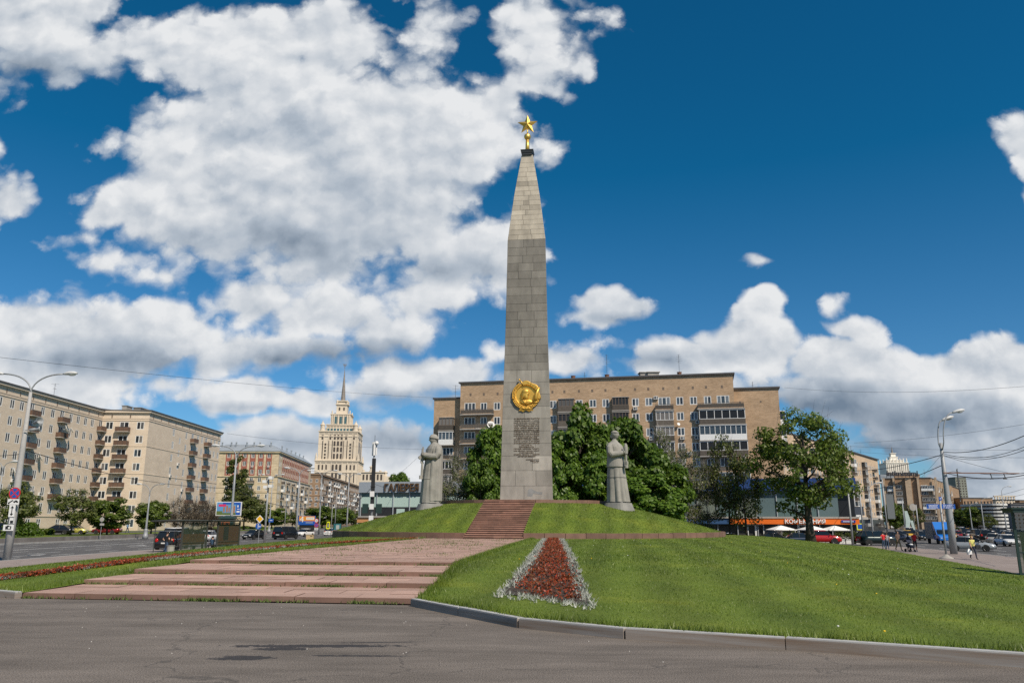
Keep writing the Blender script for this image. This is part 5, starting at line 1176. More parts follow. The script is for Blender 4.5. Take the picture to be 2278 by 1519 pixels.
for i in range(n):
    u0, u1 = i * pw + .06, (i + 1) * pw - .06
    mb = MB()
    if u1 < split_u:
        vm_ = zo1 + (zf - zo1) * .42; mb.box(u0, u1, vm_, zf - .7, -.12, -.06, 0, M1); b.mpart('blind', mb, M_BLIND)
        mb = MB(); mb.box(u0, u1, zo1 + .1, vm_, -.14, -.08, 0, M1); b.mpart('window', mb, M_GLD)
        mb = MB(); mb.box(u0, u1, zf - .7, zf - .02, -.14, -.08, 0, M1); b.mpart('window', mb, M_GTEAL)
    else: mb.box(u0, u1, zo1 + .1, zf - .02, -.14, -.08, 0, M1); b.mpart('window', mb, M_GTEAL)
    mb = MB(); mb.box(u0 - .12, u0, 0, zf, -.2, .1, 0, M1); b.mpart('mullion', mb, M_ALU)
mb = MB(); mb.box(-.1, Lg + .3, zo1, zo1 + .25, -.3, .7, 0, M1); b.mpart('ledge', mb, M_CONC)
uo = col_u(1612, g0, g1); ub = col_u(1470, g0, g1)
mb = MB(); mb.box(-.3, split_u, zo0, zo1, -.3, .5, 0, M1); b.mpart('sign_band', mb, M_ORP); mb = MB(); mb.box(ub, uo, zo0, zo1, -.3, .55, 0, M1); b.mpart('sign_band', mb, M_BLUE2)
mb = MB(); mb.box(uo + .01, Lg + .3, zo0, zo1, -.3, .6, 0, M1); b.mpart('sign_band', mb, M_OR)
for i in range(n): mb = MB(); mb.box(i * pw + .1, (i + 1) * pw - .2, .1, zo0 - .05, -.3, -.25, 0, M1); b.mpart('shop_window', mb, M_GLD)
for (p, w) in ((1662, 1.3), (1678, 1.3), (1770, 1.2)): u = col_u(p, g0, g1); b.part('door', window_meshes(w, 2.4, M_WFR, M_GLD, 0)[0], M1 @ Matrix.Translation((u, .05, .0)))
mb = MB(); mb.box(-.32, -.28, 0, Hh, -16, 0, 0, M1); b.mpart('side_wall', mb, M_FG)
u = col_u(900, g0, g1); add('lettering', text_mesh('ГАЛЕРЕЯ', mat('bronze sign letters', (.13, .075, .035), .45, metal=.3), width=col_u(936, g0, g1) - col_u(861, g0, g1), height=1.25, ext=.1, bold=.02), b.root, b.T @ M1 @ Matrix.Translation((col_u(898.5, g0, g1), (zf + Hh) / 2 - .05, .5)))
add('lettering', text_mesh('КОФЕМАНИЯ', M_WPLA, width=col_u(1821, g0, g1) - col_u(1733, g0, g1), height=.68, ext=.06, bold=.02), b.root, b.T @ M1 @ Matrix.Translation((col_u(1777, g0, g1), (zo0 + zo1) / 2, .7)))
mb = MB(); u = col_u(1871, g0, g1); mb.box(u - .95, u + .95, zo0 + .25, zo1 - .22, .62, .72, 0, M1)
pl = b.mpart('street_plate', mb, mat('street plate blue', (.02, .05, .28), .5))
mb = MB()
for q in range(9): mb.box(u - .7 + .16 * q, u - .6 + .16 * q, (zo0 + zo1) / 2 - .07, (zo0 + zo1) / 2 + .07, .72, .725, 0, M1)
b.mpart('plate_writing', mb, M_WPLA)
for u, v in ((18, 1.0), (20.5, .7), (11, 1.1), (13.3, .8), (7, .9)): mb = MB(); mb.box(u - .7, u + .7, zo1 + .15, zo1 + .5 + v, -.05, -.02, 0, M1); b.mpart('display_panel', mb, M_BLIND)
# blue side wall end on the right
b.done(M_CONC)

# --- spired skyscrapers
M_TOW = mat('pale tower stone', (.62, .535, .42), .85, var=.12, vscale=.04); M_TOWW = mat('white tower stone', (.82, .77, .68), .85, var=.1, vscale=.05); M_SPIRE = mat('spire metal', (.24, .21, .18), .5, var=.3, vscale=.3)
M_TWIN = mat('tower window', (.075, .06, .05), .3); M_TWIN2 = mat('pale tower window', (.25, .23, .2), .5); M_TEAL = mat('teal tower glass', (.06, .13, .15), .2)
def tower(name, label, px, Y, s_, rz, pyb, tiers, spire, wm, windows, extras):
    X = D(px, 1000, Y).x; root = thing(name, label, 'tower', (X, Y, BZ), rz)
    Z = lambda py: XZ(px, py, Y)[1] - BZ
    mpp = (Z(1000) - Z(1001))
    prev = 0
    for i, (py, hw, nm) in enumerate(tiers):
        h = hw * mpp; z = Z(py); mb = MB(); mb.box(-h, h, -h, h, prev, z - 1.2); mb.box(-h - 1.2, h + 1.2, -h - 1.2, h + 1.2, z - 1.2, z, 0); 
        if i < len(tiers) - 1 and hw > 12:
            zz = prev + (z - prev) * .8; mb.box(-h - .6, h + .6, -h - .6, h + .6, zz, zz + 1.0); mb.box(-h - .5, h + .5, -h - .5, h + .5, z - 3.2, z - 2.4)
            for q in range(9): x = -h + 2 * h * q / 8; mb.box(x - .5, x + .5, -h - .45, -h, prev, z - 1.2); mb.box(h, h + .45, x - .5, x + .5, prev, z - 1.2)
        mb.build('tier', wm, root); prev = z
    (py0, hw0, py1) = spire; mb = MB(); z0, z1 = Z(py0), Z(py1); mb.loft([[(hw0 * mpp * k * c, hw0 * mpp * k * s, z0 + (z1 - z0) * (1 - k)) for c, s in [(math.cos(PI / 4 * j), math.sin(PI / 4 * j)) for j in range(8)]] for k in (1, .75, .5, .25, .05)]); mb.build('spire', M_SPIRE, root)
    return root, Z, mpp
t, Z, m_ = tower('skyscraper', 'cream stone skyscraper with stepped tiers and a tall spire topped by a star', 757.5, 966, 1, R(4), 0,
    [(1027, 46, ''), (963, 41.5, ''), (947, 28, ''), (923, 21, ''), (900, 12, ''), (892, 9, '')], (893, 5.4, 817), M_TOW, None, None)
wl = []
h1 = 41.5 * m_ + .01
for x in (-33, -27, -12, 12, 27, 33, -20, 20):                     # long slots
    for (a, c_) in ((1023, 984), ) if abs(x) not in (27,) else ((1023, 1018), (1016, 1011), (1008, 1003), (1001, 996), (994, 989)): wl.append((x, a, c_, 1.5 if abs(x) != 27 else 3.4, h1))
for x in (-7.5, 0, 7.5):
    for (a, c_) in ((1023, 1012), (1008, 998), (995, 985), (981, 971)): wl.append((x, a, c_, 4.2, h1))
for x in (-34, -17, 17, 34): wl.append((x, 981, 971, 3.6, h1))
h0 = 46 * m_ + .01
for x in (-38, -30, -22, 22, 30, 38): wl += [(x, 1047, 1036, 3.0, h0), (x, 1075, 1052, 2.0, h0)]
for x in (-8, 0, 8): wl += [(x, 1049, 1036, 4.2, h0), (x, 1066, 1053, 4.2, h0), (x, 1082, 1069, 4.2, h0)]
h2 = 21 * m_ + .01
for x in (-11, 0, 11): wl.append((x, 945, 929, 5.5, h2))
h3 = 12 * m_ + .01
for x in (-5, 5): wl.append((x, 914, 907, 3.2, h3))
for (x, a, c_, w, h) in wl:
    mb = MB(); z0, z1 = Z(a), Z(c_); x *= m_; w = w * m_ / 2; arch = w > 1.0 and z1 - z0 > 4
    poly = [(x - w, z0), (x + w, z0), (x + w, z1 - w * .6)] + ([(x + w * .6, z1 - w * .1), (x, z1), (x - w * .6, z1 - w * .1)] if arch else []) + [(x - w, z1 - w * .6)]
    mb.add([(p, -h - .48, q) for p, q in poly] + [(p, -h + .1, q) for p, q in poly], [tuple(range(len(poly)))] + [(i, i + len(poly), (i + 1) % len(poly) + len(poly), (i + 1) % len(poly)) for i in range(len(poly))])
    mb.build('window', M_TEAL if h == h2 else M_TWIN, t)
for y in (-.7, -.35, 0, .35, .7):
    for (a, c_) in ((1023, 984), (981, 971)): mb = MB(); mb.box(h1 + .3, h1 + .48, y * h1 - 1.2, y * h1 + 1.2, Z(a), Z(c_)); mb.build('window', M_TWIN, t)
for sx in (-1, 1):
    for sy in (-1, 1):
        mb = MB(); T = Matrix.Translation((sx * 36 * m_, sy * 36 * m_, Z(963))); mb.lathe([(3.3, 0), (3.3, 1.5), (2.6, 1.8), (2.6, 6.5), (3.1, 6.9), (3.1, 7.6), (1.9, 8.8), (1.2, 10.5), (.5, 11), (.4, 13)], 10, 0, T); mb.build('turret', M_TOW, t)
        mb = MB(); T = Matrix.Translation((sx * 19.5 * m_, sy * 19.5 * m_, Z(923))); mb.lathe([(.9, 0), (.9, 2.5), (.3, 4.5)], 6, 0, T); mb.build('pinnacle', M_TOW, t)
        mb = MB(); T = Matrix.Translation((sx * 45 * m_, sy * 45 * m_, Z(1027))); mb.lathe([(1.4, 0), (1.2, 4), (.3, 9)], 6, 0, T); mb.build('pinnacle', M_TOW, t)
        mb = MB(); T = Matrix.Translation((sx * 11 * m_, sy * 11 * m_, Z(900))); mb.lathe([(1.1, 0), (1.1, 3), (1.5, 3.2), (.4, 5)], 6, 0, T); mb.build('pinnacle', M_TOW, t)
for x in (-14.5, -5.5, 5.5, 14.5, -18.5, 18.5): mb = MB(); mb.lathe([(.7, Z(946)), (.7, Z(926))], 8, 0, Matrix.Translation((x * m_, -21 * m_ - .8, 0))); mb.build('column', M_TOW, t)
mb = MB(); mb.box(-30 * m_, 30 * m_, -28.4 * m_, 28.4 * m_, Z(962), Z(956)); mb.build('teal_glazing', M_TEAL, t)
mb = MB(); zc = Z(811.5); r_ = 4 * m_
mb.tube([(r_ * .8 * math.cos(a), 0, zc + r_ * .8 * math.sin(a)) for a in np.linspace(R(120), R(420), 16)], .32, 5)
vs = [((.62 if i % 2 == 0 else .28) * r_ * math.cos(PI / 2 + i * PI / 5), 0, zc + (.62 if i % 2 == 0 else .28) * r_ * math.sin(PI / 2 + i * PI / 5)) for i in range(10)] + [(0, -.4, zc), (0, .4, zc)]
mb.add(vs, [(i, (i + 1) % 10, 10) for i in range(10)] + [((i + 1) % 10, i, 11) for i in range(10)]); mb.tube([(0, 0, Z(820)), (0, 0, zc - r_)], .4, 5); mb.build('star', M_SPIRE, t)
t2, Z, m_ = tower('skyscraper', 'distant white skyscraper with a pointed crown above the rooftop letters', 1984, 1740, 1, R(-6), 0,
    [(1030, 23, ''), (1024, 15, ''), (1016, 7.5, ''), (1008, 5, '')], (1009, 2.6, 992), M_TOWW, None, None)
for k in range(11): mb = MB(); x = (-21 + 4.2 * k) * m_; mb.box(x - .55, x + .55, -23 * m_ - .6, -23 * m_, Z(1062), Z(1034)); mb.build('window', M_TWIN2, t2)
for k in range(7):
    for q in (-1, 1): mb = MB(); mb.lathe([(1.6, 0), (1.4, 6), (.2, 10)], 6, 0, Matrix.Translation(((-21 + 7 * k) * m_, q * 21 * m_, Z(1030)))); mb.build('pinnacle', M_TOWW, t2)
# ornate lower block with turrets, seen over the gallery roof
X = D(832, 1060, 900).x; t3 = thing('ornate_building', 'pale ornate building with small rooftop turrets right of the spired tower', 'building', (X, 900, BZ)); Zo = lambda py: XZ(832, py, 900)[1] - BZ
mb = MB(); mb.box(-13, 13, -10, 10, 0, Zo(1052)); mb.box(-14, 14, -11, 11, Zo(1052), Zo(1050)); mb.box(5, 24, -8, 8, 0, Zo(1060)); mb.build('wall', M_TOW, t3)
for (x, py0, py1, r_) in ((-2, 1050, 1036, 1.9), (14, 1060, 1048, 1.6), (22, 1062, 1055, 1.5), (-11, 1050, 1045, 1.2), (8, 1052, 1046, 1.2)):
    mb = MB(); z0, z1 = Zo(py0), Zo(py1); d = z1 - z0; mb.lathe([(r_ * 1.3, z0), (r_ * 1.3, z0 + d * .15), (r_, z0 + d * .2), (r_, z0 + d * .65), (r_ * 1.4, z0 + d * .7), (r_ * 1.3, z0 + d * .8), (r_ * .5, z1)], 8, 0, Matrix.Translation((x, -6, 0))); mb.build('turret', M_TOW, t3)
for k in range(6): mb = MB(); mb.box(-11 + 4 * k, -9 + 4 * k, -10.3, -10, Zo(1068), Zo(1056)); mb.build('window', M_TWIN, t3)

# --- buildings far up the right hand street
def block(label, px0, px1, py, Y, depth, wm, nu, nv, fm=None, ww=.5, top=None, cat='building', hz=.55):
    p0, p1 = PX(px0, Y), PX(px1, Y); z1 = XZ(px0, py, Y)[1]; bb = Bld('distant_building', label, (*p0, BZ), cat); W = p1[0] - p0[0]; H_ = z1 - BZ
    wl_ = [((i + .5) * W / nu, H_ * .06 + (j + .22) * (H_ * .9) / nv, W / nu * ww, H_ * .9 / nv * hz, 0) for i in range(nu) for j in range(nv)]
    bb.face(p0, p1, BZ, z1, wl_, fm=fm or M_WFB, gm=M_GLD); q0, q1 = (p0[0], Y + depth), (p1[0], Y + depth)
    bb.plain(q0, p0, BZ, z1); bb.plain(p1, q1, BZ, z1); bb.plain(q1, q0, BZ, z1)
    rf_ = MB(); rf_.box(p0[0] - .3, p1[0] + .3, Y - .3, Y + depth, z1, z1 + .5); bb.mpart('roof', rf_, M_ROOF)
    bb.done(wm, split=False); return bb
M_PGREY = mat('pale grey render', (.33, .33, .32), .85, var=.12, vscale=.1); M_DGREY = mat('dark grey cladding', (.12, .13, .145), .7, var=.2, vscale=.1); M_GREEN = mat('greenish panel', (.21, .225, .19), .8, var=.2, vscale=.1); M_WREN = mat('white render', (.60, .60, .57), .8, var=.06, vscale=.1)
block('tall greenish panel tower block behind the ribbed brown block', 2117, 2141, 1062, 640, 18, M_GREEN, 4, 17)
block('low brown block beyond the tree clump on the right', 2128, 2193, 1108, 470, 14, M_BROWN, 9, 4)
bb = block('cream block with a balustraded roof above the white rounded building', 2200, 2242, 1112, 520, 16, M_TOW, 6, 7)
mb = MB(); x0, x1 = PX(2200, 519)[0], PX(2242, 519)[0]; zz = XZ(2200, 1112, 520)[1]
for k in range(8): x = x0 + (x1 - x0) * k / 7; mb.box(x - .4, x + .4, 519, 519.6, zz + .5, zz + 2.2)
mb.box(x0 - .8, x1 + .8, 518.8, 519.8, zz + 2.2, zz + 2.9); bb.mpart('balustrade', mb, M_TOW)
block('dark grey block right of the white rounded building', 2232, 2345, 1122, 330, 20, M_DGREY, 12, 6)
block('tan block on the skyline above the dark grey block', 2252, 2275, 1113, 520, 15, M_BROWN, 5, 7); block('reddish low block on the skyline at the right edge', 2274, 2350, 1118, 500, 15, M_BROWN, 9, 6)
# white building with a rounded corner
X0, X1 = PX(2186, 310)[0], PX(2236, 310)[0]; zz = XZ(2210, 1124, 310)[1]; rb = Bld('rounded_building', 'white building with a rounded corner and ribbon windows', (X0, 310, BZ)); Wd = X1 - X0
def rpoly(o): return [(X0 - o, 330), (X0 - o, 316)] + [(X0 + Wd * .5 - (Wd * .5 + o) * math.cos(a), 316 - (6 + o) * math.sin(a)) for a in np.linspace(.15, PI - .15, 12)] + [(X1 + o, 316), (X1 + o, 330)]
nfl = 7; Hf = (zz - BZ) / nfl
for k in range(nfl):
    mb = MB(); mb.prism(rpoly(0), BZ + k * Hf, BZ + k * Hf + Hf * .55); rb.mpart('wall', mb, M_WREN); mb = MB(); mb.prism(rpoly(-.35), BZ + k * Hf + Hf * .55, BZ + (k + 1) * Hf); rb.mpart('ribbon_window', mb, M_GLD)
mb = MB(); mb.prism(rpoly(.3), zz, zz + .8); rb.mpart('roof', mb, M_WREN)

# ------------------------------------------------------------------ trees, shrubs, verge
mb = MB(); mb.box(-150, -58.9, -20, 330, ROADZ - .2, -.5); mb.build('verge', M_LAWN, kind='structure')
mb = MB(); mb.quad((-80, -20, -.495), (-70.5, -20, -.495), (-70.5, 300, -.495), (-80, 300, -.495)); mb.build('service_road', M_ROAD, kind='structure')
mb = MB(); y = 20
while y < 300: mb.box(-58.9, -58.45, y + .01, y + 2.98, ROADZ - .1, -.42 + random.uniform(-.01, .01)); y += 3
mb.build('roadside_wall', mat('grey wall granite', (.17, .155, .145), .8, var=.35, vscale=.8, stretch=(1, 1, .2)), label='low grey granite wall along the far kerb of the left road', cat='wall')
mb = MB(); mb.box(-58.45, -57.5, -20, 330, ROADZ - .1, ROADZ + .13); mb.build('kerb', M_GRAN, kind='structure')

def leaf_mat(name, c, c2, tr=.35):
    m = bpy.data.materials.new(name); m.use_nodes = True; nt = m.node_tree; N = nt.nodes.new; L = nt.links.new; MATS[name] = m
    b = nt.nodes['Principled BSDF']; b.inputs['Roughness'].default_value = .45; b.inputs['Specular IOR Level'].default_value = .4
    geo = N('ShaderNodeNewGeometry'); mx = N('ShaderNodeMix'); mx.data_type = 'RGBA'; L(geo.outputs['Random Per Island'], mx.inputs['Factor']); mx.inputs['A'].default_value = (*c, 1); mx.inputs['B'].default_value = (*c2, 1)
    oi = N('ShaderNodeObjectInfo'); mr = N('ShaderNodeMapRange'); L(oi.outputs['Random'], mr.inputs['Value']); mr.inputs['To Min'].default_value = .85; mr.inputs['To Max'].default_value = 1.15
    vm = N('ShaderNodeVectorMath'); vm.operation = 'SCALE'; L(mx.outputs['Result'], vm.inputs[0]); L(mr.outputs[0], vm.inputs['Scale']); cur = lawn_tone(nt, vm.outputs[0]) if name == 'grass blade' else vm.outputs[0]; L(cur, b.inputs['Base Color'])
    t = N('ShaderNodeBsdfTranslucent'); v2 = N('ShaderNodeVectorMath'); v2.operation = 'MULTIPLY'; L(cur, v2.inputs[0]); v2.inputs[1].default_value = (1.25, 1.35, .6); L(v2.outputs[0], t.inputs['Color'])
    ms = N('ShaderNodeMixShader'); ms.inputs[0].default_value = tr; L(b.outputs[0], ms.inputs[1]); L(t.outputs[0], ms.inputs[2]); L(ms.outputs[0], nt.nodes['Material Output'].inputs[0])
    return m
M_LEAF = leaf_mat('dense leaf', (.045, .098, .011), (.145, .23, .03)); M_LEAFB = leaf_mat('olive leaf', (.058, .08, .018), (.13, .15, .036)); M_LEAFL = leaf_mat('fresh leaf', (.058, .10, .013), (.15, .20, .03))
M_TWIG = leaf_mat('twig and catkin', (.085, .068, .04), (.16, .125, .075), .1); M_BARK = mat('bark', (.062, .05, .04), .9, var=.35, vscale=6, stretch=(1, 1, .25)); M_BIRCH = mat('birch bark', (.42, .40, .37), .8, var=.9, vscale=3, col2=(.06, .055, .05), stretch=(1, 1, 4))
def quads_mesh(name, P, Nn, size, m, aspect=.62, rng=RNG, droop=0):
    """one small diamond leaf at every point, facing Nn with a random turn"""
    k = len(P); Nn = Nn / np.linalg.norm(Nn, axis=1)[:, None]; ref = rng.normal(size=(k, 3)); t = np.cross(Nn, ref); t /= np.linalg.norm(t, axis=1)[:, None] + 1e-9; bb = np.cross(Nn, t)
    s = size * rng.uniform(.6, 1.35, k)[:, None]
    V = np.stack([P - t * s, P + bb * s * aspect - Nn * s * .15, P + t * s, P - bb * s * aspect - Nn * s * .15], 1).reshape(-1, 3)
    me = bpy.data.meshes.new(name); me.vertices.add(4 * k); me.vertices.foreach_set('co', V.astype('f').ravel()); me.loops.add(4 * k); me.loops.foreach_set('vertex_index', np.arange(4 * k, dtype='i'))
    me.polygons.add(k); me.polygons.foreach_set('loop_start', np.arange(0, 4 * k, 4, dtype='i')); me.polygons.foreach_set('loop_total', np.full(k, 4, 'i')); me.materials.append(m); me.update(calc_edges=True); return me
def tree(kind, label, seed, H, W, ncl, per, leaf, m, bark, base=.25, cr=1.0, trunk=.24, shell=.55, twigs=0, squash=1.0, limbs=12):
    rng = np.random.default_rng(seed); root = thing(kind, label, 'tree')
    c0 = H * (base + (1 - base) / 2); rz_ = H * (1 - base) / 2; C_ = []; rad = []
    while len(C_) < ncl:
        p = rng.normal(size=3); p /= np.linalg.norm(p); r = rng.uniform(shell, 1) ** .6; z = p[2] * r
        w = (1 - .25 * max(0, z) - .1 * max(0, -z)); q = np.array([p[0] * r * W / 2 * w, p[1] * r * W / 2 * w, c0 + z * rz_ * squash]); q[:2] += rng.normal(size=2) * W * .03; C_.append(q); rad.append(cr * rng.uniform(.6, 1.2))
    P, Nn = [], []
    for c, r in zip(C_, rad):
        n = int(per * r * r / cr / cr); d = rng.normal(size=(n, 3)); d /= np.linalg.norm(d, axis=1)[:, None]; rr = rng.uniform(.15, 1, n) ** .45
        P.append(c + d * (r * rr)[:, None] * [1, 1, .75]); nn_ = d * .8 + (c - [0, 0, c0]) / W * .9 + rng.normal(size=(n, 3)) * .55 + [0, 0, .35]; Nn.append(nn_)
    P = np.concatenate(P); Nn = np.concatenate(Nn); add('crown', quads_mesh('crown', P, Nn, leaf, m, rng=rng), root)
    mb = MB(); top = H * (base + (1 - base) * .75); ph = rng.uniform(0, 6)
    tp = [Vector((.05 * math.sin(ph + k), .05 * math.cos(ph * 2 + k), top * k / 7)) * 1 for k in range(8)]; mb.tube(tp, [trunk * (1.35 if k == 0 else 1) * (1 - .85 * k / 7) for k in range(8)], 8)
    for i in rng.permutation(ncl)[:limbs]:
        e = Vector(C_[i]); h = max(H * base * .75, min(top * .85, e.z - .35 * math.hypot(e.x, e.y) - .3)); s = Vector((0, 0, h)); mid = s.lerp(e, .5) + Vector((0, 0, .12 * (e - s).length * rng.uniform(-.5, 1)))
        r0 = trunk * .42 * (1 - .6 * h / H); mb.tube([s, s.lerp(mid, .6), mid, mid.lerp(e, .6), e], [r0, r0 * .8, r0 * .6, r0 * .4, r0 * .15], 5)
    for i in range(twigs):
        c = Vector(C_[rng.integers(ncl)]); d = Vector(rng.normal(size=3)); d.normalize(); d.z = abs(d.z) * 1.4; l = cr * rng.uniform(.6, 1.6); mb.tube([c - d * l * .4, c + d * l * .3 + Vector(rng.normal(size=3)) * .06, c + d * l], [.022, .014, .006], 3, cap=False)
    mb.build('trunk', bark, root, smooth=True)
    root['_h'] = H; root['_w'] = W; return root
USED = set()
def tree_at(T, px, Y, py_top, wpx, label, group, rz, zb=None):
    x = D(px, 1100, Y).x
    if zb is None: zb = -.5 if x < -59 else (float(lawn_z(x, Y)) if inside((x, Y), EDGE) else ROADZ)
    zt_ = XZ(px, py_top, Y)[1]; s = (zt_ - zb) / T['_h']; sw = (wpx * Y / 1700) / T['_w']
    if T.name in USED: o = copy_tree(T, label=label, group=group)
    else: USED.add(T.name); o = T; tag(o, label, 'tree', group)
    o.location = (x, Y, zb - .05); o.scale = (sw, sw, s); o.rotation_euler = (0, 0, rz); return o
limeA = tree('lime_tree', 'x', 11, 11, 8, 62, 270, .26, M_LEAF, M_BARK, .08, 1.25, .25, .5)
limeB = tree('lime_tree', 'x', 12, 11, 8, 66, 270, .25, M_LEAF, M_BARK, .06, 1.2, .25, .45)
oliv = tree('birch_tree', 'x', 13, 10, 5, 50, 90, .10, M_LEAFB, M_BIRCH, .12, .85, .13, .3, 520, limbs=26)
spars = tree('street_tree', 'x', 14, 11, 6.5, 56, 62, .16, M_LEAFB, M_BARK, .18, 1.0, .2, .35, 260, limbs=26)
bigt = tree('maple_tree', 'x', 15, 14.5, 11, 84, 150, .19, M_LEAFL, M_BARK, .20, 1.25, .5, .4, 300, limbs=36)
small = tree('maple_tree', 'x', 16, 7, 5.5, 64, 150, .19, M_LEAFL, M_BARK, .10, .85, .13, .35)
smallb = tree('street_tree', 'x', 17, 8, 6, 60, 85, .17, M_LEAFB, M_BARK, .12, .9, .13, .3, 120, limbs=20)
twigt = tree('bare_tree', 'x', 18, 8, 7, 60, 120, .07, M_TWIG, M_BARK, .08, 1.1, .1, .3, 900, limbs=30)
popl = tree('poplar_tree', 'x', 19, 18, 5, 46, 90, .3, M_LEAFB, M_BARK, .1, 1.1, .22, .4, 100, 1.0, 18)
for T, px, Y, pt, w, label, g in [
    (limeA, 1092, 98, 946, 118, 'dense dark green lime tree left of the obelisk', None), (limeB, 1292, 98, 903, 165, 'tallest dense dark green lime tree right of the obelisk', None),
    (limeA, 1392, 100, 926, 150, 'dense dark green lime tree above the statue of the woman', None), (limeB, 1462, 96, 1003, 150, 'lower dense lime tree right of the statue of the woman', None),
    (limeA, 1335, 93.5, 1000, 130, 'lime tree filling the gap between obelisk and woman statue', None), (limeB, 1245, 94, 985, 105, 'lime tree showing just right of the obelisk shaft', None), (limeA, 1440, 93.5, 1050, 150, 'lowest leafy lime crown at the right foot of the mound', None),
    (limeB, 1070, 94, 1020, 80, 'low lime crown at the left foot of the obelisk', None),
    (oliv, 1018, 97, 1005, 95, 'thin brownish birch tree behind the soldier statue', None), (oliv, 988, 99, 1050, 60, 'small dark twiggy tree just right of the soldier statue', None),
    (oliv, 1480, 112, 945, 105, 'tall olive birch rising behind the right lime trees', None), (oliv, 1532, 103, 985, 95, 'pale trunked birch between the lime trees and the blue fascia', None), (oliv, 1572, 105, 1030, 80, 'short birch with a thin crown left of the cafe sign', None),
    (spars, 1620, 102, 968, 92, 'slender street tree with an open crown before the blue fascia', None), (spars, 1655, 98.5, 1010, 100, 'street tree with a dark straight trunk left of the big maple', None),
    (bigt, 1795, 92.5, 906, 208, 'big spreading maple tree with a thick dark trunk on the right lawn', None),
    (limeA, 885, 152, 1050, 68, 'green treetop showing above the gallery roof', None),
    (smallb, 42, 104, 1068, 95, 'tall ragged street tree behind the near left lamp post', None), (smallb, 168, 118, 1086, 88, 'thin crowned street tree by the yellow car', None), (small, 248, 124, 1104, 84, 'rounded dense green maple in front of the cream block', None), (small, 345, 132, 1110, 72, 'green maple beside the lamp post before the cream block', None),
    (twigt, 412, 140, 1108, 80, 'brownish bare twigged tree above the bus shelter', None), (twigt, 455, 146, 1112, 76, 'bare twigged tree right of the shelter roof joint', None), (twigt, 492, 150, 1116, 66, 'bare twigged tree behind the advertising column', None),
    (popl, 525, 236, 1003, 46, 'tall narrow poplar at the corner of the red panelled block', None), (smallb, 548, 200, 1086, 88, 'dull green street tree right of the billboard', None), (smallb, 576, 230, 1110, 60, 'dull green street tree behind the yellow diamond sign', None),
    (small, 610, 245, 1128, 66, 'rounded green tree before the red panelled block', None), (smallb, 655, 262, 1138, 46, 'small dark tree between two street poles', None), (small, 720, 262, 1124, 76, 'broad green tree before the brown block', None), (small, 762, 285, 1126, 62, 'green tree right of the broad one before the brown block', None), (smallb, 794, 300, 1134, 46, 'darker tree near the left end of the gallery', None), (small, 814, 170, 1128, 24, 'narrow green tree at the left corner of the gallery', None),
    (small, 1983, 250, 1116, 46, 'green street tree in front of the ribbed brown block', None), (smallb, 2028, 262, 1122, 44, 'dull green tree right of the pale sculpture', None),
    (small, 2140, 330, 1128, 50, 'green tree in the far clump left of the white rounded building', None), (small, 2165, 320, 1122, 56, 'tallest tree of the far clump on the right', None), (smallb, 2188, 300, 1142, 40, 'low dull tree at the right end of the far clump', None)]:
    tree_at(T, px, Y, pt, w, label, g, (px * 1.7) % 6.28)
def shrub(label, px0, px1, Y, top, n, m=M_LEAF, leaf=.16, name='shrub', cat='shrub', zb=-.5, dep=1.2):
    a = D(px0, 1150, Y); c = D(px1, 1150, Y); h = XZ(px0, top, Y)[1] - zb; L_ = c.x - a.x; o = thing(name, label, cat, ((a.x + c.x) / 2, Y, zb))
    P = RNG.uniform(size=(n, 3)); a_ = P[:, 0] * L_ - L_ / 2; hh = h * (.6 + .4 * np.sin(P[:, 0] * 9 + px0) * np.sin(P[:, 0] * 5)) if name == 'shrub' else h
    z = (1 - P[:, 2] ** 2) * hh; y = (P[:, 1] * 2 - 1) * dep * np.sqrt(np.clip(1 - (z / (h * 1.05)) ** 2, .1, 1)); Q = np.stack([a_, y, z], 1)
    add('foliage', quads_mesh('foliage', Q, RNG.normal(size=(n, 3)) + [0, -.6, .8], leaf, m), o); mb = MB()
    for k in range(7): x = L_ * (k / 6 - .5) * .85; mb.tube([(x, 0, 0), (x + .1, .05, h * .35), (x - .08, 0, h * .6)], [.04, .03, .012], 5)
    mb.build('stems', M_BARK, o)
shrub('large dark green shrub mass left of the trimmed hedge', 18, 92, 113, 1150, 5200, M_LEAF, .17); shrub('trimmed green hedge behind the dark parked car', 60, 122, 122, 1176, 2600, M_LEAFL, .13, 'hedge', 'hedge', -.5, .8)
shrub('low bushes under the bare twigged trees', 425, 520, 150, 1172, 3000, M_TWIG, .14); shrub('dark bushes below the red panelled block', 520, 600, 230, 1170, 2400, M_LEAF, .25)
shrub('low dark bushes behind the foot of the mound on the right', 1500, 1600, 103, 1165, 2600, M_LEAFB, .15, zb=-.9)

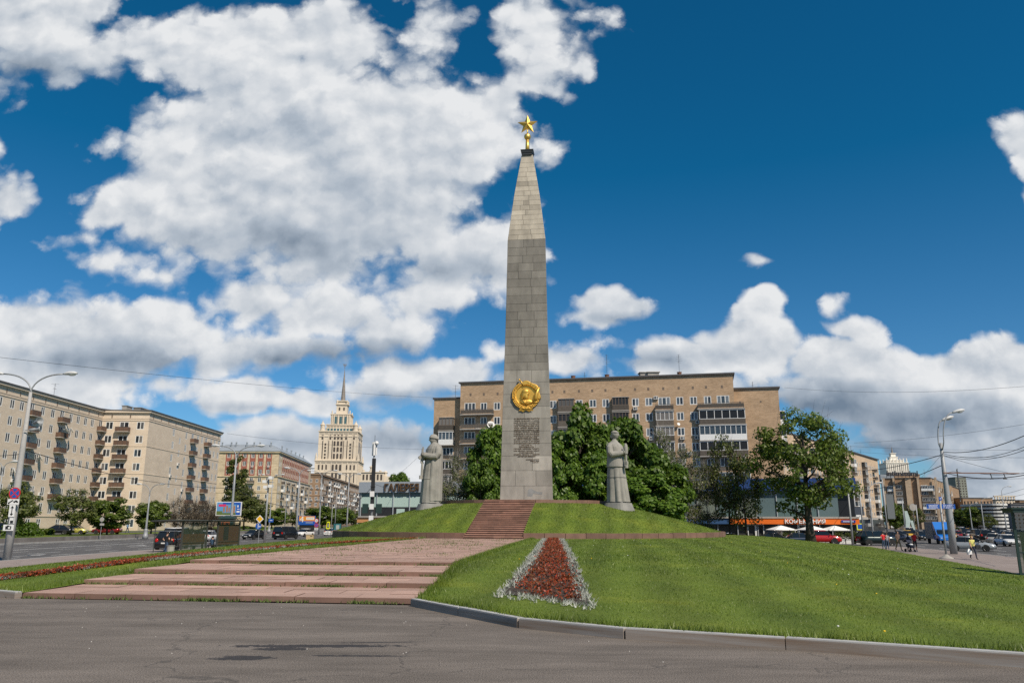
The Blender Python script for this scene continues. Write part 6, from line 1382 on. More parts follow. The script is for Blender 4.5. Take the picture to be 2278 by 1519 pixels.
# ------------------------------------------------------------------ grass, flower beds, weeds
M_GRASS = leaf_mat('grass blade', (.074, .12, .010), (.158, .208, .032), .3); M_REDF = leaf_mat('red bedding plant', (.40, .045, .014), (.17, .075, .022), .2); M_SILV = leaf_mat('silver leaf plant', (.27, .28, .24), (.47, .48, .44), .15); M_LEAFR = leaf_mat('bronze leaf', (.07, .035, .016), (.15, .045, .02), .2)
M_YEL = mat('dandelion yellow', (.75, .5, .02), .7); M_WHF = mat('dandelion seed white', (.65, .65, .6), .8)
def blades(name, P, h, w, m, spread=.5, rng=RNG, **t):
    k = len(P); a = rng.uniform(0, 2 * PI, k); d = np.stack([np.cos(a), np.sin(a), np.zeros(k)], 1); hh = (h * rng.uniform(.5, 1.3, k))[:, None] if not hasattr(h, '__len__') else (h * rng.uniform(.5, 1.3, k))[:, None]
    b = rng.uniform(0, 2 * PI, k); lean = np.stack([np.cos(b), np.sin(b), np.zeros(k)], 1) * (hh * spread) * rng.uniform(.2, 1, k)[:, None]
    ww = np.asarray(w).reshape(-1, 1) if hasattr(w, '__len__') else w
    V = np.stack([P - d * ww, P + d * ww, P + lean + [0, 0, 1] * hh], 1).reshape(-1, 3)
    me = bpy.data.meshes.new(name); me.vertices.add(3 * k); me.vertices.foreach_set('co', V.astype('f').ravel()); me.loops.add(3 * k); me.loops.foreach_set('vertex_index', np.arange(3 * k, dtype='i')); me.polygons.add(k)
    me.polygons.foreach_set('loop_start', np.arange(0, 3 * k, 3, dtype='i')); me.polygons.foreach_set('loop_total', np.full(k, 3, 'i')); me.materials.append(m); me.update(calc_edges=True); return add(name, me, **t)
gx, gy = np.arange(-28, 44, .5), np.arange(7, 98, .5); GZ = np.array([[lawn_z(x, y) for x in gx] for y in gy])
def lz(x, y):
    fx = np.clip((x + 28) / .5, 0, len(gx) - 1.001); fy = np.clip((y - 7) / .5, 0, len(gy) - 1.001); i = fx.astype(int); j = fy.astype(int); a = fx - i; b = fy - j
    return GZ[j, i] * (1 - a) * (1 - b) + GZ[j, i + 1] * a * (1 - b) + GZ[j + 1, i] * (1 - a) * b + GZ[j + 1, i + 1] * a * b
def in_poly(x, y, poly):
    c = np.zeros(len(x), bool); j = len(poly) - 1
    for i in range(len(poly)):
        xi, yi = poly[i][:2]; xj, yj = poly[j][:2]; c ^= ((yi > y) != (yj > y)) & (x < (xj - xi) * (y - yi) / ((yj - yi) or 1e-9) + xi); j = i
    return c
RLP = [tuple(p)[:2] for p in right_loop]; LLP = [tuple(p)[:2] for p in left_loop]
BEDR = [GT(*p) for p in ((1098, 1330), (1330, 1364), (1292, 1270), (1254, 1199), (1206, 1199), (1168, 1250))]
bc = Vector((sum(p.x for p in BEDR[:2]) / 2, 0, 0))
BEDI = [GT(*p) for p in ((1138, 1322), (1292, 1347), (1268, 1270), (1241, 1199), (1219, 1199), (1197, 1250))]
BP = [(p.x, p.y) for p in BEDR]; BI = [(p.x, p.y) for p in BEDI]
LBA = [GT(*p) for p in ((-120, 1302), (0, 1289), (150, 1270), (300, 1251), (480, 1231), (700, 1211), (925, 1198))]
LBW = [1.15, 1.1, 1.0, 1.0, 1.0, .9, .8]
LBP = [(p.x + w * .25, p.y + w) for p, w in zip(LBA, LBW)] + [(p.x - w * .25, p.y - w) for p, w in zip(LBA, LBW)][::-1]
LBI = [(p.x + w * .1, p.y + w * .5) for p, w in zip(LBA, LBW)] + [(p.x - w * .1, p.y - w * .5) for p, w in zip(LBA, LBW)][::-1]
def scatter(x0, x1, y0, y1, n, poly, avoid=()):
    x = RNG.uniform(x0, x1, n); y = RNG.uniform(y0, y1, n); k = in_poly(x, y, poly)
    for a in avoid: k &= ~in_poly(x, y, a)
    return x[k], y[k]
PP = []; WW = []; HHH = []
for (y0, y1, n, w, h) in ((8, 14, 130000, .004, .036), (14, 22, 140000, .0058, .04), (22, 34, 90000, .010, .06), (34, 56, 70000, .016, .05), (56, 95, 30000, .025, .05)):
    for lp in (RLP, LLP):
        x, y = scatter(-27, 38, y0, y1, n, lp, (BP, LBP)); kk_ = np.abs(x) / y < .72; x, y = x[kk_], y[kk_]; PP.append(np.stack([x, y, lz(x, y) - .005], 1)); WW.append(np.full(len(x), w)); HHH.append(np.full(len(x), h))
a_ = RNG.uniform(0, 2 * PI, 46000); r_ = np.sqrt(RNG.uniform(8.1 ** 2, 17.4 ** 2, 46000)); x = OC.x + r_ * np.cos(a_); y = OC.y + r_ * np.sin(a_); uu = (x - OC.x) * ua.x + (y - OC.y) * ua.y; vv = (x - OC.x) * va.x + (y - OC.y) * va.y
k = ~((uu > SU0 - .1) & (uu < SU1 + .1) & (vv < 0)) & (vv < 3); x, y, r_ = x[k], y[k], r_[k]; s_ = np.clip((17.6 - r_) / 9.6, 0, 1); PP.append(np.stack([x, y, .80 + 2.42 * s_ + .12 * np.sin(PI * s_) + .01], 1)); WW.append(np.full(len(x), .03)); HHH.append(np.full(len(x), .055))
# longer unmown fringe along kerbs, path edge and ring wall
for line, n, off in ((RK, 5200, .12), (PATH_R, 7000, .16), (PATH_L, 4000, -.14), (LK, 1500, .12)):
    P_ = dens([Vector(p) for p in line], .05); ii = RNG.integers(0, len(P_), n); x = np.array([P_[i].x for i in ii]) + RNG.normal(off, .12, n); y = np.array([P_[i].y for i in ii]) + (np.abs(RNG.normal(.06, .1, n)) if line in (RK, LK) else RNG.normal(0, .1, n))
    k = in_poly(x, y, RLP) | in_poly(x, y, LLP); PP.append(np.stack([x, y, lz(x, y) - .01], 1)[k]); WW.append(np.full(k.sum(), .009)); HHH.append(np.full(k.sum(), .13))
blades('grass', np.concatenate(PP), np.concatenate(HHH), np.concatenate(WW), M_GRASS, .8, kind='stuff')
for nm, m, n in (('dandelions', M_YEL, 16), ('dandelion_clocks', M_WHF, 26)):
    x, y = scatter(0, 32, 11, 60, n * 3, RLP, (BP,)); mb = MB()
    for a, c in list(zip(x, y))[:n]: mb.ball((a, c, float(lawn_z(a, c)) + .07), (.02, .02, .014), 6, 4)
    mb.build(nm, m, kind='stuff')
def along(poly, n):
    k = len(poly) // 2; a = np.array(poly[:k]); b = np.array(poly[k:][::-1]); t = RNG.uniform(0, k - 1.001, n) ; t = (k - 1.001) * (1 - (1 - t / (k - 1.001)) ** .9); i = t.astype(int); f = (t - i)[:, None]; p = a[i] * (1 - f) + a[i + 1] * f; q = b[i] * (1 - f) + b[i + 1] * f; u = RNG.uniform(0, 1, n)[:, None]; r = p * (1 - u) + q * u; return r[:, 0], r[:, 1]
def bed(poly, inner, n_in, n_out, label):
    xs = [p[0] for p in poly]; ys = [p[1] for p in poly]; res = []
    mbs = MB(); mbs.v = []; 
    cq = Vector((sum(xs) / len(xs), sum(ys) / len(ys))); sp_ = [cq + (Vector(p) - cq) * (1 if label else .94) for p in poly]; loop = [p + Vector((random.uniform(-.06, .06), random.uniform(-.06, .06))) for p in dens(sp_ + [sp_[0]], .25)]; r = geometry.delaunay_2d_cdt(loop, [(i, (i + 1) % len(loop)) for i in range(len(loop))], [], 1, 1e-4); mbs.v = [(p.x, p.y, float(lawn_z(p.x, p.y)) + .014) for p in r[0]]; mbs.f = [tuple(f) for f in r[2]]; mbs.m = [0] * len(mbs.f)
    mbs.build('flower_bed', M_SOIL, kind='structure')
    x, y = along(inner, n_in) if label else scatter(min(xs), max(xs), min(ys), max(ys), n_in, inner)
    for nm, m, q, sz, hh in (('red_bedding_plants', M_REDF, 5, .03, .10), ('bronze_leaves', M_LEAFR, 3, .036, .07)):
        P = np.repeat(np.stack([x, y, lz(x, y)], 1), q, 0); P = P + RNG.normal(size=P.shape) * [.07, .07, .03] + [0, 0, hh * (.6 if label else 1)]; add(nm, quads_mesh(nm, P, RNG.normal(size=P.shape) + [0, -.3, 1.2], sz, m), kind='stuff')
    x, y = along(poly, n_out) if label else scatter(min(xs), max(xs), min(ys), max(ys), n_out, poly, (inner,)); kq = ~in_poly(x, y, inner); x, y = x[kq], y[kq]; P = np.repeat(np.stack([x, y, lz(x, y) + .02], 1), 9, 0) + RNG.normal(size=(len(x) * 9, 3)) * [.03, .03, 0]
    blades('silver_leaf_plants', P, .075 if label else .085, .013, M_SILV, 1.5, kind='stuff')
bed(BP, BI, 5600, 4300, ''); bed(LBP, LBI, 4600, 3600, 'ribbon')
# weeds in the joints and along the risers
P = []
for i in range(4):
    yl, yr, z = LV[i]; zf = (0, .11, .21, .32)[i]
    for q in range(34 if i else 26):
        t = RNG.uniform(0, 1); x0 = path_edge(PATH_L, yl) * (1 - t) + path_edge(PATH_R, yr) * t; y0 = yl + (yr - yl) * t - .03; n = int(RNG.exponential(22)) + 4; P.append(np.stack([x0 + RNG.normal(0, .16, n), np.full(n, y0) - np.abs(RNG.normal(0, .03, n)), np.full(n, zf)], 1))
for q in range(230):
    t = RNG.uniform(.0, 1) ** .8; y0 = 26 + 31 * t; xl, xr = path_edge(PATH_L, y0), path_edge(PATH_R, y0); x0 = RNG.uniform(xl, xr); n = int(RNG.exponential(9)) + 3; P.append(np.stack([x0 + RNG.normal(0, .3, n), y0 + RNG.normal(0, .03, n), np.full(n, .415 + .03 * (y0 - 25) / 33)], 1))
blades('weeds', np.concatenate(P), .07, .013, M_TUF, 1.3, kind='stuff')
mb = MB()
for q in range(40): x0 = random.uniform(-9, 6); y0 = random.uniform(9.5, 16); s = random.uniform(.004, .009); mb.ball((x0, y0, .004), (s, s * .8, .008), 5, 3) if not (x0 > -2 and y0 > np.interp(x0, [p[0] for p in RK], [p[1] for p in RK]) - .25) else None
mb.build('litter_specks', mat('pale grit', (.5, .48, .45), .8), kind='stuff')

# ------------------------------------------------------------------ lamp posts, signs, poles, shelters
M_POLE = mat('galvanised pole', (.30, .315, .325), .55, metal=.2, var=.12, vscale=2); M_CPOLE = mat('concrete pole', (.36, .355, .345), .85, var=.15, vscale=3); M_LAMP = mat('lamp housing', (.55, .56, .56), .45); M_LENS = mat('lamp lens', (.5, .52, .5), .15)
M_SBLUE = mat('sign blue', (.012, .085, .38), .45); M_SRED = mat('sign red', (.52, .022, .025), .45); M_SWH = mat('sign white', (.7, .7, .69), .5); M_SBK = mat('sign black', (.02, .02, .022), .5); M_SYE = mat('sign yellow', (.78, .42, .012), .45); M_SBACK = mat('sign back', (.30, .31, .32), .55); M_SGR = mat('sign fluorescent', (.72, .72, .02), .5)
M_DKGREEN = mat('dark green metal', (.018, .042, .038), .5); M_SHEL = mat('dark shelter metal', (.075, .078, .07), .5, metal=.3); M_RUBBER = mat('rubber', (.022, .022, .022), .9)
def lamp(label, px, py_base, zb, top_z, heads, r0=.17, r1=.09, Y=None, X=None, conc=False, group='street lamps', collar=None, hs=1.0):
    """heads: list of (dx, dz) offsets of lamp heads from the pole top; arms curve out to them"""
    p = Vector((X, Y, zb)) if X is not None else (D(px, 1100, Y) if Y else G(px, py_base, zb)); p.z = zb; o = thing('street_lamp', label, 'street lamp', p, 0, group); h = top_z - zb
    mb = MB(); m = M_CPOLE if conc else M_POLE
    if collar: mb.lathe([(r0 * 2.6, 0), (r0 * 2.4, .5), (r0 * 2.0, .6), (r0 * 1.7, 1.2), (r0 * 1.9, 1.3), (r0, 1.45)], 12)
    mb.lathe([(r0, 0), (r0 * .98, h * .3), ((r0 + r1) / 2, h * .62), (r1, h)], 12); mb.build('pole', m, o, smooth=True)
    for hd in heads:
        dx, dz = hd[:2]; dx -= .75 * hs * (dx > 0) - .75 * hs * (dx < 0) if not conc else 0; dz -= .2; dy = hd[2] if len(hd) > 2 else 0; mb = MB(); pts = [Vector((0, dy * .3, h - .6))] + [Vector((dx * t ** 1.7, dy, h + dz * (1 - (1 - t) ** 1.9))) for t in np.linspace(.0, 1, 9)]; mb.tube(pts, [.055] * 10, 6); a = mb.build('arm', M_POLE, o, smooth=True)
        e = pts[-1]; d = (pts[-1] - pts[-2]).normalized(); s = Vector((0, 1, 0)); n = d.cross(s); n = n if n.z > 0 else -n; Mh = Matrix((( d.x, s.x, n.x, e.x), (d.y, s.y, n.y, e.y), (d.z, s.z, n.z, e.z), (0, 0, 0, 1))) @ Matrix.Scale(hs, 4)
        mb = MB(); mb.loft([[(x, w * c, z + q * sn) for c, sn in [(math.cos(2 * PI * j / 10), math.sin(2 * PI * j / 10)) for j in range(10)]] for x, w, z, q in ((-.05, .06, 0, .06), (.1, .12, .02, .1), (.4, .2, .04, .14), (.75, .2, .03, .13), (.95, .1, .01, .07))], 0, Mh); l = mb.build('lamp_head', M_LAMP, o, smooth=True)
        mb = MB(); mb.ball((.6, 0, -.07), (.27, .16, .1), 10, 5, 0, Mh); mb.build('lens', M_LENS, l, smooth=True)
    return o
PAVL = PAVZ
o = lamp('big concrete double armed lamp post carrying signs at the left edge', 15, 1245, PAVZ, XZ(68, 872, 54.5)[1], [(2.15, 1.5), (-2.15, 1.5)], .26, .1, conc=True); LP = Vector(o.location)
def on_pole(py, px=30): return XZ(px, py, LP.y)[1]
def board(name, label, cat, P, w, h, faces, rz=0, group=None, thick=.03, shape='rect', post=None):
    """flat sign facing -y before turning; faces: list of (polygon points, material, layer)"""
    o = thing(name, label, cat, P, rz, group); mb = MB(); T = Matrix(((1, 0, 0, 0), (0, 0, -1, 0), (0, 1, 0, 0), (0, 0, 0, 1)))
    pl = {'rect': [(-w / 2, -h / 2), (w / 2, -h / 2), (w / 2, h / 2), (-w / 2, h / 2)], 'disc': [(w / 2 * math.cos(a), w / 2 * math.sin(a)) for a in np.linspace(0, 2 * PI, 25)[:-1]], 'dia': [(0, -h / 2), (w / 2, 0), (0, h / 2), (-w / 2, 0)]}[shape]
    mb.prism(pl, 0, thick, 0, T); mb.build('plate', faces[0], o)
    for k, (nm, polys, m) in enumerate(faces[1]):
        mb = MB()
        for pg in polys: mb.prism(pg, thick + .002 + .004 * k, thick + .005 + .004 * k, 0, T)
        mb.build(nm, m, o)
    if post:
        mb = MB(); mb.tube([(0, .045, post - P[2]), (0, .045, h / 2)], .035, 6); mb.build('post', M_POLE, o)
    return o
def disc(r, x=0, y=0, n=24): return [(x + r * math.cos(2 * PI * j / n), y + r * math.sin(2 * PI * j / n)) for j in range(n)]
def bar(x0, y0, x1, y1, w):
    d = Vector((x1 - x0, y1 - y0)).normalized(); n = Vector((-d.y, d.x)) * w / 2; return [(x0 - n.x, y0 - n.y), (x1 - n.x, y1 - n.y), (x1 + n.x, y1 + n.y), (x0 + n.x, y0 + n.y)]
def rect(x0, x1, y0, y1): return [(x0, y0), (x1, y0), (x1, y1), (x0, y1)]
def nostop(label, P, d, group='no stopping signs', **k): r = d / 2; return board('road_sign', label, 'road sign', P, d, d, (M_SRED, [('field', [disc(r * .8)], M_SBLUE), ('cross', [bar(-r * .58, -r * .58, r * .58, r * .58, r * .2), bar(-r * .58, r * .58, -r * .13, r * .13, r * .2), bar(r * .13, -r * .13, r * .58, -r * .58, r * .2)], M_SRED)]), 0, group, shape='disc', **k)
def car_icon(s, x=0, y=0): return [(x - s, y), (x - s, y + s * .35), (x - s * .55, y + s * .45), (x - s * .3, y + s * .75), (x + s * .4, y + s * .75), (x + s * .65, y + s * .42), (x + s, y + s * .32), (x + s, y)]
yb = LP.y - .42
nostop('red ringed no stopping sign high on the left lamp post', (XZ(33, 1097, yb)[0], yb, on_pole(1097)), .78)
board('road_sign', 'white tow away plate below the round sign on the left lamp post', 'road sign', (XZ(30, 1116, yb)[0], yb, on_pole(1116)), .78, .36, (M_SWH, [('pictogram', [bar(-.34, -.1, -.02, .1, .08), disc(.05, -.28, -.1), car_icon(.17, .17, -.03), disc(.045, .08, -.03), disc(.045, .27, -.03)], M_SBK)]))
board('road_sign', 'tall white plate with a double headed arrow on the left lamp post', 'road sign', (XZ(27, 1136, yb)[0], yb, on_pole(1136)), .40, .80, (M_SWH, [('arrow', [rect(-.03, .03, -.22, .22), [(-.12, .18), (.12, .18), (0, .34)], [(0, -.34), (.12, -.18), (-.12, -.18)]], M_SBK)]))
board('road_sign', 'white plate with a camera pictogram lowest on the left lamp post', 'road sign', (XZ(19, 1173, yb)[0], yb, on_pole(1173)), .70, .40, (M_SWH, [('pictogram', [rect(-.2, .2, -.12, .1), rect(-.1, .05, .1, .15)], M_SBK), ('lens', [disc(.07, .06, -.01)], M_SWH)]))
mb = MB(); mb.box(-.12, .12, -.1, .1, -.2, .2); mb.box(-.05, .14, -.12, -.1, -.16, .02, 1); mb.build('meter_box', [M_SWH, M_SBK], None, label='small pale box on the left lamp post between two plates', cat='box'); COL.objects['meter_box'].location = (LP.x + .2, LP.y - .36, on_pole(1158))
for (px, py, rz) in ((84, 938, -.5), (80, 950, .35)):
    o = thing('loudspeaker', 'grey horn loudspeaker on the left lamp post, ' + ('upper of the pair' if py < 945 else 'lower of the pair'), 'loudspeaker', (XZ(px, py, LP.y)[0], LP.y - .1, on_pole(py if py < 945 else 955)), rz)
    mb = MB(); mb.lathe([(.1, -.32), (.11, -.05), (.12, .1), (.17, .25), (.26, .36), (.25, .35), (.14, .24), (.04, .1)], 14, 0, Matrix.Rotation(PI / 2 - .2, 4, 'Y')); mb.build('horn', M_POLE, o, smooth=True); mb = MB(); mb.tube([(-.2, 0, 0), (-.62, .05, -.1)], .035, 5); mb.build('bracket', M_POLE, o)
mb = MB(); mb.tube([(-.2, 0, -.4), (.0, 0, -.4), (.0, 0, 1.4)], .05, 6)
# further lamps and poles on the left
lamp('double armed street lamp with a wide foot before the cream block', 333, 0, ROADZ + .13, XZ(346, 1098, 120)[1], [(2.0, 1.6), (-2.0, 1.6)], .16, .08, Y=120, collar=1, hs=.9)
lamp('tall double armed street lamp beside the advertising column', 519, 0, PAVZ, XZ(533, 1016, 91)[1], [(3.0, 1.5), (-2.8, 1.5)], .17, .08, Y=91.5)
lamp('double armed street lamp before the bushes of the red panelled block', 604, 0, ROADZ + .13, XZ(607, 1068, 190)[1], [(2.6, 1.5), (-2.6, 1.5)], .17, .08, Y=190, collar=1)
lamp('double armed street lamp left of the brown block', 664, 0, PAVZ, XZ(668, 1058, 128)[1], [(2.2, 1.4), (-2.4, 1.4)], .16, .08, Y=128); lamp('double armed street lamp in front of the brown block', 714, 0, PAVZ, XZ(718, 1062, 164)[1], [(3.0, 1.6), (-3.0, 1.6)], .17, .08, Y=164)
lamp('farthest double armed street lamp on the left, near the gallery', 775, 0, PAVZ, XZ(779, 1068, 158)[1], [(2.2, 1.4), (-2.2, 1.4)], .16, .08, Y=158); lamp('small double armed lamp at the left edge behind the big post', -2, 0, -.5, XZ(2, 1048, 112)[1], [(1.8, 1.5), (-1.8, 1.5)], .13, .07, Y=112)
def pole(label, px, Y, py_top, r=.12, kit=None, px_top=None, zb=None, name='utility_pole'):
    x = D(px, 1190, Y).x; zb = PAVZ if zb is None else zb; zt_ = XZ(px, py_top, Y)[1]; o = thing(name, label, 'pole', (x, Y, zb), 0, 'utility poles'); mb = MB(); mb.lathe([(r, 0), (r * .65, zt_ - zb)], 8); mb.build('shaft', M_POLE, o, smooth=True); h = zt_ - zb
    if kit == 'antennas':
        for k, (a, zz, hh) in enumerate(((0, -1.6, 1.9), (2.1, -1.5, 1.8), (4.2, -1.6, 1.9))): mb = MB(); mb.box(.16, .34, -.14, .14, h + zz, h + zz + hh, 0, Matrix.Rotation(a - 1.4, 4, 'Z')); mb.build('cell_antenna', M_SWH, o)
        mb = MB(); mb.box(-.24, .24, -.22, .22, h * .35, h - 2.0); mb.box(-.3, .3, -.28, .28, h * .55, h * .56); mb.build('cable_sleeve', M_SBK, o)
        for z in (.2, .32, .45): mb = MB(); mb.box(-.3, .3, -.5, -.22, h * z, h * z + .75); mb.build('cabinet', M_SWH, o)
        mb = MB(); mb.ball((.3, -.2, h + .15), .3, 12, 8); mb.build('dish', M_SWH, o, smooth=True); mb = MB(); mb.tube([(0, 0, h), (0, 0, h + 1.3)], .03, 4); mb.build('whip', M_MET, o)
        for q in (-1, 1): mb = MB(); mb.box(q * .95 - .4, q * .95 + .4, -.1, .2, h * .28, h * .28 + 1.3); mb.build('equipment_box', M_DKGREEN, o)
    if kit == 'cameras':
        for k, (dx, dz) in enumerate(((-.35, -.6), (.3, -.2), (-.2, -1.2), (.35, -1.1))): mb = MB(); mb.box(dx - .2, dx + .2, -.5, .1, h + dz, h + dz + .32); mb.build('camera', M_SWH, o)
        mb = MB(); mb.tube([(-.6, 0, h - .5), (.6, 0, h - .5)], .04, 5); mb.build('crossbar', M_POLE, o)
    return o
pole('grey pole hung with traffic cameras beside the blue arrow sign', 589, 88, 1062, .12, 'cameras'); pole('tall pole with white cell antennas and a dark cable sleeve before the gallery', 825, 112, 988, .2, 'antennas'); pole('slim grey pole between the two dark vans', 632, 175, 1100, .08); pole('slim pole by the yellow crossing sign', 736, 150, 1122, .07); pole('grey pole left of the antenna pole', 744, 172, 1095, .09)
def pix(px, py, Y): p = D(px, py, Y); return (p.x, Y, p.z)
def ysign(w_px, Y): return w_px * Y / 1700
board('road_sign', 'yellow diamond priority road sign above a blue arrow sign', 'road sign', pix(578, 1154, 97), .95, .95, (M_SWH, [('field', [[(0, -.36), (.36, 0), (0, .36), (-.36, 0)]], M_SYE)]), shape='dia', post=PAVZ)
board('road_sign', 'round blue sign with white straight and right arrows', 'road sign', pix(575, 1170, 96.9), .72, .72, (M_SBLUE, [('arrow', [rect(-.06, 0, -.26, .18), [(-.13, .14), (.07, .14), (-.03, .3)], rect(0, .16, -.06, 0), [(.14, -.13), (.3, -.03), (.14, .07)]], M_SWH)]), shape='disc')
board('road_sign', 'grey backed round sign on a post by the far kerb', 'road sign', pix(227, 1155, 113), .62, .62, (M_SBACK, [('rim', [disc(.27)], M_CONC)]), shape='disc', post=ROADZ); board('road_sign', 'small grey backed plates under the round sign by the far kerb', 'road sign', pix(227, 1166, 112.9), .6, .3, (M_SBACK, [('rim', [rect(-.26, .26, -.11, .11)], M_CONC)]))
nostop('small far no stopping sign below a speed limit sign', pix(704, 1168, 178), .95); s40 = board('road_sign', 'red ringed speed limit 40 sign far up the left road', 'road sign', pix(704, 1157.5, 178), .9, .9, (M_SRED, [('field', [disc(.34)], M_SWH)]), shape='disc', post=PAVZ)
add('numerals', text_mesh('40', M_SBK, height=.34, ext=.004), s40, frame((0, -.042, 0), (1, 0))); board('road_sign', 'small white tow away plate below the far no stopping sign', 'road sign', pix(704, 1176, 178), .9, .4, (M_SWH, [('pictogram', [car_icon(.2, .1, -.05), bar(-.35, -.05, -.1, .1, .08)], M_SBK)]))
board('road_sign', 'tall fluorescent yellow crossing sign by the left road', 'road sign', pix(730, 1168, 150), .62, 1.35, (M_SGR, [('panel', [rect(-.18, .18, -.45, .45)], M_SBK), ('figure', [rect(-.04, .04, -.3, .25)], M_SWH)]), post=PAVZ); board('road_sign', 'small blue plate by the street lamp before the green tree', 'road sign', pix(603, 1157, 186), 1.1, .8, (M_SBLUE, [('mark', [rect(-.3, .3, -.06, .06)], M_SWH)]))
# billboards
bb = board('billboard', 'large billboard with a city picture and blue panel above the shelter', 'billboard', pix(510, 1131, 118), 3.7, 2.0, (M_SWH, [('picture', [rect(-1.75, 1.1, -.9, .9)], mat('poster sky', (.11, .28, .5), .5)), ('panel', [rect(1.1, 1.75, -.9, .9), rect(-.9, 1.1, .62, .9)], M_SBLUE), ('red_strip', [rect(-1.5, -.4, .3, .62)], mat('poster red', (.6, .03, .12), .5)), ('towers', [rect(-.8, -.55, -.5, .25), rect(-.35, -.1, -.5, .45), rect(0, .2, -.5, .15), rect(.35, .95, -.75, .4)], mat('poster brown', (.35, .16, .08), .5)), ('trees', [rect(-1.75, -.9, -.9, -.35), rect(-.9, 1.1, -.9, -.6)], mat('poster green', (.11, .15, .04), .5)), ('letter', [rect(1.25, 1.45, .2, .5), rect(1.25, 1.62, -.1, 0), rect(1.2, 1.65, -.55, -.3)], M_SWH)]), thick=.25)
mb = MB(); mb.tube([(-1.0, .0, -1.0), (-1.0, .0, -5.4)], .12, 8); mb.build('post', M_POLE, bb)
bb = board('billboard', 'orange and blue billboard with a big numeral far up the left road', 'billboard', pix(683, 1157, 235), 5.0, 2.6, (M_SBLUE, [('picture', [rect(-2.3, 2.3, -.2, 1.2)], mat('poster orange', (.62, .25, .04), .5)), ('panel', [rect(-.2, 2.1, .2, .9)], M_SWH), ('lines', [rect(-.0, 1.9, .45, .62), rect(-.3, 1.8, -.75, -.5)], M_SBACK)]), thick=.2); add('numeral', text_mesh('4', M_SWH, height=1.7, ext=.02), bb, frame((-1.5, -.23, .35), (1, 0))); mb = MB(); mb.box(-2.2, 2.2, .05, .3, -5.2, -1.3); mb.build('shop_front', M_GLD, bb)
o = thing('light_box', 'upright teal advertising light box near the gallery', 'advertising panel', (*pix(750, 1183, 140)[:2], PAVZ)); mb = MB(); mb.box(-.7, .7, -.12, .12, .3, 2.3); mb.box(-.3, .3, -.1, .1, 0, .3); mb.build('frame', M_DKGREEN, o); mb = MB(); mb.box(-.6, .6, -.135, -.125, .45, 2.2); mb.box(-.2, .35, -.14, -.136, 1.3, 2.0, 1); mb.box(-.5, .5, -.14, -.136, .6, 1.0, 2); mb.build('poster', [mat('poster teal', (.04, .18, .2), .4), mat('poster pale', (.4, .42, .4), .4), M_SBLUE], o)
o = thing('utility_box', 'low beige box on the lawn edge beside the left road', 'utility box', (*pix(690, 1190, 118)[:2], -.95)); mb = MB(); mb.box(-.5, .5, -.3, .3, 0, .62); mb.box(-.54, .54, -.34, .34, .62, .68); mb.build('casing', mat('beige casing', (.50, .37, .2), .7, var=.1, vscale=3), o); mb = MB(); mb.box(.1, .42, -.31, -.301, .4, .5); mb.build('label_plate', M_SBK, o)
# left bus shelter: two roofed bays with glass and posters
M_GLS = mat('shelter glass', (.06, .085, .06), .08, alpha=.32)
def shelter(label, P, rz, bays, bay=4.6, H=2.55, dep=1.5, front=None):
    o = thing('bus_shelter', label, 'bus shelter', P, rz); L_ = bay * bays
    for k in range(bays):
        mb = MB(); x0 = k * bay - .45; x1 = (k + 1) * bay + .05; mb.loft([[(x0, -.3, H + .02), (x1, -.3, H + .02), (x1, dep + .25, H - .04), (x0, dep + .25, H - .04)], [(x0 - .05, -.35, H + .08), (x1, -.35, H + .08), (x1, dep + .3, H + .02), (x0 - .05, dep + .3, H + .02)], [(x0, -.3, H + .15), (x1, -.3, H + .15), (x1, dep + .25, H + .08), (x0, dep + .25, H + .08)]]); mb.build('roof', M_SHEL, o)
        for x in (k * bay + 1.35, (k + 1) * bay - .12):
            for y in (0,): mb = MB(); mb.box(x - .06, x + .06, y - .05, y + .07, 0, H); mb.build('post', M_SHEL, o)
        mb = MB(); mb.tube([(k * bay - .2, dep, 0), (k * bay - .2, dep, H)], .04, 6); mb.build('post', M_SHEL, o)
        a, c = k * bay + 1.42, (k + 1) * bay - .19; mb = MB(); mb.box(a, c, -.01, .01, .08, H - .1); mb.build('pane', M_GLS, o)
        mb = MB(); mb.box(a, c, -.03, .03, .75, .79); mb.box(a, c, -.03, .03, .04, .08); mb.box(a, c, -.03, .03, H - .14, H - .1); mb.build('rail', M_SHEL, o)
        mb = MB(); mb.box(a, c - .2, .55, .95, .42, .47); mb.box(a + .3, a + .36, .6, .9, 0, .42); mb.box(c - .6, c - .54, .6, .9, 0, .42); mb.build('bench', M_SHEL, o)
    return o
sx = G(402, 1229, PAVZ); SP = Vector((sx.x - .95, sx.y, PAVZ)); SRZ = R(72)
sh1 = shelter('long dark two bay glass bus shelter beside the left road', SP, SRZ, 2)
mb = MB(); mb.box(4.6 + 1.5, 9.0, .02, .09, .5, 2.3); mb.box(6.8, 7.5, .0, .02, .9, 2.1, 1); mb.build('poster', [mat('poster brick red', (.19, .05, .03), .4), M_SBK], sh1); mb = MB(); mb.box(1.5, 4.3, .03, .05, .6, 1.5); mb.build('poster', mat('poster rust', (.16, .06, .025), .35, var=.6, vscale=2.5), sh1)
o = thing('advertising_column', 'dark green advertising column with posters at the end of the bus shelter', 'advertising column', (*pix(503, 1200, 85.5)[:2], PAVZ), R(12)); H_ = XZ(503, 1146, 85.5)[1] - PAVZ
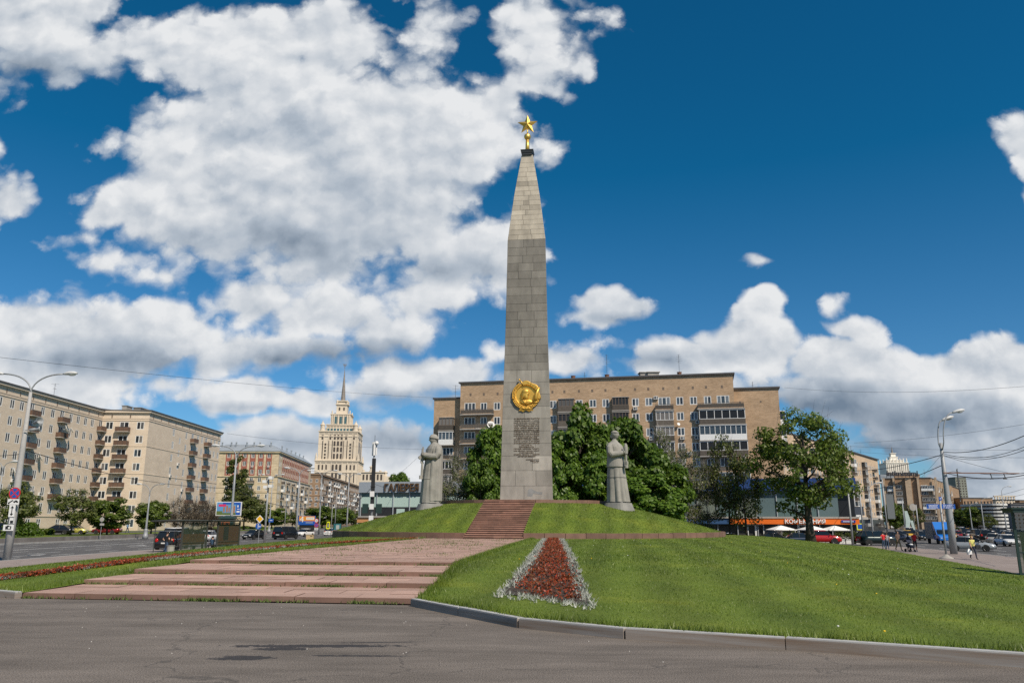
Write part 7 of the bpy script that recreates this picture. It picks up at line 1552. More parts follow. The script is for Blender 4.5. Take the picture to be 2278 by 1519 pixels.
mb = MB(); mb.box(-.68, .68, -.6, .6, 0, H_ - .35); mb.build('body', M_DKGREEN, o); mb = MB(); mb.loft([[(-.85, -.8, H_ - .35), (.85, -.8, H_ - .35), (.85, .8, H_ - .35), (-.85, .8, H_ - .35)], [(-.85, -.8, H_ - .2), (.85, -.8, H_ - .2), (.85, .8, H_ - .2), (-.85, .8, H_ - .2)], [(-.2, -.2, H_), (.2, -.2, H_), (.2, .2, H_), (-.2, .2, H_)]]); mb.build('cap', M_DKGREEN, o)
mb = MB(); mb.box(-.58, .3, -.62, -.605, .7, H_ - .5); mb.box(-.1, .2, -.63, -.622, H_ - 1.3, H_ - .75, 1); mb.box(-.5, -.3, -.63, -.622, H_ - 1.1, H_ - .7, 1); mb.build('poster', [mat('poster terracotta', (.27, .09, .035), .5), M_SBK], o); mb = MB(); mb.box(.685, .7, -.5, .5, .5, H_ - .5); mb.build('poster', mat('poster olive', (.17, .15, .09), .5), o)
o = thing('litter_bin', 'grey concrete litter bin at the near end of the bus shelter', 'litter bin', (*G(378, 1233, PAVZ)[:2], PAVZ)); mb = MB(); mb.lathe([(.24, 0), (.27, .06), (.3, .62), (.33, .66), (.33, .7), (.26, .7), (.24, .3)], 14); mb.build('bin', M_CONC, o)
# right-hand side
o = lamp('tall tapering lamp post with two arms beside the right pavement', 0, 0, PAVZ, XZ(2095, 985, 71)[1], [(2.0, 2.9, -.5), (1.45, 2.3, .4)], .30, .13, Y=71, X=D(2122, 1228, 71).x, hs=1.15); RP = Vector(o.location)
br = thing('trolley_bracket', 'long brown bracket holding trolley wires on the right lamp post', 'bracket', (RP.x, RP.y - .35, XZ(2105, 1052, 71)[1])); mb = MB(); mb.tube([(-.3, 0, 0), (6.3, -.3, -.05)], .05, 6); mb.build('bar', M_RUSTP, br)
mb = MB(); mb.tube([(0, 0, 0), (.6, 0, .12), (1.4, 0, .02)], .02, 4); mb.build('stay', M_MET, br)
for x in (3.9, 5.1): mb = MB(); mb.tube([(x, 0, -.05), (x + .1, 0, -.45)], .04, 5); mb.box(x - .08, x + .22, -.05, .05, -.55, -.45); mb.build('insulator', M_MET, br)
sp = G(2106, 1242, PAVZ); o = thing('signpost', 'slim grey signpost with two blue direction plates on the right pavement', 'signpost', sp); mb = MB(); hh = XZ(2092, 1112, sp.y)[1] - PAVZ; mb.tube([(0, 0, 0), (0, 0, hh)], .075, 10); mb.build('post', M_POLE, o, smooth=True); mb = MB(); mb.lathe([(.55, 0), (.5, .06), (.2, .2), (.1, .32)], 16); mb.build('foot', M_CONC, o, smooth=True)
zz = XZ(2092, 1126, sp.y)[1] - PAVZ
for s in (-1, 1):
    mb = MB(); mb.box(.09 if s > 0 else -1.08, 1.12 if s > 0 else -.09, -.02, .02, zz - .17, zz + .17); p_ = mb.build('plate', M_SBLUE, o); mb = MB()
    for r in range(3):
        x = .2 if s > 0 else -.92
        while x < (.95 if s > 0 else -.25): w = random.uniform(.05, .12); mb.box(x, x + w, -.026, -.021, zz + .08 - .09 * r - .02, zz + .08 - .09 * r + .02); x += w + .025
    q = 1.0 if s > 0 else -1.0; mb.add([(q * 1.06, -.025, zz + .05), (q * .98, -.025, zz + .1), (q * .98, -.025, zz)], [(0, 1, 2), (2, 1, 0)]); mb.build('plate_writing', M_SWH, p_)
mb = MB(); mb.box(-.11, .11, -.09, -.06, hh - .02, hh + .24); pl_ = mb.build('plate', M_SBLUE, o); mb = MB(); mb.box(-.02, .02, -.095, -.09, hh + .05, hh + .18); mb.box(-.05, .05, -.095, -.091, hh + .05, hh + .08); mb.build('mark', M_SWH, pl_)
o = thing('hanging_banner', 'dark grey banner frame hanging edge on beside the right lamp post', 'banner', (*pix(2134, 1080, 74)[:2], XZ(2134, 1112, 74)[1]), R(62)); mb = MB(); mb.add([(-.75, 0, 0), (.75, 0, 0), (.95, 0, .9), (.75, 0, 2.7), (-.75, 0, 2.7), (-.95, 0, .9)] + [(-.75, .06, 0), (.75, .06, 0), (.95, .06, .9), (.75, .06, 2.7), (-.75, .06, 2.7), (-.95, .06, .9)], [(0, 1, 2, 3, 4, 5), (11, 10, 9, 8, 7, 6)] + [(i, i + 6, (i + 1) % 6 + 6, (i + 1) % 6) for i in range(6)]); mb.build('cloth', mat('grey banner', (.10, .11, .115), .7), o); mb = MB()
for a in np.linspace(0, 2 * PI, 6)[:-1]: mb.ball((.2 * math.cos(a), -.03, 1.5 + .2 * math.sin(a)), (.11, .02, .11), 8, 4)
mb.build('emblem', M_SBACK, o); mb = MB(); mb.tube([(-1.0, .03, 2.8), (1.0, .03, 2.8)], .05, 5); mb.tube([(1.0, .03, -.1), (1.0, .03, 2.85)], .04, 5); mb.build('frame', M_POLE, o)
for (px, py, tx, ty, Y, lab, hd) in [(1895.5, 1212, 1881, 1086, 97, 'grey pole at the right corner of the cafe terrace', 0), (1921, 1184, 1904, 1077, 135, 'leaning grey pole behind the white car', 0), (1942, 1186, 1932, 1092, 140, 'lamp post with one arm left of the ribbed block', 1), (1975, 1192, 1962, 1066, 128, 'pole carrying a grey banner left of the couple in red', 2), (1908, 1184, 1901, 1090, 150, 'thin pole between the cafe and the brick street', 0), (2045, 1185, 2035, 1122, 150, 'thin pole above the black sedan', 0), (2190, 1180, 2186, 1120, 200, 'thin lamp pole left of the white rounded building', 1), (2163, 1178, 2159, 1130, 230, 'far thin lamp pole in front of the tree clump', 1), (2240, 1182, 2236, 1095, 190, 'far lamp pole near the right edge', 1), (2015, 1180, 2008, 1110, 190, 'far thin pole beside the pale sculpture', 0)]:
    x = D(px, py, Y).x; zt_ = XZ(tx, ty, Y)[1]
    if hd == 1: lamp(lab, 0, 0, ROADZ, zt_, [(2.4, 1.6)], .16, .08, Y=Y, X=x, group='street lamps')
    else:
        o = pole(lab, px, Y, ty, .15, zb=ROADZ)
        if hd == 2: mb = MB(); mb.box(.3, 1.5, -.03, .03, zt_ - ROADZ - 6.2, zt_ - ROADZ - 2.4); mb.tube([(0, 0, zt_ - ROADZ - 2.3), (1.6, 0, zt_ - ROADZ - 2.3)], .04, 5); mb.build('banner', mat('dark hanging cloth', (.13, .145, .15), .8), o)
board('road_sign', 'large grey backed round sign on a thin post right of the sculpture', 'road sign', pix(2031, 1128, 150), 1.3, 1.3, (M_SBACK, [('rim', [disc(.58)], M_CONC)]), shape='disc', post=ROADZ)
board('road_sign', 'dark square sign board on a pole above the cafe corner', 'road sign', pix(1905, 1136, 140), 2.6, 1.5, (M_SBK, [('field', [rect(-1.2, 1.2, -.65, .65)], mat('dark board', (.05, .06, .08), .5))]), post=ROADZ)
board('road_sign', 'white square sign beside the dark board on the right', 'road sign', pix(1911, 1150, 139), .95, .8, (M_SWH, [('arrow', [bar(-.2, -.25, .15, .2, .08)], M_SBK)]), post=ROADZ); board('road_sign', 'yellow edged crossing sign behind the white car', 'road sign', pix(1913, 1171, 138), 1.1, 1.1, (M_SGR, [('field', [rect(-.4, .4, -.4, .4)], M_SBLUE)]), post=ROADZ); board('road_sign', 'yellow sign at the right end of the cafe fascia', 'road sign', pix(1894, 1166, 128), 1.0, 1.2, (M_SGR, [('field', [rect(-.3, .3, -.4, .4)], M_SBK)]), post=ROADZ)
# near right shelter and its dark end panel
e0 = G(2272, 1282, PAVZ); o = thing('bus_shelter', 'dark green glass bus shelter cut by the right edge of the view', 'bus shelter', e0, R(-18)); hs_ = XZ(2248, 1136, e0.y)[1] - PAVZ
mb = MB(); mb.box(-.1, 4.2, -.55, 1.5, hs_ - .08, hs_ + .08); mb.box(-.16, 4.25, -.6, 1.55, hs_ + .08, hs_ + .16); mb.build('roof', M_DKGREEN, o)
for x in (0, 2.0, 4.0): mb = MB(); mb.box(x - .06, x + .06, -.06, .06, 0, hs_ - .08); mb.build('post', M_DKGREEN, o)
for x in (0, 2): mb = MB(); mb.box(x + .07, x + 1.93, -.012, .012, .1, hs_ - .1); mb.build('pane', M_GLS, o); mb = MB(); mb.box(x + .06, x + 1.94, -.03, .03, 1.15, 1.2); mb.box(x + .06, x + 1.94, -.03, .03, .04, .1); mb.build('rail', M_DKGREEN, o)
mb = MB(); mb.box(.2, 3.8, .02, .05, .2, 2.2); mb.build('poster', mat('poster dark green', (.03, .055, .025), .3, var=.7, vscale=1.5), o)
# cafe terrace: parasols, white fence, planters, pale sculpture
M_CLOTH = mat('white parasol cloth', (.78, .77, .74), .9)
for k, (px, lab) in enumerate(((1738, 'white square parasol left of the big tree trunk'), (1806, 'white square parasol directly behind the big tree trunk'), (1857, 'rightmost white square parasol on the cafe terrace'))):
    x = D(px, 1180, 113.5).x; o = thing('parasol', lab, 'parasol', (x, 113.5, ROADZ), .1, 'cafe parasols'); mb = MB(); mb.tube([(0, 0, 0), (0, 0, 2.4)], .05, 6); mb.build('pole', M_WFR, o); mb = MB(); h = 1.6
    mb.loft([[(-h, -h, 1.72), (h, -h, 1.72), (h, h, 1.72), (-h, h, 1.72)], [(-h, -h, 1.82), (h, -h, 1.82), (h, h, 1.82), (-h, h, 1.82)], [(-.1, -.1, 2.38), (.1, -.1, 2.38), (.1, .1, 2.38), (-.1, .1, 2.38)]]); mb.build('canopy', M_CLOTH, o)
o = thing('terrace_fence', 'low white lattice fence round the cafe terrace', 'fence', (*PX(1722, 111.5), ROADZ)); n = 20; dx = (PX(1885, 111.5)[0] - PX(1722, 111.5)[0]) / n
for k in range(n): mb = MB(); mb.box(k * dx + .03, (k + 1) * dx - .03, -.03, .03, .1, .95) if k % 5 != 4 else mb.box(k * dx, k * dx + .08, -.04, .04, 0, 1.9); mb.build('fence_panel', mat('white lattice', (.6, .6, .58), .8, var=.7, vscale=9, col2=(.2, .2, .19)), o)
for k, px in enumerate((1735, 1760, 1850, 1872, 1885)):
    x, y = PX(px, 109.8); o = thing('planter', 'white planter with leafy plants before the cafe, ' + ('leftmost', 'second from left', 'third from left', 'second from right', 'rightmost and lowest')[k], 'planter', (x, y, ROADZ), 0, 'cafe planters'); mb = MB(); mb.box(-.75, .75, -.3, .3, 0, .55); mb.box(-.8, .8, -.35, .35, .55, .62); mb.build('box', M_WREN, o); P = RNG.normal(size=(420, 3)) * [.4, .18, .28] + [0, 0, 1.0]; add('plants', quads_mesh('plants', P, RNG.normal(size=P.shape) + [0, 0, .6], .09, M_LEAFB), o)
x, y = PX(2006, 200); o = thing('sculpture', 'pale green angular sculpture standing between two street trees', 'sculpture', (x, y, ROADZ)); mb = MB(); h = XZ(2006, 1136, 200)[1] - ROADZ; mb.loft([[(-1.2, 0, 0), (-.6, 0, 0), (-.6, .6, 0), (-1.2, .6, 0)], [(-.9, 0, h * .6), (.3, 0, h * .6), (.3, .6, h * .6), (-.9, .6, h * .6)], [(-1.0, 0, h), (-.3, 0, h), (-.3, .6, h), (-1.0, .6, h)]]); mb.loft([[(.9, 0, 0), (1.4, 0, 0), (1.4, .6, 0), (.9, .6, 0)], [(.2, 0, h * .6), (.9, 0, h * .6), (.9, .6, h * .6), (.2, .6, h * .6)]]); mb.build('figure', mat('pale green metal', (.36, .44, .42), .5, var=.2, vscale=.5), o)
# overhead cables
M_WIRE = mat('cable', (.03, .03, .032), .7)
def wire(label, pts, sag=.5, r=.018, grp='overhead cables'):
    mb = MB()
    for (a, c) in zip(pts[:-1], pts[1:]):
        A_ = Vector(pix(*a)); C_ = Vector(pix(*c)); mb.tube([A_.lerp(C_, t) - Vector((0, 0, sag * 4 * t * (1 - t))) for t in np.linspace(0, 1, 17)], r, 4, cap=False)
    mb.build('overhead_cable', M_WIRE, label=label, cat='cable', group=grp)
LPy, RPy = LP.y, RP.y
for w in [('thin cable crossing the sky from the left edge towards the tan block', [(-60, 788, 60), (1010, 886, 158)], .6, .015), ('cable from the left lamp post towards the double armed lamps', [(60, 1002, LPy), (345, 1072, 120)], .3, .03), ('cable between the far lamp and the tall lamp by the column', [(345, 1072, 120), (533, 1086, 91)], .2, .03), ('dark cable sagging from the far street poles to the antenna pole', [(716, 1108, 164), (830, 1080, 112)], 2.6, .045), ('cable from the antenna pole behind the soldier statue', [(832, 1076, 112), (1060, 1110, 118)], .8, .03), ('cable between the tall lamp and the middle street pole', [(533, 1092, 91), (716, 1110, 164)], 1.6, .035), ('thin cable from the left edge to the left lamp post', [(-40, 1012, 62), (58, 1008, LPy)], .1, .02), ('thin stay cable behind the soldier statue', [(880, 1062, 120), (965, 985, 160)], 0, .02), ('pair of thin cables passing over the red panelled block', [(505, 964, 150), (985, 1000, 170)], .7, .02),
    ('topmost black cable sagging from the right lamp post to the edge', [(2098, 1005, RPy), (2400, 900, 45)], .9, .03), ('second black cable from the right lamp post to the edge', [(2098, 1008, RPy), (2400, 925, 45)], 1.2, .02), ('third black cable from the right lamp post to the edge', [(2098, 1012, RPy), (2400, 940, 45)], 1.1, .02), ('cable from the right lamp post left to the brick street', [(2093, 1012, RPy), (1890, 1046, 140)], .5, .035), ('lower cable from the right lamp post towards the rooftop letters', [(2097, 1034, RPy), (1905, 1094, 140)], .5, .035), ('cable falling right from the lamp post to the trolley lines', [(2100, 1014, RPy), (2255, 1054, 95)], .1, .018), ('heavy trolley cable leaving the bracket to the right', [(2105, 1052, RPy), (2420, 1012, 50)], .9, .03), ('trolley wire under the bracket to the right edge', [(2180, 1053, RPy), (2440, 1010, 46)], .5, .022), ('second trolley wire under the bracket to the right edge', [(2150, 1062, 90), (2430, 1020, 46)], .5, .02), ('thin wire high across the right sky', [(1900, 985, 170), (2330, 935, 120)], .6, .02), ('thin span wire above the ribbed block', [(1890, 992, 160), (2330, 1000, 100)], .3, .016), ('second thin span wire above the ribbed block', [(1895, 1004, 160), (2330, 1018, 100)], .3, .016), ('third thin span wire right of the ribbed block', [(1960, 1060, 140), (2340, 1062, 95)], .3, .016), ('slanting stay left of the right lamp post', [(2092, 1014, RPy), (2050, 1062, 120)], 0, .014), ('long trolley wire running back to the far lamps', [(2150, 1115, 150), (2420, 1040, 60)], .4, .016), ('lowest trolley wire running back to the far lamps', [(2150, 1120, 150), (2420, 1060, 58)], .4, .016), ('long thin cable from the tan block over the right trees to the edge', [(1745, 862, 146), (2420, 846, 100)], 1.2, .018)]: wire(*w)

# ------------------------------------------------------------------ vehicles
M_CGL = mat('car glass', (.012, .015, .018), .05, spec=.6); M_RIM = mat('wheel rim', (.42, .43, .44), .35, metal=.7); M_HL = mat('headlight glass', (.6, .62, .64), .1); M_TL = mat('tail light', (.42, .012, .008), .2); M_PLT = mat('number plate', (.62, .62, .60), .6); M_TRIMB = mat('black trim', (.02, .02, .021), .6)
PAINT = {'black': (.012, .013, .015), 'dark green': (.008, .018, .018), 'white': (.68, .68, .67), 'silver': (.36, .38, .39), 'red': (.42, .012, .014), 'blue': (.02, .13, .42), 'yellow': (.62, .36, .02), 'lime yellow': (.55, .50, .12), 'beige': (.48, .45, .40), 'dark blue': (.015, .025, .05), 'grey': (.13, .135, .14), 'maroon': (.22, .012, .018)}
SHAPES = {  # L, W, H, ride, belt, hood, roof line (rear base, rear top, front top, front base), wheel radius, wheel x
    'sedan': (4.5, 1.76, 1.46, .2, .92, .82, (-1.75, -1.05, .35, 1.2), .32, 1.33), 'hatch': (4.0, 1.72, 1.52, .2, .95, .88, (-1.95, -1.6, .4, 1.2), .31, 1.25),
    'suv': (4.85, 1.95, 1.80, .25, 1.15, 1.08, (-2.35, -1.95, .45, 1.25), .39, 1.42), 'estate': (4.75, 1.88, 1.60, .22, 1.0, .93, (-2.25, -1.75, .4, 1.3), .36, 1.42), 'van': (5.0, 1.95, 1.95, .22, 1.15, 1.05, (-2.48, -2.4, 1.1, 2.0), .35, 1.55)}
PROTO = {}
def car(kind, paint, label, P, heading, group=None):
    key = (kind, paint); rz = heading
    if key in PROTO: return copy_tree(PROTO[key], P, rz, label=label, group=group)
    L_, W, H, lo, belt, hood, (rb, rt, ft, fb), wr, wx = SHAPES[kind]; o = thing(paint.replace(' ', '_') + '_car' if kind != 'van' else paint.replace(' ', '_') + '_van', label, 'van' if kind == 'van' else 'car', P, rz, group); PROTO[key] = o
    m = mat('car paint ' + paint, PAINT[paint], .28, metal=.0 if paint in ('white', 'red', 'yellow') else .35, coat=.7); hl = L_ / 2; w = W / 2
    st_ = [(-hl, .45, .8, .55, .80), (-hl + .12, lo + .08, belt * .97, .72, .93), (rb, lo, belt, .80, 1.0), (-wx, lo, belt, .84, 1.0), (0, lo, belt, .86, 1.0), (wx * .85, lo, belt * .98, .85, 1.0), (fb, lo, (belt + hood) / 2 + .02, .84, 1.0), (hl - .35, lo + .02, hood * .92, .76, .95), (hl - .08, lo + .1, hood * .80, .64, .84), (hl, .42, hood * .66, .5, .74)]
    def sec(x, zb, zt_, ti, wf): hw = w * wf; return [(x, s * q * hw, z) for s in (1,) for q, z in ((-.86, zb), (-.98, zb + .12), (-1, (zb + zt_) * .52), (-.955, zt_ - .1), (-.86, zt_ - .02), (-ti * .7, zt_ + .02), (ti * .7, zt_ + .02), (.86, zt_ - .02), (.955, zt_ - .1), (1, (zb + zt_) * .52), (.98, zb + .12), (.86, zb))]
    mb = MB(); mb.loft([sec(*s) for s in st_]); mb.build('body', m, o, smooth=True)
    bz, tz, bw, tw = belt - .01, H - .07, w * .87, w * .68; B = [(rb, -bw, bz), (fb, -bw, bz), (fb, bw, bz), (rb, bw, bz)]; T_ = [(rt, -tw, tz), (ft, -tw, tz), (ft, tw, tz), (rt, tw, tz)]
    for nm, i, j in (('side_window', 0, 1), ('windscreen', 1, 2), ('side_window', 2, 3), ('rear_window', 3, 0)):
        mb = MB(); a, b_, c, d = B[i], B[j], T_[j], T_[i]; mb.quad(a, b_, c, d); mb.build(nm, M_CGL, o)
    mb = MB(); mb.loft([[(x * k + cx, y * k, z + dz) for (x, y, z), cx in ((T_[0], 0), (T_[1], 0), (T_[2], 0), (T_[3], 0))] for k, dz in ((1.02, -.03), (1.01, .03), (.9, .065), (.5, .075))]); mb.build('roof', m, o, smooth=True)
    mb = MB()
    for s in (-1, 1):
        for (p, q) in ((B[0], T_[0]), (B[1], T_[1])): mb.tube([(p[0], s * abs(p[1]), p[2]), (q[0], s * abs(q[1]), q[2])], .045, 5)
        xm = (ft + rt) / 2 - .05; mb.tube([(xm, s * (bw + .005), bz), (xm, s * (tw + .005), tz)], .045, 5)
        if rb - rt < -.3 and kind in ('suv', 'estate', 'van'): mb.tube([(rt - .0 + .35, s * (bw + .003), bz), (rt + .3, s * (tw + .003), tz)], .05, 5)
    mb.build('pillars', M_TRIMB, o)
    for s in (-1, 1):
        for x in (-wx, wx):
            T2 = Matrix.Translation((x, s * (w - .1), wr)) @ Matrix.Rotation(-s * PI / 2, 4, 'X'); mb = MB(); mb.lathe([(wr * .66, -.1), (wr * .95, -.1), (wr, -.06), (wr, .08), (wr * .93, .115), (wr * .66, .115)], 18, 0, T2); wh = mb.build('wheel', M_RUBBER, o, smooth=False)
            mb = MB(); mb.lathe([(.01, .06), (.07, .1), (.1, .07)], 10, 0, T2)
            for k in range(5): a = 2 * PI * k / 5; mb.add([(math.cos(a + e_) * r_, math.sin(a + e_) * r_, z_) for e_, r_, z_ in ((-.5, .06, .09), (.5, .06, .09), (.16, wr * .66, .105), (-.16, wr * .66, .105))], [(0, 1, 2, 3)], 0, T2)
            mb.lathe([(wr * .6, .1), (wr * .69, .118), (wr * .69, .05), (wr * .6, .05)], 18, 0, T2); mb.build('rim', M_RIM, wh); mb = MB(); mb.lathe([(wr * 1.13, .0), (wr * 1.13, .094)], 18, 0, T2); mb.build('wheel_arch', M_TRIMB, o)
        mb = MB(); mb.ball((hl - .16, s * w * .64, hood * .72), (.13, .22, .09), 10, 6); mb.build('headlight', M_HL, o, smooth=True); mb = MB(); mb.ball((-hl + .07, s * w * .72, belt * .82), (.07, .16, .13 if kind in ('sedan', 'hatch') else .2), 10, 6); mb.build('tail_light', M_TL, o, smooth=True)
        mb = MB(); mb.ball((fb - .35, s * (w + .08), belt + .05), (.08, .1, .07), 8, 5); mb.build('wing_mirror', m, o, smooth=True)
    mb = MB(); mb.box(hl - .1, hl + .015, -w * .6, w * .6, .28, .42); mb.box(hl - .1, hl + .0, -w * .4, w * .4, hood * .56, hood * .70); mb.build('grille', M_TRIMB, o); mb = MB(); mb.box(-hl - .02, -hl + .06, -.27, .27, .66, .77); mb.build('number_plate', M_PLT, o); mb = MB(); mb.box(hl + .01, hl + .03, -.27, .27, .43, .54); mb.build('number_plate', M_PLT, o)
    return o
def gp_(px, py, Y=None, z=ROADZ):
    p = D(px, py or 1192, Y) if Y else G(px, py, z); return (p.x, p.y, z)
UP, DN = PI / 2, -PI / 2
for k, pt, lab, P, h in [('suv', 'black', 'black car with bright tail lights stopped behind the bus shelter', gp_(385, 0, 77), UP + .1), ('van', 'white', 'white van seen over the black car at the bus shelter', gp_(397, 0, 98), UP), ('sedan', 'white', 'white saloon seen from behind between the two shelter bays', gp_(466, 0, 111), UP), ('sedan', 'black', 'black saloon driving towards the viewer past the yellow diamond sign', gp_(565, 0, 124), DN - .25), ('van', 'black', 'black minivan driving away on the left road', gp_(636, 0, 126), UP - .25), ('sedan', 'white', 'white saloon coming towards the viewer beside the black minivan', gp_(677, 0, 146), DN - .3), ('hatch', 'white', 'white hatchback driving away near the light box', gp_(734, 0, 160), UP), ('hatch', 'blue', 'blue and dark hatchback at the foot of the mound on the left', gp_(774, 0, 150), UP), ('sedan', 'white', 'farthest white saloon by the left end of the gallery', gp_(797, 0, 185), UP),
    ('sedan', 'black', 'dark saloon parked by the hedge before the cream block', gp_(128, 0, 127, -.49), PI + .1), ('hatch', 'lime yellow', 'lime yellow hatchback parked behind the dark saloon', gp_(163, 0, 129, -.49), .2), ('sedan', 'maroon', 'dark red saloon parked under the rounded maple', gp_(236, 0, 132, -.49), PI), ('suv', 'black', 'black car cut by the left edge of the view', gp_(2, 0, 120, -.49), PI - .2),
    ('suv', 'red', 'bright red car parked half behind the big tree trunk', gp_(1828, 0, 109.5), -.22), ('sedan', 'dark blue', 'dark blue saloon parked left of the big tree trunk', gp_(1768, 0, 107), PI - .1), ('sedan', 'black', 'black saloon roof showing above the lawn left of the dark blue one', gp_(1712, 0, 108), PI - .2), ('suv', 'grey', 'grey car in front of the cafe doors', gp_(1727, 0, 111), .9), ('sedan', 'white', 'white car roof just visible over the lawn crest', gp_(1620, 0, 106), 0), ('hatch', 'white', 'white hatchback facing the viewer right of the cafe planters', gp_(1897, 0, 119), DN + .15),
    ('suv', 'dark green', 'large blackish green off road car turning behind the couple in red', gp_(1951, 0, 102.5), -.06), ('sedan', 'silver', 'silver saloon passing behind the right lamp post', gp_(2156, 0, 82.5), -.52), ('sedan', 'white', 'white saloon driving towards the viewer at the right edge', gp_(2238, 0, 101), DN - .2), ('sedan', 'beige', 'beige saloon beside the white one at the right edge', gp_(2210, 0, 113), UP - .6), ('suv', 'black', 'black off road car with red tail lights left of the beige saloon', gp_(2194, 0, 128), UP - .5), ('sedan', 'black', 'black saloon driving between the stroller and the blue truck', gp_(2051, 0, 135), DN - .2), ('hatch', 'yellow', 'yellow taxi partly hidden by the right lamp post', gp_(2112, 0, 142), DN - .3), ('hatch', 'yellow', 'yellow taxi behind the man in the brown jacket', gp_(2019, 0, 150), DN - .3), ('van', 'white', 'white van between the brown jacket and the red shirt', gp_(2022, 0, 172), DN - .3), ('sedan', 'dark blue', 'dark blue saloon just right of the off road car', gp_(1992, 0, 125), -.3), ('sedan', 'black', 'black saloon left of the silver saloon among the traffic', gp_(2076, 0, 158), DN - .3)]: car(k, pt, lab, P, h)
random.seed(21); jit = 0
for i, (px, Y, k, c) in enumerate([(2130, 150, 'sedan', 'maroon'), (2133, 176, 'sedan', 'white'), (2148, 165, 'suv', 'black'), (2160, 150, 'sedan', 'white'), (2171, 160, 'sedan', 'grey'), (2178, 140, 'suv', 'black'), (2170, 200, 'sedan', 'white'), (2186, 185, 'sedan', 'silver'), (2196, 165, 'hatch', 'dark blue'), (2205, 150, 'sedan', 'white'), (2216, 172, 'suv', 'black'), (2224, 150, 'sedan', 'black'), (2233, 165, 'sedan', 'silver'), (2244, 140, 'sedan', 'grey'), (2252, 158, 'sedan', 'white'), (2262, 145, 'suv', 'black'), (2140, 205, 'van', 'white'), (2152, 225, 'hatch', 'yellow'), (2164, 240, 'sedan', 'black'), (2192, 215, 'sedan', 'white'), (2212, 205, 'sedan', 'red'), (2230, 195, 'van', 'white'), (2248, 190, 'sedan', 'white'), (2100, 170, 'sedan', 'silver'), (2062, 175, 'sedan', 'dark blue'), (2035, 165, 'sedan', 'black'), (2005, 140, 'hatch', 'grey'), (2270, 180, 'sedan', 'silver')]):
    car(k, c, 'distant %s %s in the dense traffic on the right hand road' % (c, 'van' if k == 'van' else 'car'), gp_(px, 0, Y), (DN if i % 3 else UP) + (-.3 if i % 3 else -.5), 'distant %s traffic on the right' % c)
# blue cab lorry with a pale box body
tp_ = gp_(2091, 0, 112); o = thing('lorry', 'lorry with a bright blue cab and pale grey box body', 'lorry', tp_, DN - .22); mb = MB(); mb.box(-3.0, .55, -1.05, 1.05, .75, 2.95); mb.box(-3.05, .6, -1.08, 1.08, .68, .78); mb.build('box_body', M_SBACK, o); M_BCAB = mat('car paint lorry blue', (.012, .16, .55), .3, coat=.6)
mb = MB(); mb.loft([[(.65, s * .95, z) for s, z in ((-1, .55), (1, .55), (1, 1.95), (-1, 1.95))], [(1.6, s * .95, z) for s, z in ((-1, .5), (1, .5), (1, 1.9), (-1, 1.9))], [(2.0, s * .93, z) for s, z in ((-1, .45), (1, .45), (1, 1.3), (-1, 1.3))], [(2.75, s * .86, z) for s, z in ((-1, .5), (1, .5), (1, 1.05), (-1, 1.05))], [(2.85, s * .8, z) for s, z in ((-1, .55), (1, .55), (1, .9), (-1, .9))]]); mb.loft([[(.6, -1, 1.95), (1.5, -.95, 1.95), (1.5, .95, 1.95), (.6, 1, 1.95)], [(.55, -1.05, 2.95), (.75, -1.0, 2.95), (.75, 1.0, 2.95), (.55, 1.05, 2.95)]]); mb.build('cab', M_BCAB, o)
mb = MB(); mb.quad((1.68, -.82, 1.86), (2.03, -.82, 1.32), (2.03, .82, 1.32), (1.68, .82, 1.86)); mb.v = [(x + .03, y, z + .02) for x, y, z in mb.v]; mb.build('windscreen', M_CGL, o)
for s in (-1, 1):
    mb = MB(); mb.quad((.8, s * .97, 1.25), (1.75, s * .965, 1.25), (1.5, s * .965, 1.8), (.8, s * .97, 1.8)); mb.build('side_window', M_CGL, o); mb = MB(); mb.ball((2.78, s * .6, .8), (.1, .18, .1), 8, 5); mb.build('headlight', M_HL, o)
    for x in (-2.0, 2.1): mb = MB(); mb.lathe([(.2, -.12), (.38, -.12), (.38, .12), (.2, .12)], 16, 0, Matrix.Translation((x, s * .88, .38)) @ Matrix.Rotation(PI / 2, 4, 'X')); mb.build('wheel', M_RUBBER, o)

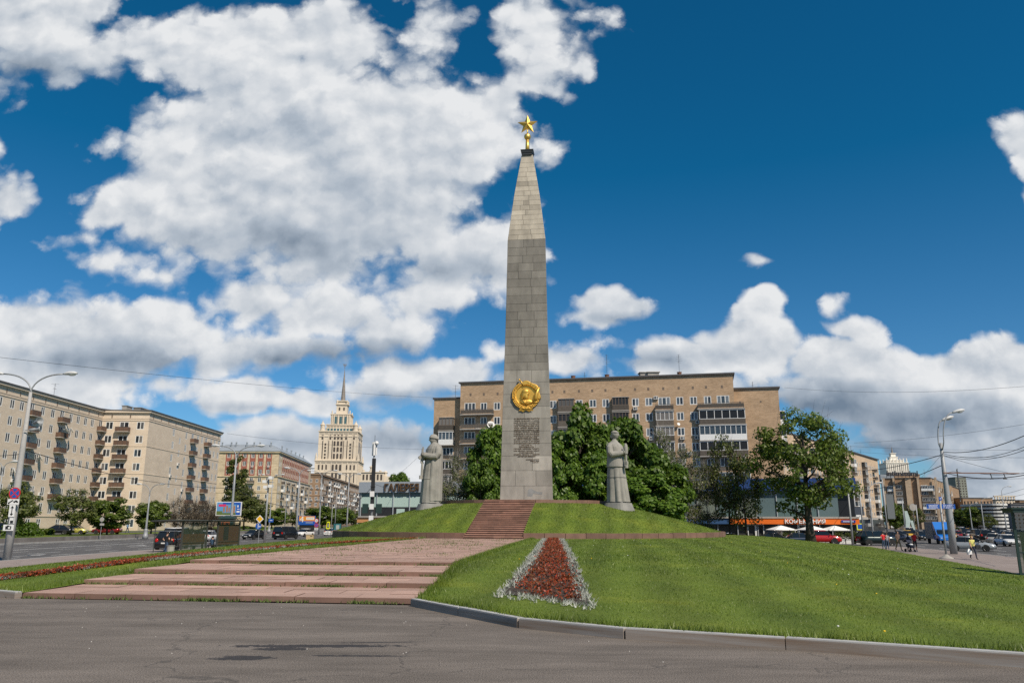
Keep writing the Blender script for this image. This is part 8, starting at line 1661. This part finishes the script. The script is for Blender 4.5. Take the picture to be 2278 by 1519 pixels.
# ------------------------------------------------------------------ people
def person(label, P, rz, h, cols, pose='stand', hair=None, longsleeve=False, group=None, female=False, short=False):
    """one continuous skinned body; clothes are colour zones that follow the nearest bone"""
    o = thing('person', label, 'person', P, rz, group); k = h / 1.75; sw = .165 if female else .195; hw = .09
    J = {'pelvis': (0, 0, .95), 'waist': (0, 0, 1.10), 'chest': (.01, 0, 1.32), 'neck': (0, 0, 1.47), 'chin': (.015, 0, 1.54), 'head': (.02, 0, 1.63), 'crown': (.01, 0, 1.71), 'nose': (.125, 0, 1.60)}
    par = [('pelvis', 'waist'), ('waist', 'chest'), ('chest', 'neck'), ('neck', 'chin'), ('chin', 'head'), ('head', 'crown'), ('head', 'nose')]
    rad = {'pelvis': .150, 'waist': .125 if female else .14, 'chest': .135 if female else .155, 'neck': .055, 'chin': .062, 'head': .088, 'crown': .07, 'nose': .018}
    step = {'walk': .24, 'stand': .03, 'sit': 0}.get(pose, .03)
    for s, S in ((1, 'l'), (-1, 'r')):
        ph = s * step; J['sh' + S] = (0, s * sw, 1.42); arm = s * (-.18 if pose == 'walk' else 0)
        e = (-.03 + arm * .6, s * (sw + .05), 1.13); wv = (.08 + arm, s * (sw + .04), .90)
        if pose == 'hips': e = (-.08, s * (sw + .20), 1.18); wv = (.06, s * (sw - .02), 1.02)
        if pose == 'push': e = (-.02, s * (sw + .05), 1.14); wv = (.26, s * (sw - .02), 1.06)
        if pose == 'phone' and s > 0: e = (.05, s * (sw + .12), 1.18); wv = (.1, s * .12, 1.5)
        if pose == 'fold': e = (.0, s * (sw + .06), 1.14); wv = (.2, s * .02, 1.2)
        if pose == 'sit': e = (.02, s * (sw + .04), 1.15); wv = (.28, s * .12, 1.06)
        J['el' + S] = e; J['wr' + S] = wv; d = (Vector(wv) - Vector(e)).normalized(); pw = Vector(wv) + d * .07; J['pa' + S] = tuple(pw)
        hip = (0, s * hw, .90); kn = (.03 + ph * .55, s * (hw + .01), .50); an = (ph * 1.0 - (.08 if ph < 0 else 0), s * (hw + .01), .09 + (.05 if ph < 0 and pose == 'walk' else 0))
        if pose == 'sit': kn = (.42, s * (hw + .03), .93); an = (.62, s * (hw + .05), .55)
        J['hi' + S] = hip; J['kn' + S] = kn; J['an' + S] = an; J['to' + S] = (an[0] + .17, an[1] + s * .02, an[2] - .05)
        rad.update({'sh' + S: .065, 'el' + S: .047, 'wr' + S: .032, 'pa' + S: .036, 'hi' + S: .095, 'kn' + S: .065, 'an' + S: .045, 'to' + S: .035})
        par += [('chest', 'sh' + S), ('sh' + S, 'el' + S), ('el' + S, 'wr' + S), ('wr' + S, 'pa' + S), ('pelvis', 'hi' + S), ('hi' + S, 'kn' + S), ('kn' + S, 'an' + S), ('an' + S, 'to' + S)]
        for f in range(4):                                                       # fingers and thumb
            y = (f - 1.5) * .02; a = 'f%d%s' % (f, S); l = (.06, .07, .066, .05)[f]; J[a] = tuple(pw + d * .045 + Vector((y, 0, 0))); J[a + 'e'] = tuple(pw + d * (.045 + l * .8) + Vector((y + .01, -s * l * .35, 0))); rad[a] = .010; rad[a + 'e'] = .008; par += [('pa' + S, a), (a, a + 'e')]
        J['th' + S] = tuple(pw + Vector((.045, -s * .012, .0))); J['te' + S] = tuple(pw + d * .035 + Vector((.06, -s * .02, 0))); rad['th' + S] = .011; rad['te' + S] = .009; par += [('pa' + S, 'th' + S), ('th' + S, 'te' + S)]
    names = list(J); me = bpy.data.meshes.new('body'); me.from_pydata([tuple(c * k for c in J[n]) for n in names], [(names.index(a), names.index(b)) for a, b in par], [])
    t = bpy.data.objects.new('tmp', me); COL.objects.link(t); sk = t.modifiers.new('s', 'SKIN'); sk.use_smooth_shade = True
    for i, n in enumerate(names): r = rad[n] * k; me.skin_vertices[0].data[i].radius = (r * (1.0 if n not in ('pelvis', 'waist', 'chest') else .78), r * (1.0 if n not in ('pelvis', 'waist', 'chest') else 1.12)); me.skin_vertices[0].data[i].use_root = (n == 'pelvis')
    sb = t.modifiers.new('u', 'SUBSURF'); sb.levels = 1; sb.render_levels = 1; dg = bpy.context.evaluated_depsgraph_get(); dg.update(); bm_ = bpy.data.meshes.new_from_object(t.evaluated_get(dg)); bpy.data.objects.remove(t)
    bm_.name = 'body'; bm_.materials.clear(); skin, top, leg, shoe = cols
    for i, c in enumerate((skin, top, leg, shoe)): bm_.materials.append(c)
    def zone(a, b, t_):
        n = a[:2]
        if a in ('neck', 'chin', 'head') or b in ('crown', 'nose'): return 0 if not (a == 'chest') else 1
        if a in ('pelvis',) and b == 'waist': return 1 if t_ > .15 else 2
        if a in ('waist', 'chest'): return 0 if b == 'neck' and t_ > .75 else 1
        if n == 'sh': return 1 if longsleeve or t_ < .62 else 0
        if n == 'el': return 1 if longsleeve else 0
        if n in ('wr', 'pa', 'th') or n[0] == 'f': return 0
        if n == 'hi' or a == 'pelvis': return 2
        if n == 'kn': return (2 if t_ < .1 else 0) if short else (2 if t_ < .92 else 3)
        return 3
    segs = [(a, b, Vector(J[a]) * k, Vector(J[b]) * k) for a, b in par]
    mi = []
    for p in bm_.polygons:
        c = p.center; best = (9, 0)
        for a, b, A_, B_ in segs:
            d = B_ - A_; tt = max(0, min(1, (c - A_).dot(d) / d.length_squared)); q = (c - A_ - d * tt).length - (rad[a] * (1 - tt) + rad[b] * tt) * k
            if q < best[0]: best = (q, zone(a, b, tt))
        mi.append(best[1])
    bm_.polygons.foreach_set('material_index', mi); add('body', bm_, o)
    if hair:
        mb = MB(); mb.ball((-.012 * k, 0, 1.665 * k), (.108 * k, .1 * k, .085 * k), 12, 8)
        if female: mb.ball((-.06 * k, 0, 1.57 * k), (.07 * k, .1 * k, .1 * k), 10, 6)
        mb.build('hair', hair, o, smooth=True)
    return o
def cl(n, c, r=.85): return mat('cloth ' + n, c, r, var=.12, vscale=14)
SK = mat('skin', (.50, .29, .20), .6); HB = mat('dark hair', (.03, .02, .015), .6); HF = mat('fair hair', (.40, .25, .10), .6); BLK = cl('black', (.016, .016, .018)); JEAN = cl('denim', (.045, .075, .13)); NAVY = cl('navy', (.02, .025, .045)); SHOE = mat('dark shoe', (.03, .026, .024), .6); WSH = mat('pale shoe', (.5, .5, .48), .7)
REDC = cl('red', (.5, .018, .022)); BEI = cl('grey beige', (.24, .2, .165)); BRN = cl('brown tweed', (.13, .085, .065)); KHK = cl('khaki', (.30, .20, .10)); YELC = cl('pale yellow', (.62, .58, .17)); GRC = cl('grey', (.28, .29, .31)); BLU = cl('light blue', (.16, .28, .45))
def foot(px, py, z=PAVZ): p = G(px, py, z); return (p.x, p.y, z)
person('man in a black T-shirt and jeans with hands on hips before the bus shelter', foot(368, 1233), R(60), 1.74, (SK, BLK, JEAN, SHOE), 'hips', HB)
person('woman in a grey beige coat and dark trousers between the shelter bays', foot(449, 1224.5), R(200), 1.66, (SK, BEI, NAVY, SHOE), 'stand', HB, True, female=True)
def shelter_pt(x, y): c, s = math.cos(SRZ), math.sin(SRZ); return (SP.x + x * c - y * s, SP.y + x * s + y * c, PAVZ - .42)
person('person in jeans sitting at the near end of the bus shelter', (*shelter_pt(1.1, .8)[:2], PAVZ - .44), SRZ + PI / 2 + .5, 1.7, (SK, BLK, JEAN, SHOE), 'sit', HB, True)
person('person in a blue jacket sitting inside the far shelter bay', (*shelter_pt(6.3, .75)[:2], PAVZ - .44), SRZ + PI / 2, 1.7, (SK, cl('blue jacket', (.03, .07, .13)), NAVY, SHOE), 'sit', HB, True); person('person in a purple top sitting deeper inside the far shelter bay', (*shelter_pt(7.4, .75)[:2], PAVZ - .44), SRZ + PI / 2, 1.66, (SK, cl('purple', (.1, .02, .07)), NAVY, SHOE), 'sit', HB, True)
person('distant person in a light blue shirt walking before the cream block', (*D(282, 1190, 140)[:2], -.5), 0, 1.75, (SK, BLU, JEAN, SHOE), 'walk', HB, True)
person('person in a red shirt and jeans seen from behind beside the dark off road car', foot(1967, 1222), R(110), 1.76, (SK, REDC, JEAN, SHOE), 'hips', HB); person('person in a grey shirt half hidden right of the red shirt', (*D(1975, 1222, 82.4)[:2], PAVZ), R(70), 1.66, (SK, GRC, JEAN, SHOE), 'stand', HB)
person('man in a brown jacket and khaki trousers walking towards the viewer', foot(2000, 1224.5), R(-80), 1.86, (SK, BRN, KHK, SHOE), 'walk', HB, True); person('man in red shirt and black shorts raising a hand behind the stroller', foot(2037, 1226), R(-100), 1.82, (SK, REDC, BLK, WSH), 'phone', HB, short=True)
person('person in dark clothes pushing the navy stroller', (*D(2023, 1222, 78.5)[:2], PAVZ), R(-70), 1.62, (SK, NAVY, BLK, SHOE), 'push', HB, True, female=True)
wpos = foot(2167, 1244); person('woman in a pale yellow top and dark trousers walking with bags', wpos, R(-95), 1.70, (SK, YELC, NAVY, SHOE), 'walk', HF, female=True)
o = thing('handbag', 'black handbag at the side of the woman in yellow', 'handbag', (wpos[0] + .38, wpos[1] - .05, PAVZ + .78)); mb = MB(); mb.loft([[(-.19, -.07, 0), (.19, -.07, 0), (.19, .07, 0), (-.19, .07, 0)], [(-.16, -.06, .28), (.16, -.06, .28), (.16, .06, .28), (-.16, .06, .28)]]); mb.build('bag', M_SBK, o); mb = MB(); mb.tube([(.1 * math.cos(a) - .02, 0, .26 + .34 * math.sin(a)) for a in np.linspace(0, PI, 9)], .014, 5); mb.build('strap', M_SBK, o)
o = thing('carrier_bag', 'white carrier bag hanging from the hand of the woman in yellow', 'carrier bag', (wpos[0] - .36, wpos[1] - .12, PAVZ + .36)); mb = MB(); mb.loft([[(-.13, -.08, 0), (.15, -.08, .02), (.14, .08, 0), (-.15, .08, .02)], [(-.17, -.1, .2), (.16, -.09, .2), (.17, .1, .2), (-.16, .09, .2)], [(-.07, -.03, .4), (.06, -.03, .4), (.06, .03, .4), (-.07, .03, .4)]]); mb.build('bag', M_WPLA, o); mb = MB(); mb.tube([(-.04, 0, .38), (0, 0, .54), (.04, 0, .38)], .012, 4); mb.build('handle', M_WPLA, o)
p = foot(2026, 1227); o = thing('stroller', 'navy baby stroller with a pale blanket on the right pavement', 'stroller', p, R(-85)); mb = MB(); mb.loft([[(-.3, -.2, .45), (.35, -.2, .38), (.35, .2, .38), (-.3, .2, .45)], [(-.36, -.22, .75), (.4, -.2, .62), (.4, .2, .62), (-.36, .22, .75)]]); mb.build('seat', NAVY, o); mb = MB(); mb.loft([[(-.34 + .34 * math.sin(a) * 1.0, -.23 + 0 * a, .74 + .36 * math.cos(a)), (-.34 + .34 * math.sin(a), .23, .74 + .36 * math.cos(a))] for a in np.linspace(-1.2, 1.3, 8)], closed=False, cap=False); mb.build('hood', NAVY, o); mb = MB(); mb.ball((.18, 0, .66), (.22, .17, .09), 10, 6); mb.build('blanket', M_WPLA, o)
mb = MB()
for s in (-1, 1): mb.tube([(-.75, s * .2, 1.02), (-.35, s * .21, .7), (.3, s * .2, .2)], .018, 5); mb.tube([(-.4, s * .22, .16), (.1, s * .21, .55)], .018, 5)
mb.tube([(-.75, -.2, 1.02), (-.75, .2, 1.02)], .02, 5); mb.build('frame', M_SBK, o)
for x, s, r in ((-.4, 1, .15), (-.4, -1, .15), (.3, 1, .11), (.3, -1, .11)): mb = MB(); mb.lathe([(r * .7, -.025), (r, -.025), (r, .025), (r * .7, .025)], 12, 0, Matrix.Translation((x, s * .26, r)) @ Matrix.Rotation(PI / 2, 4, 'X')); mb.build('wheel', M_RUBBER, o)
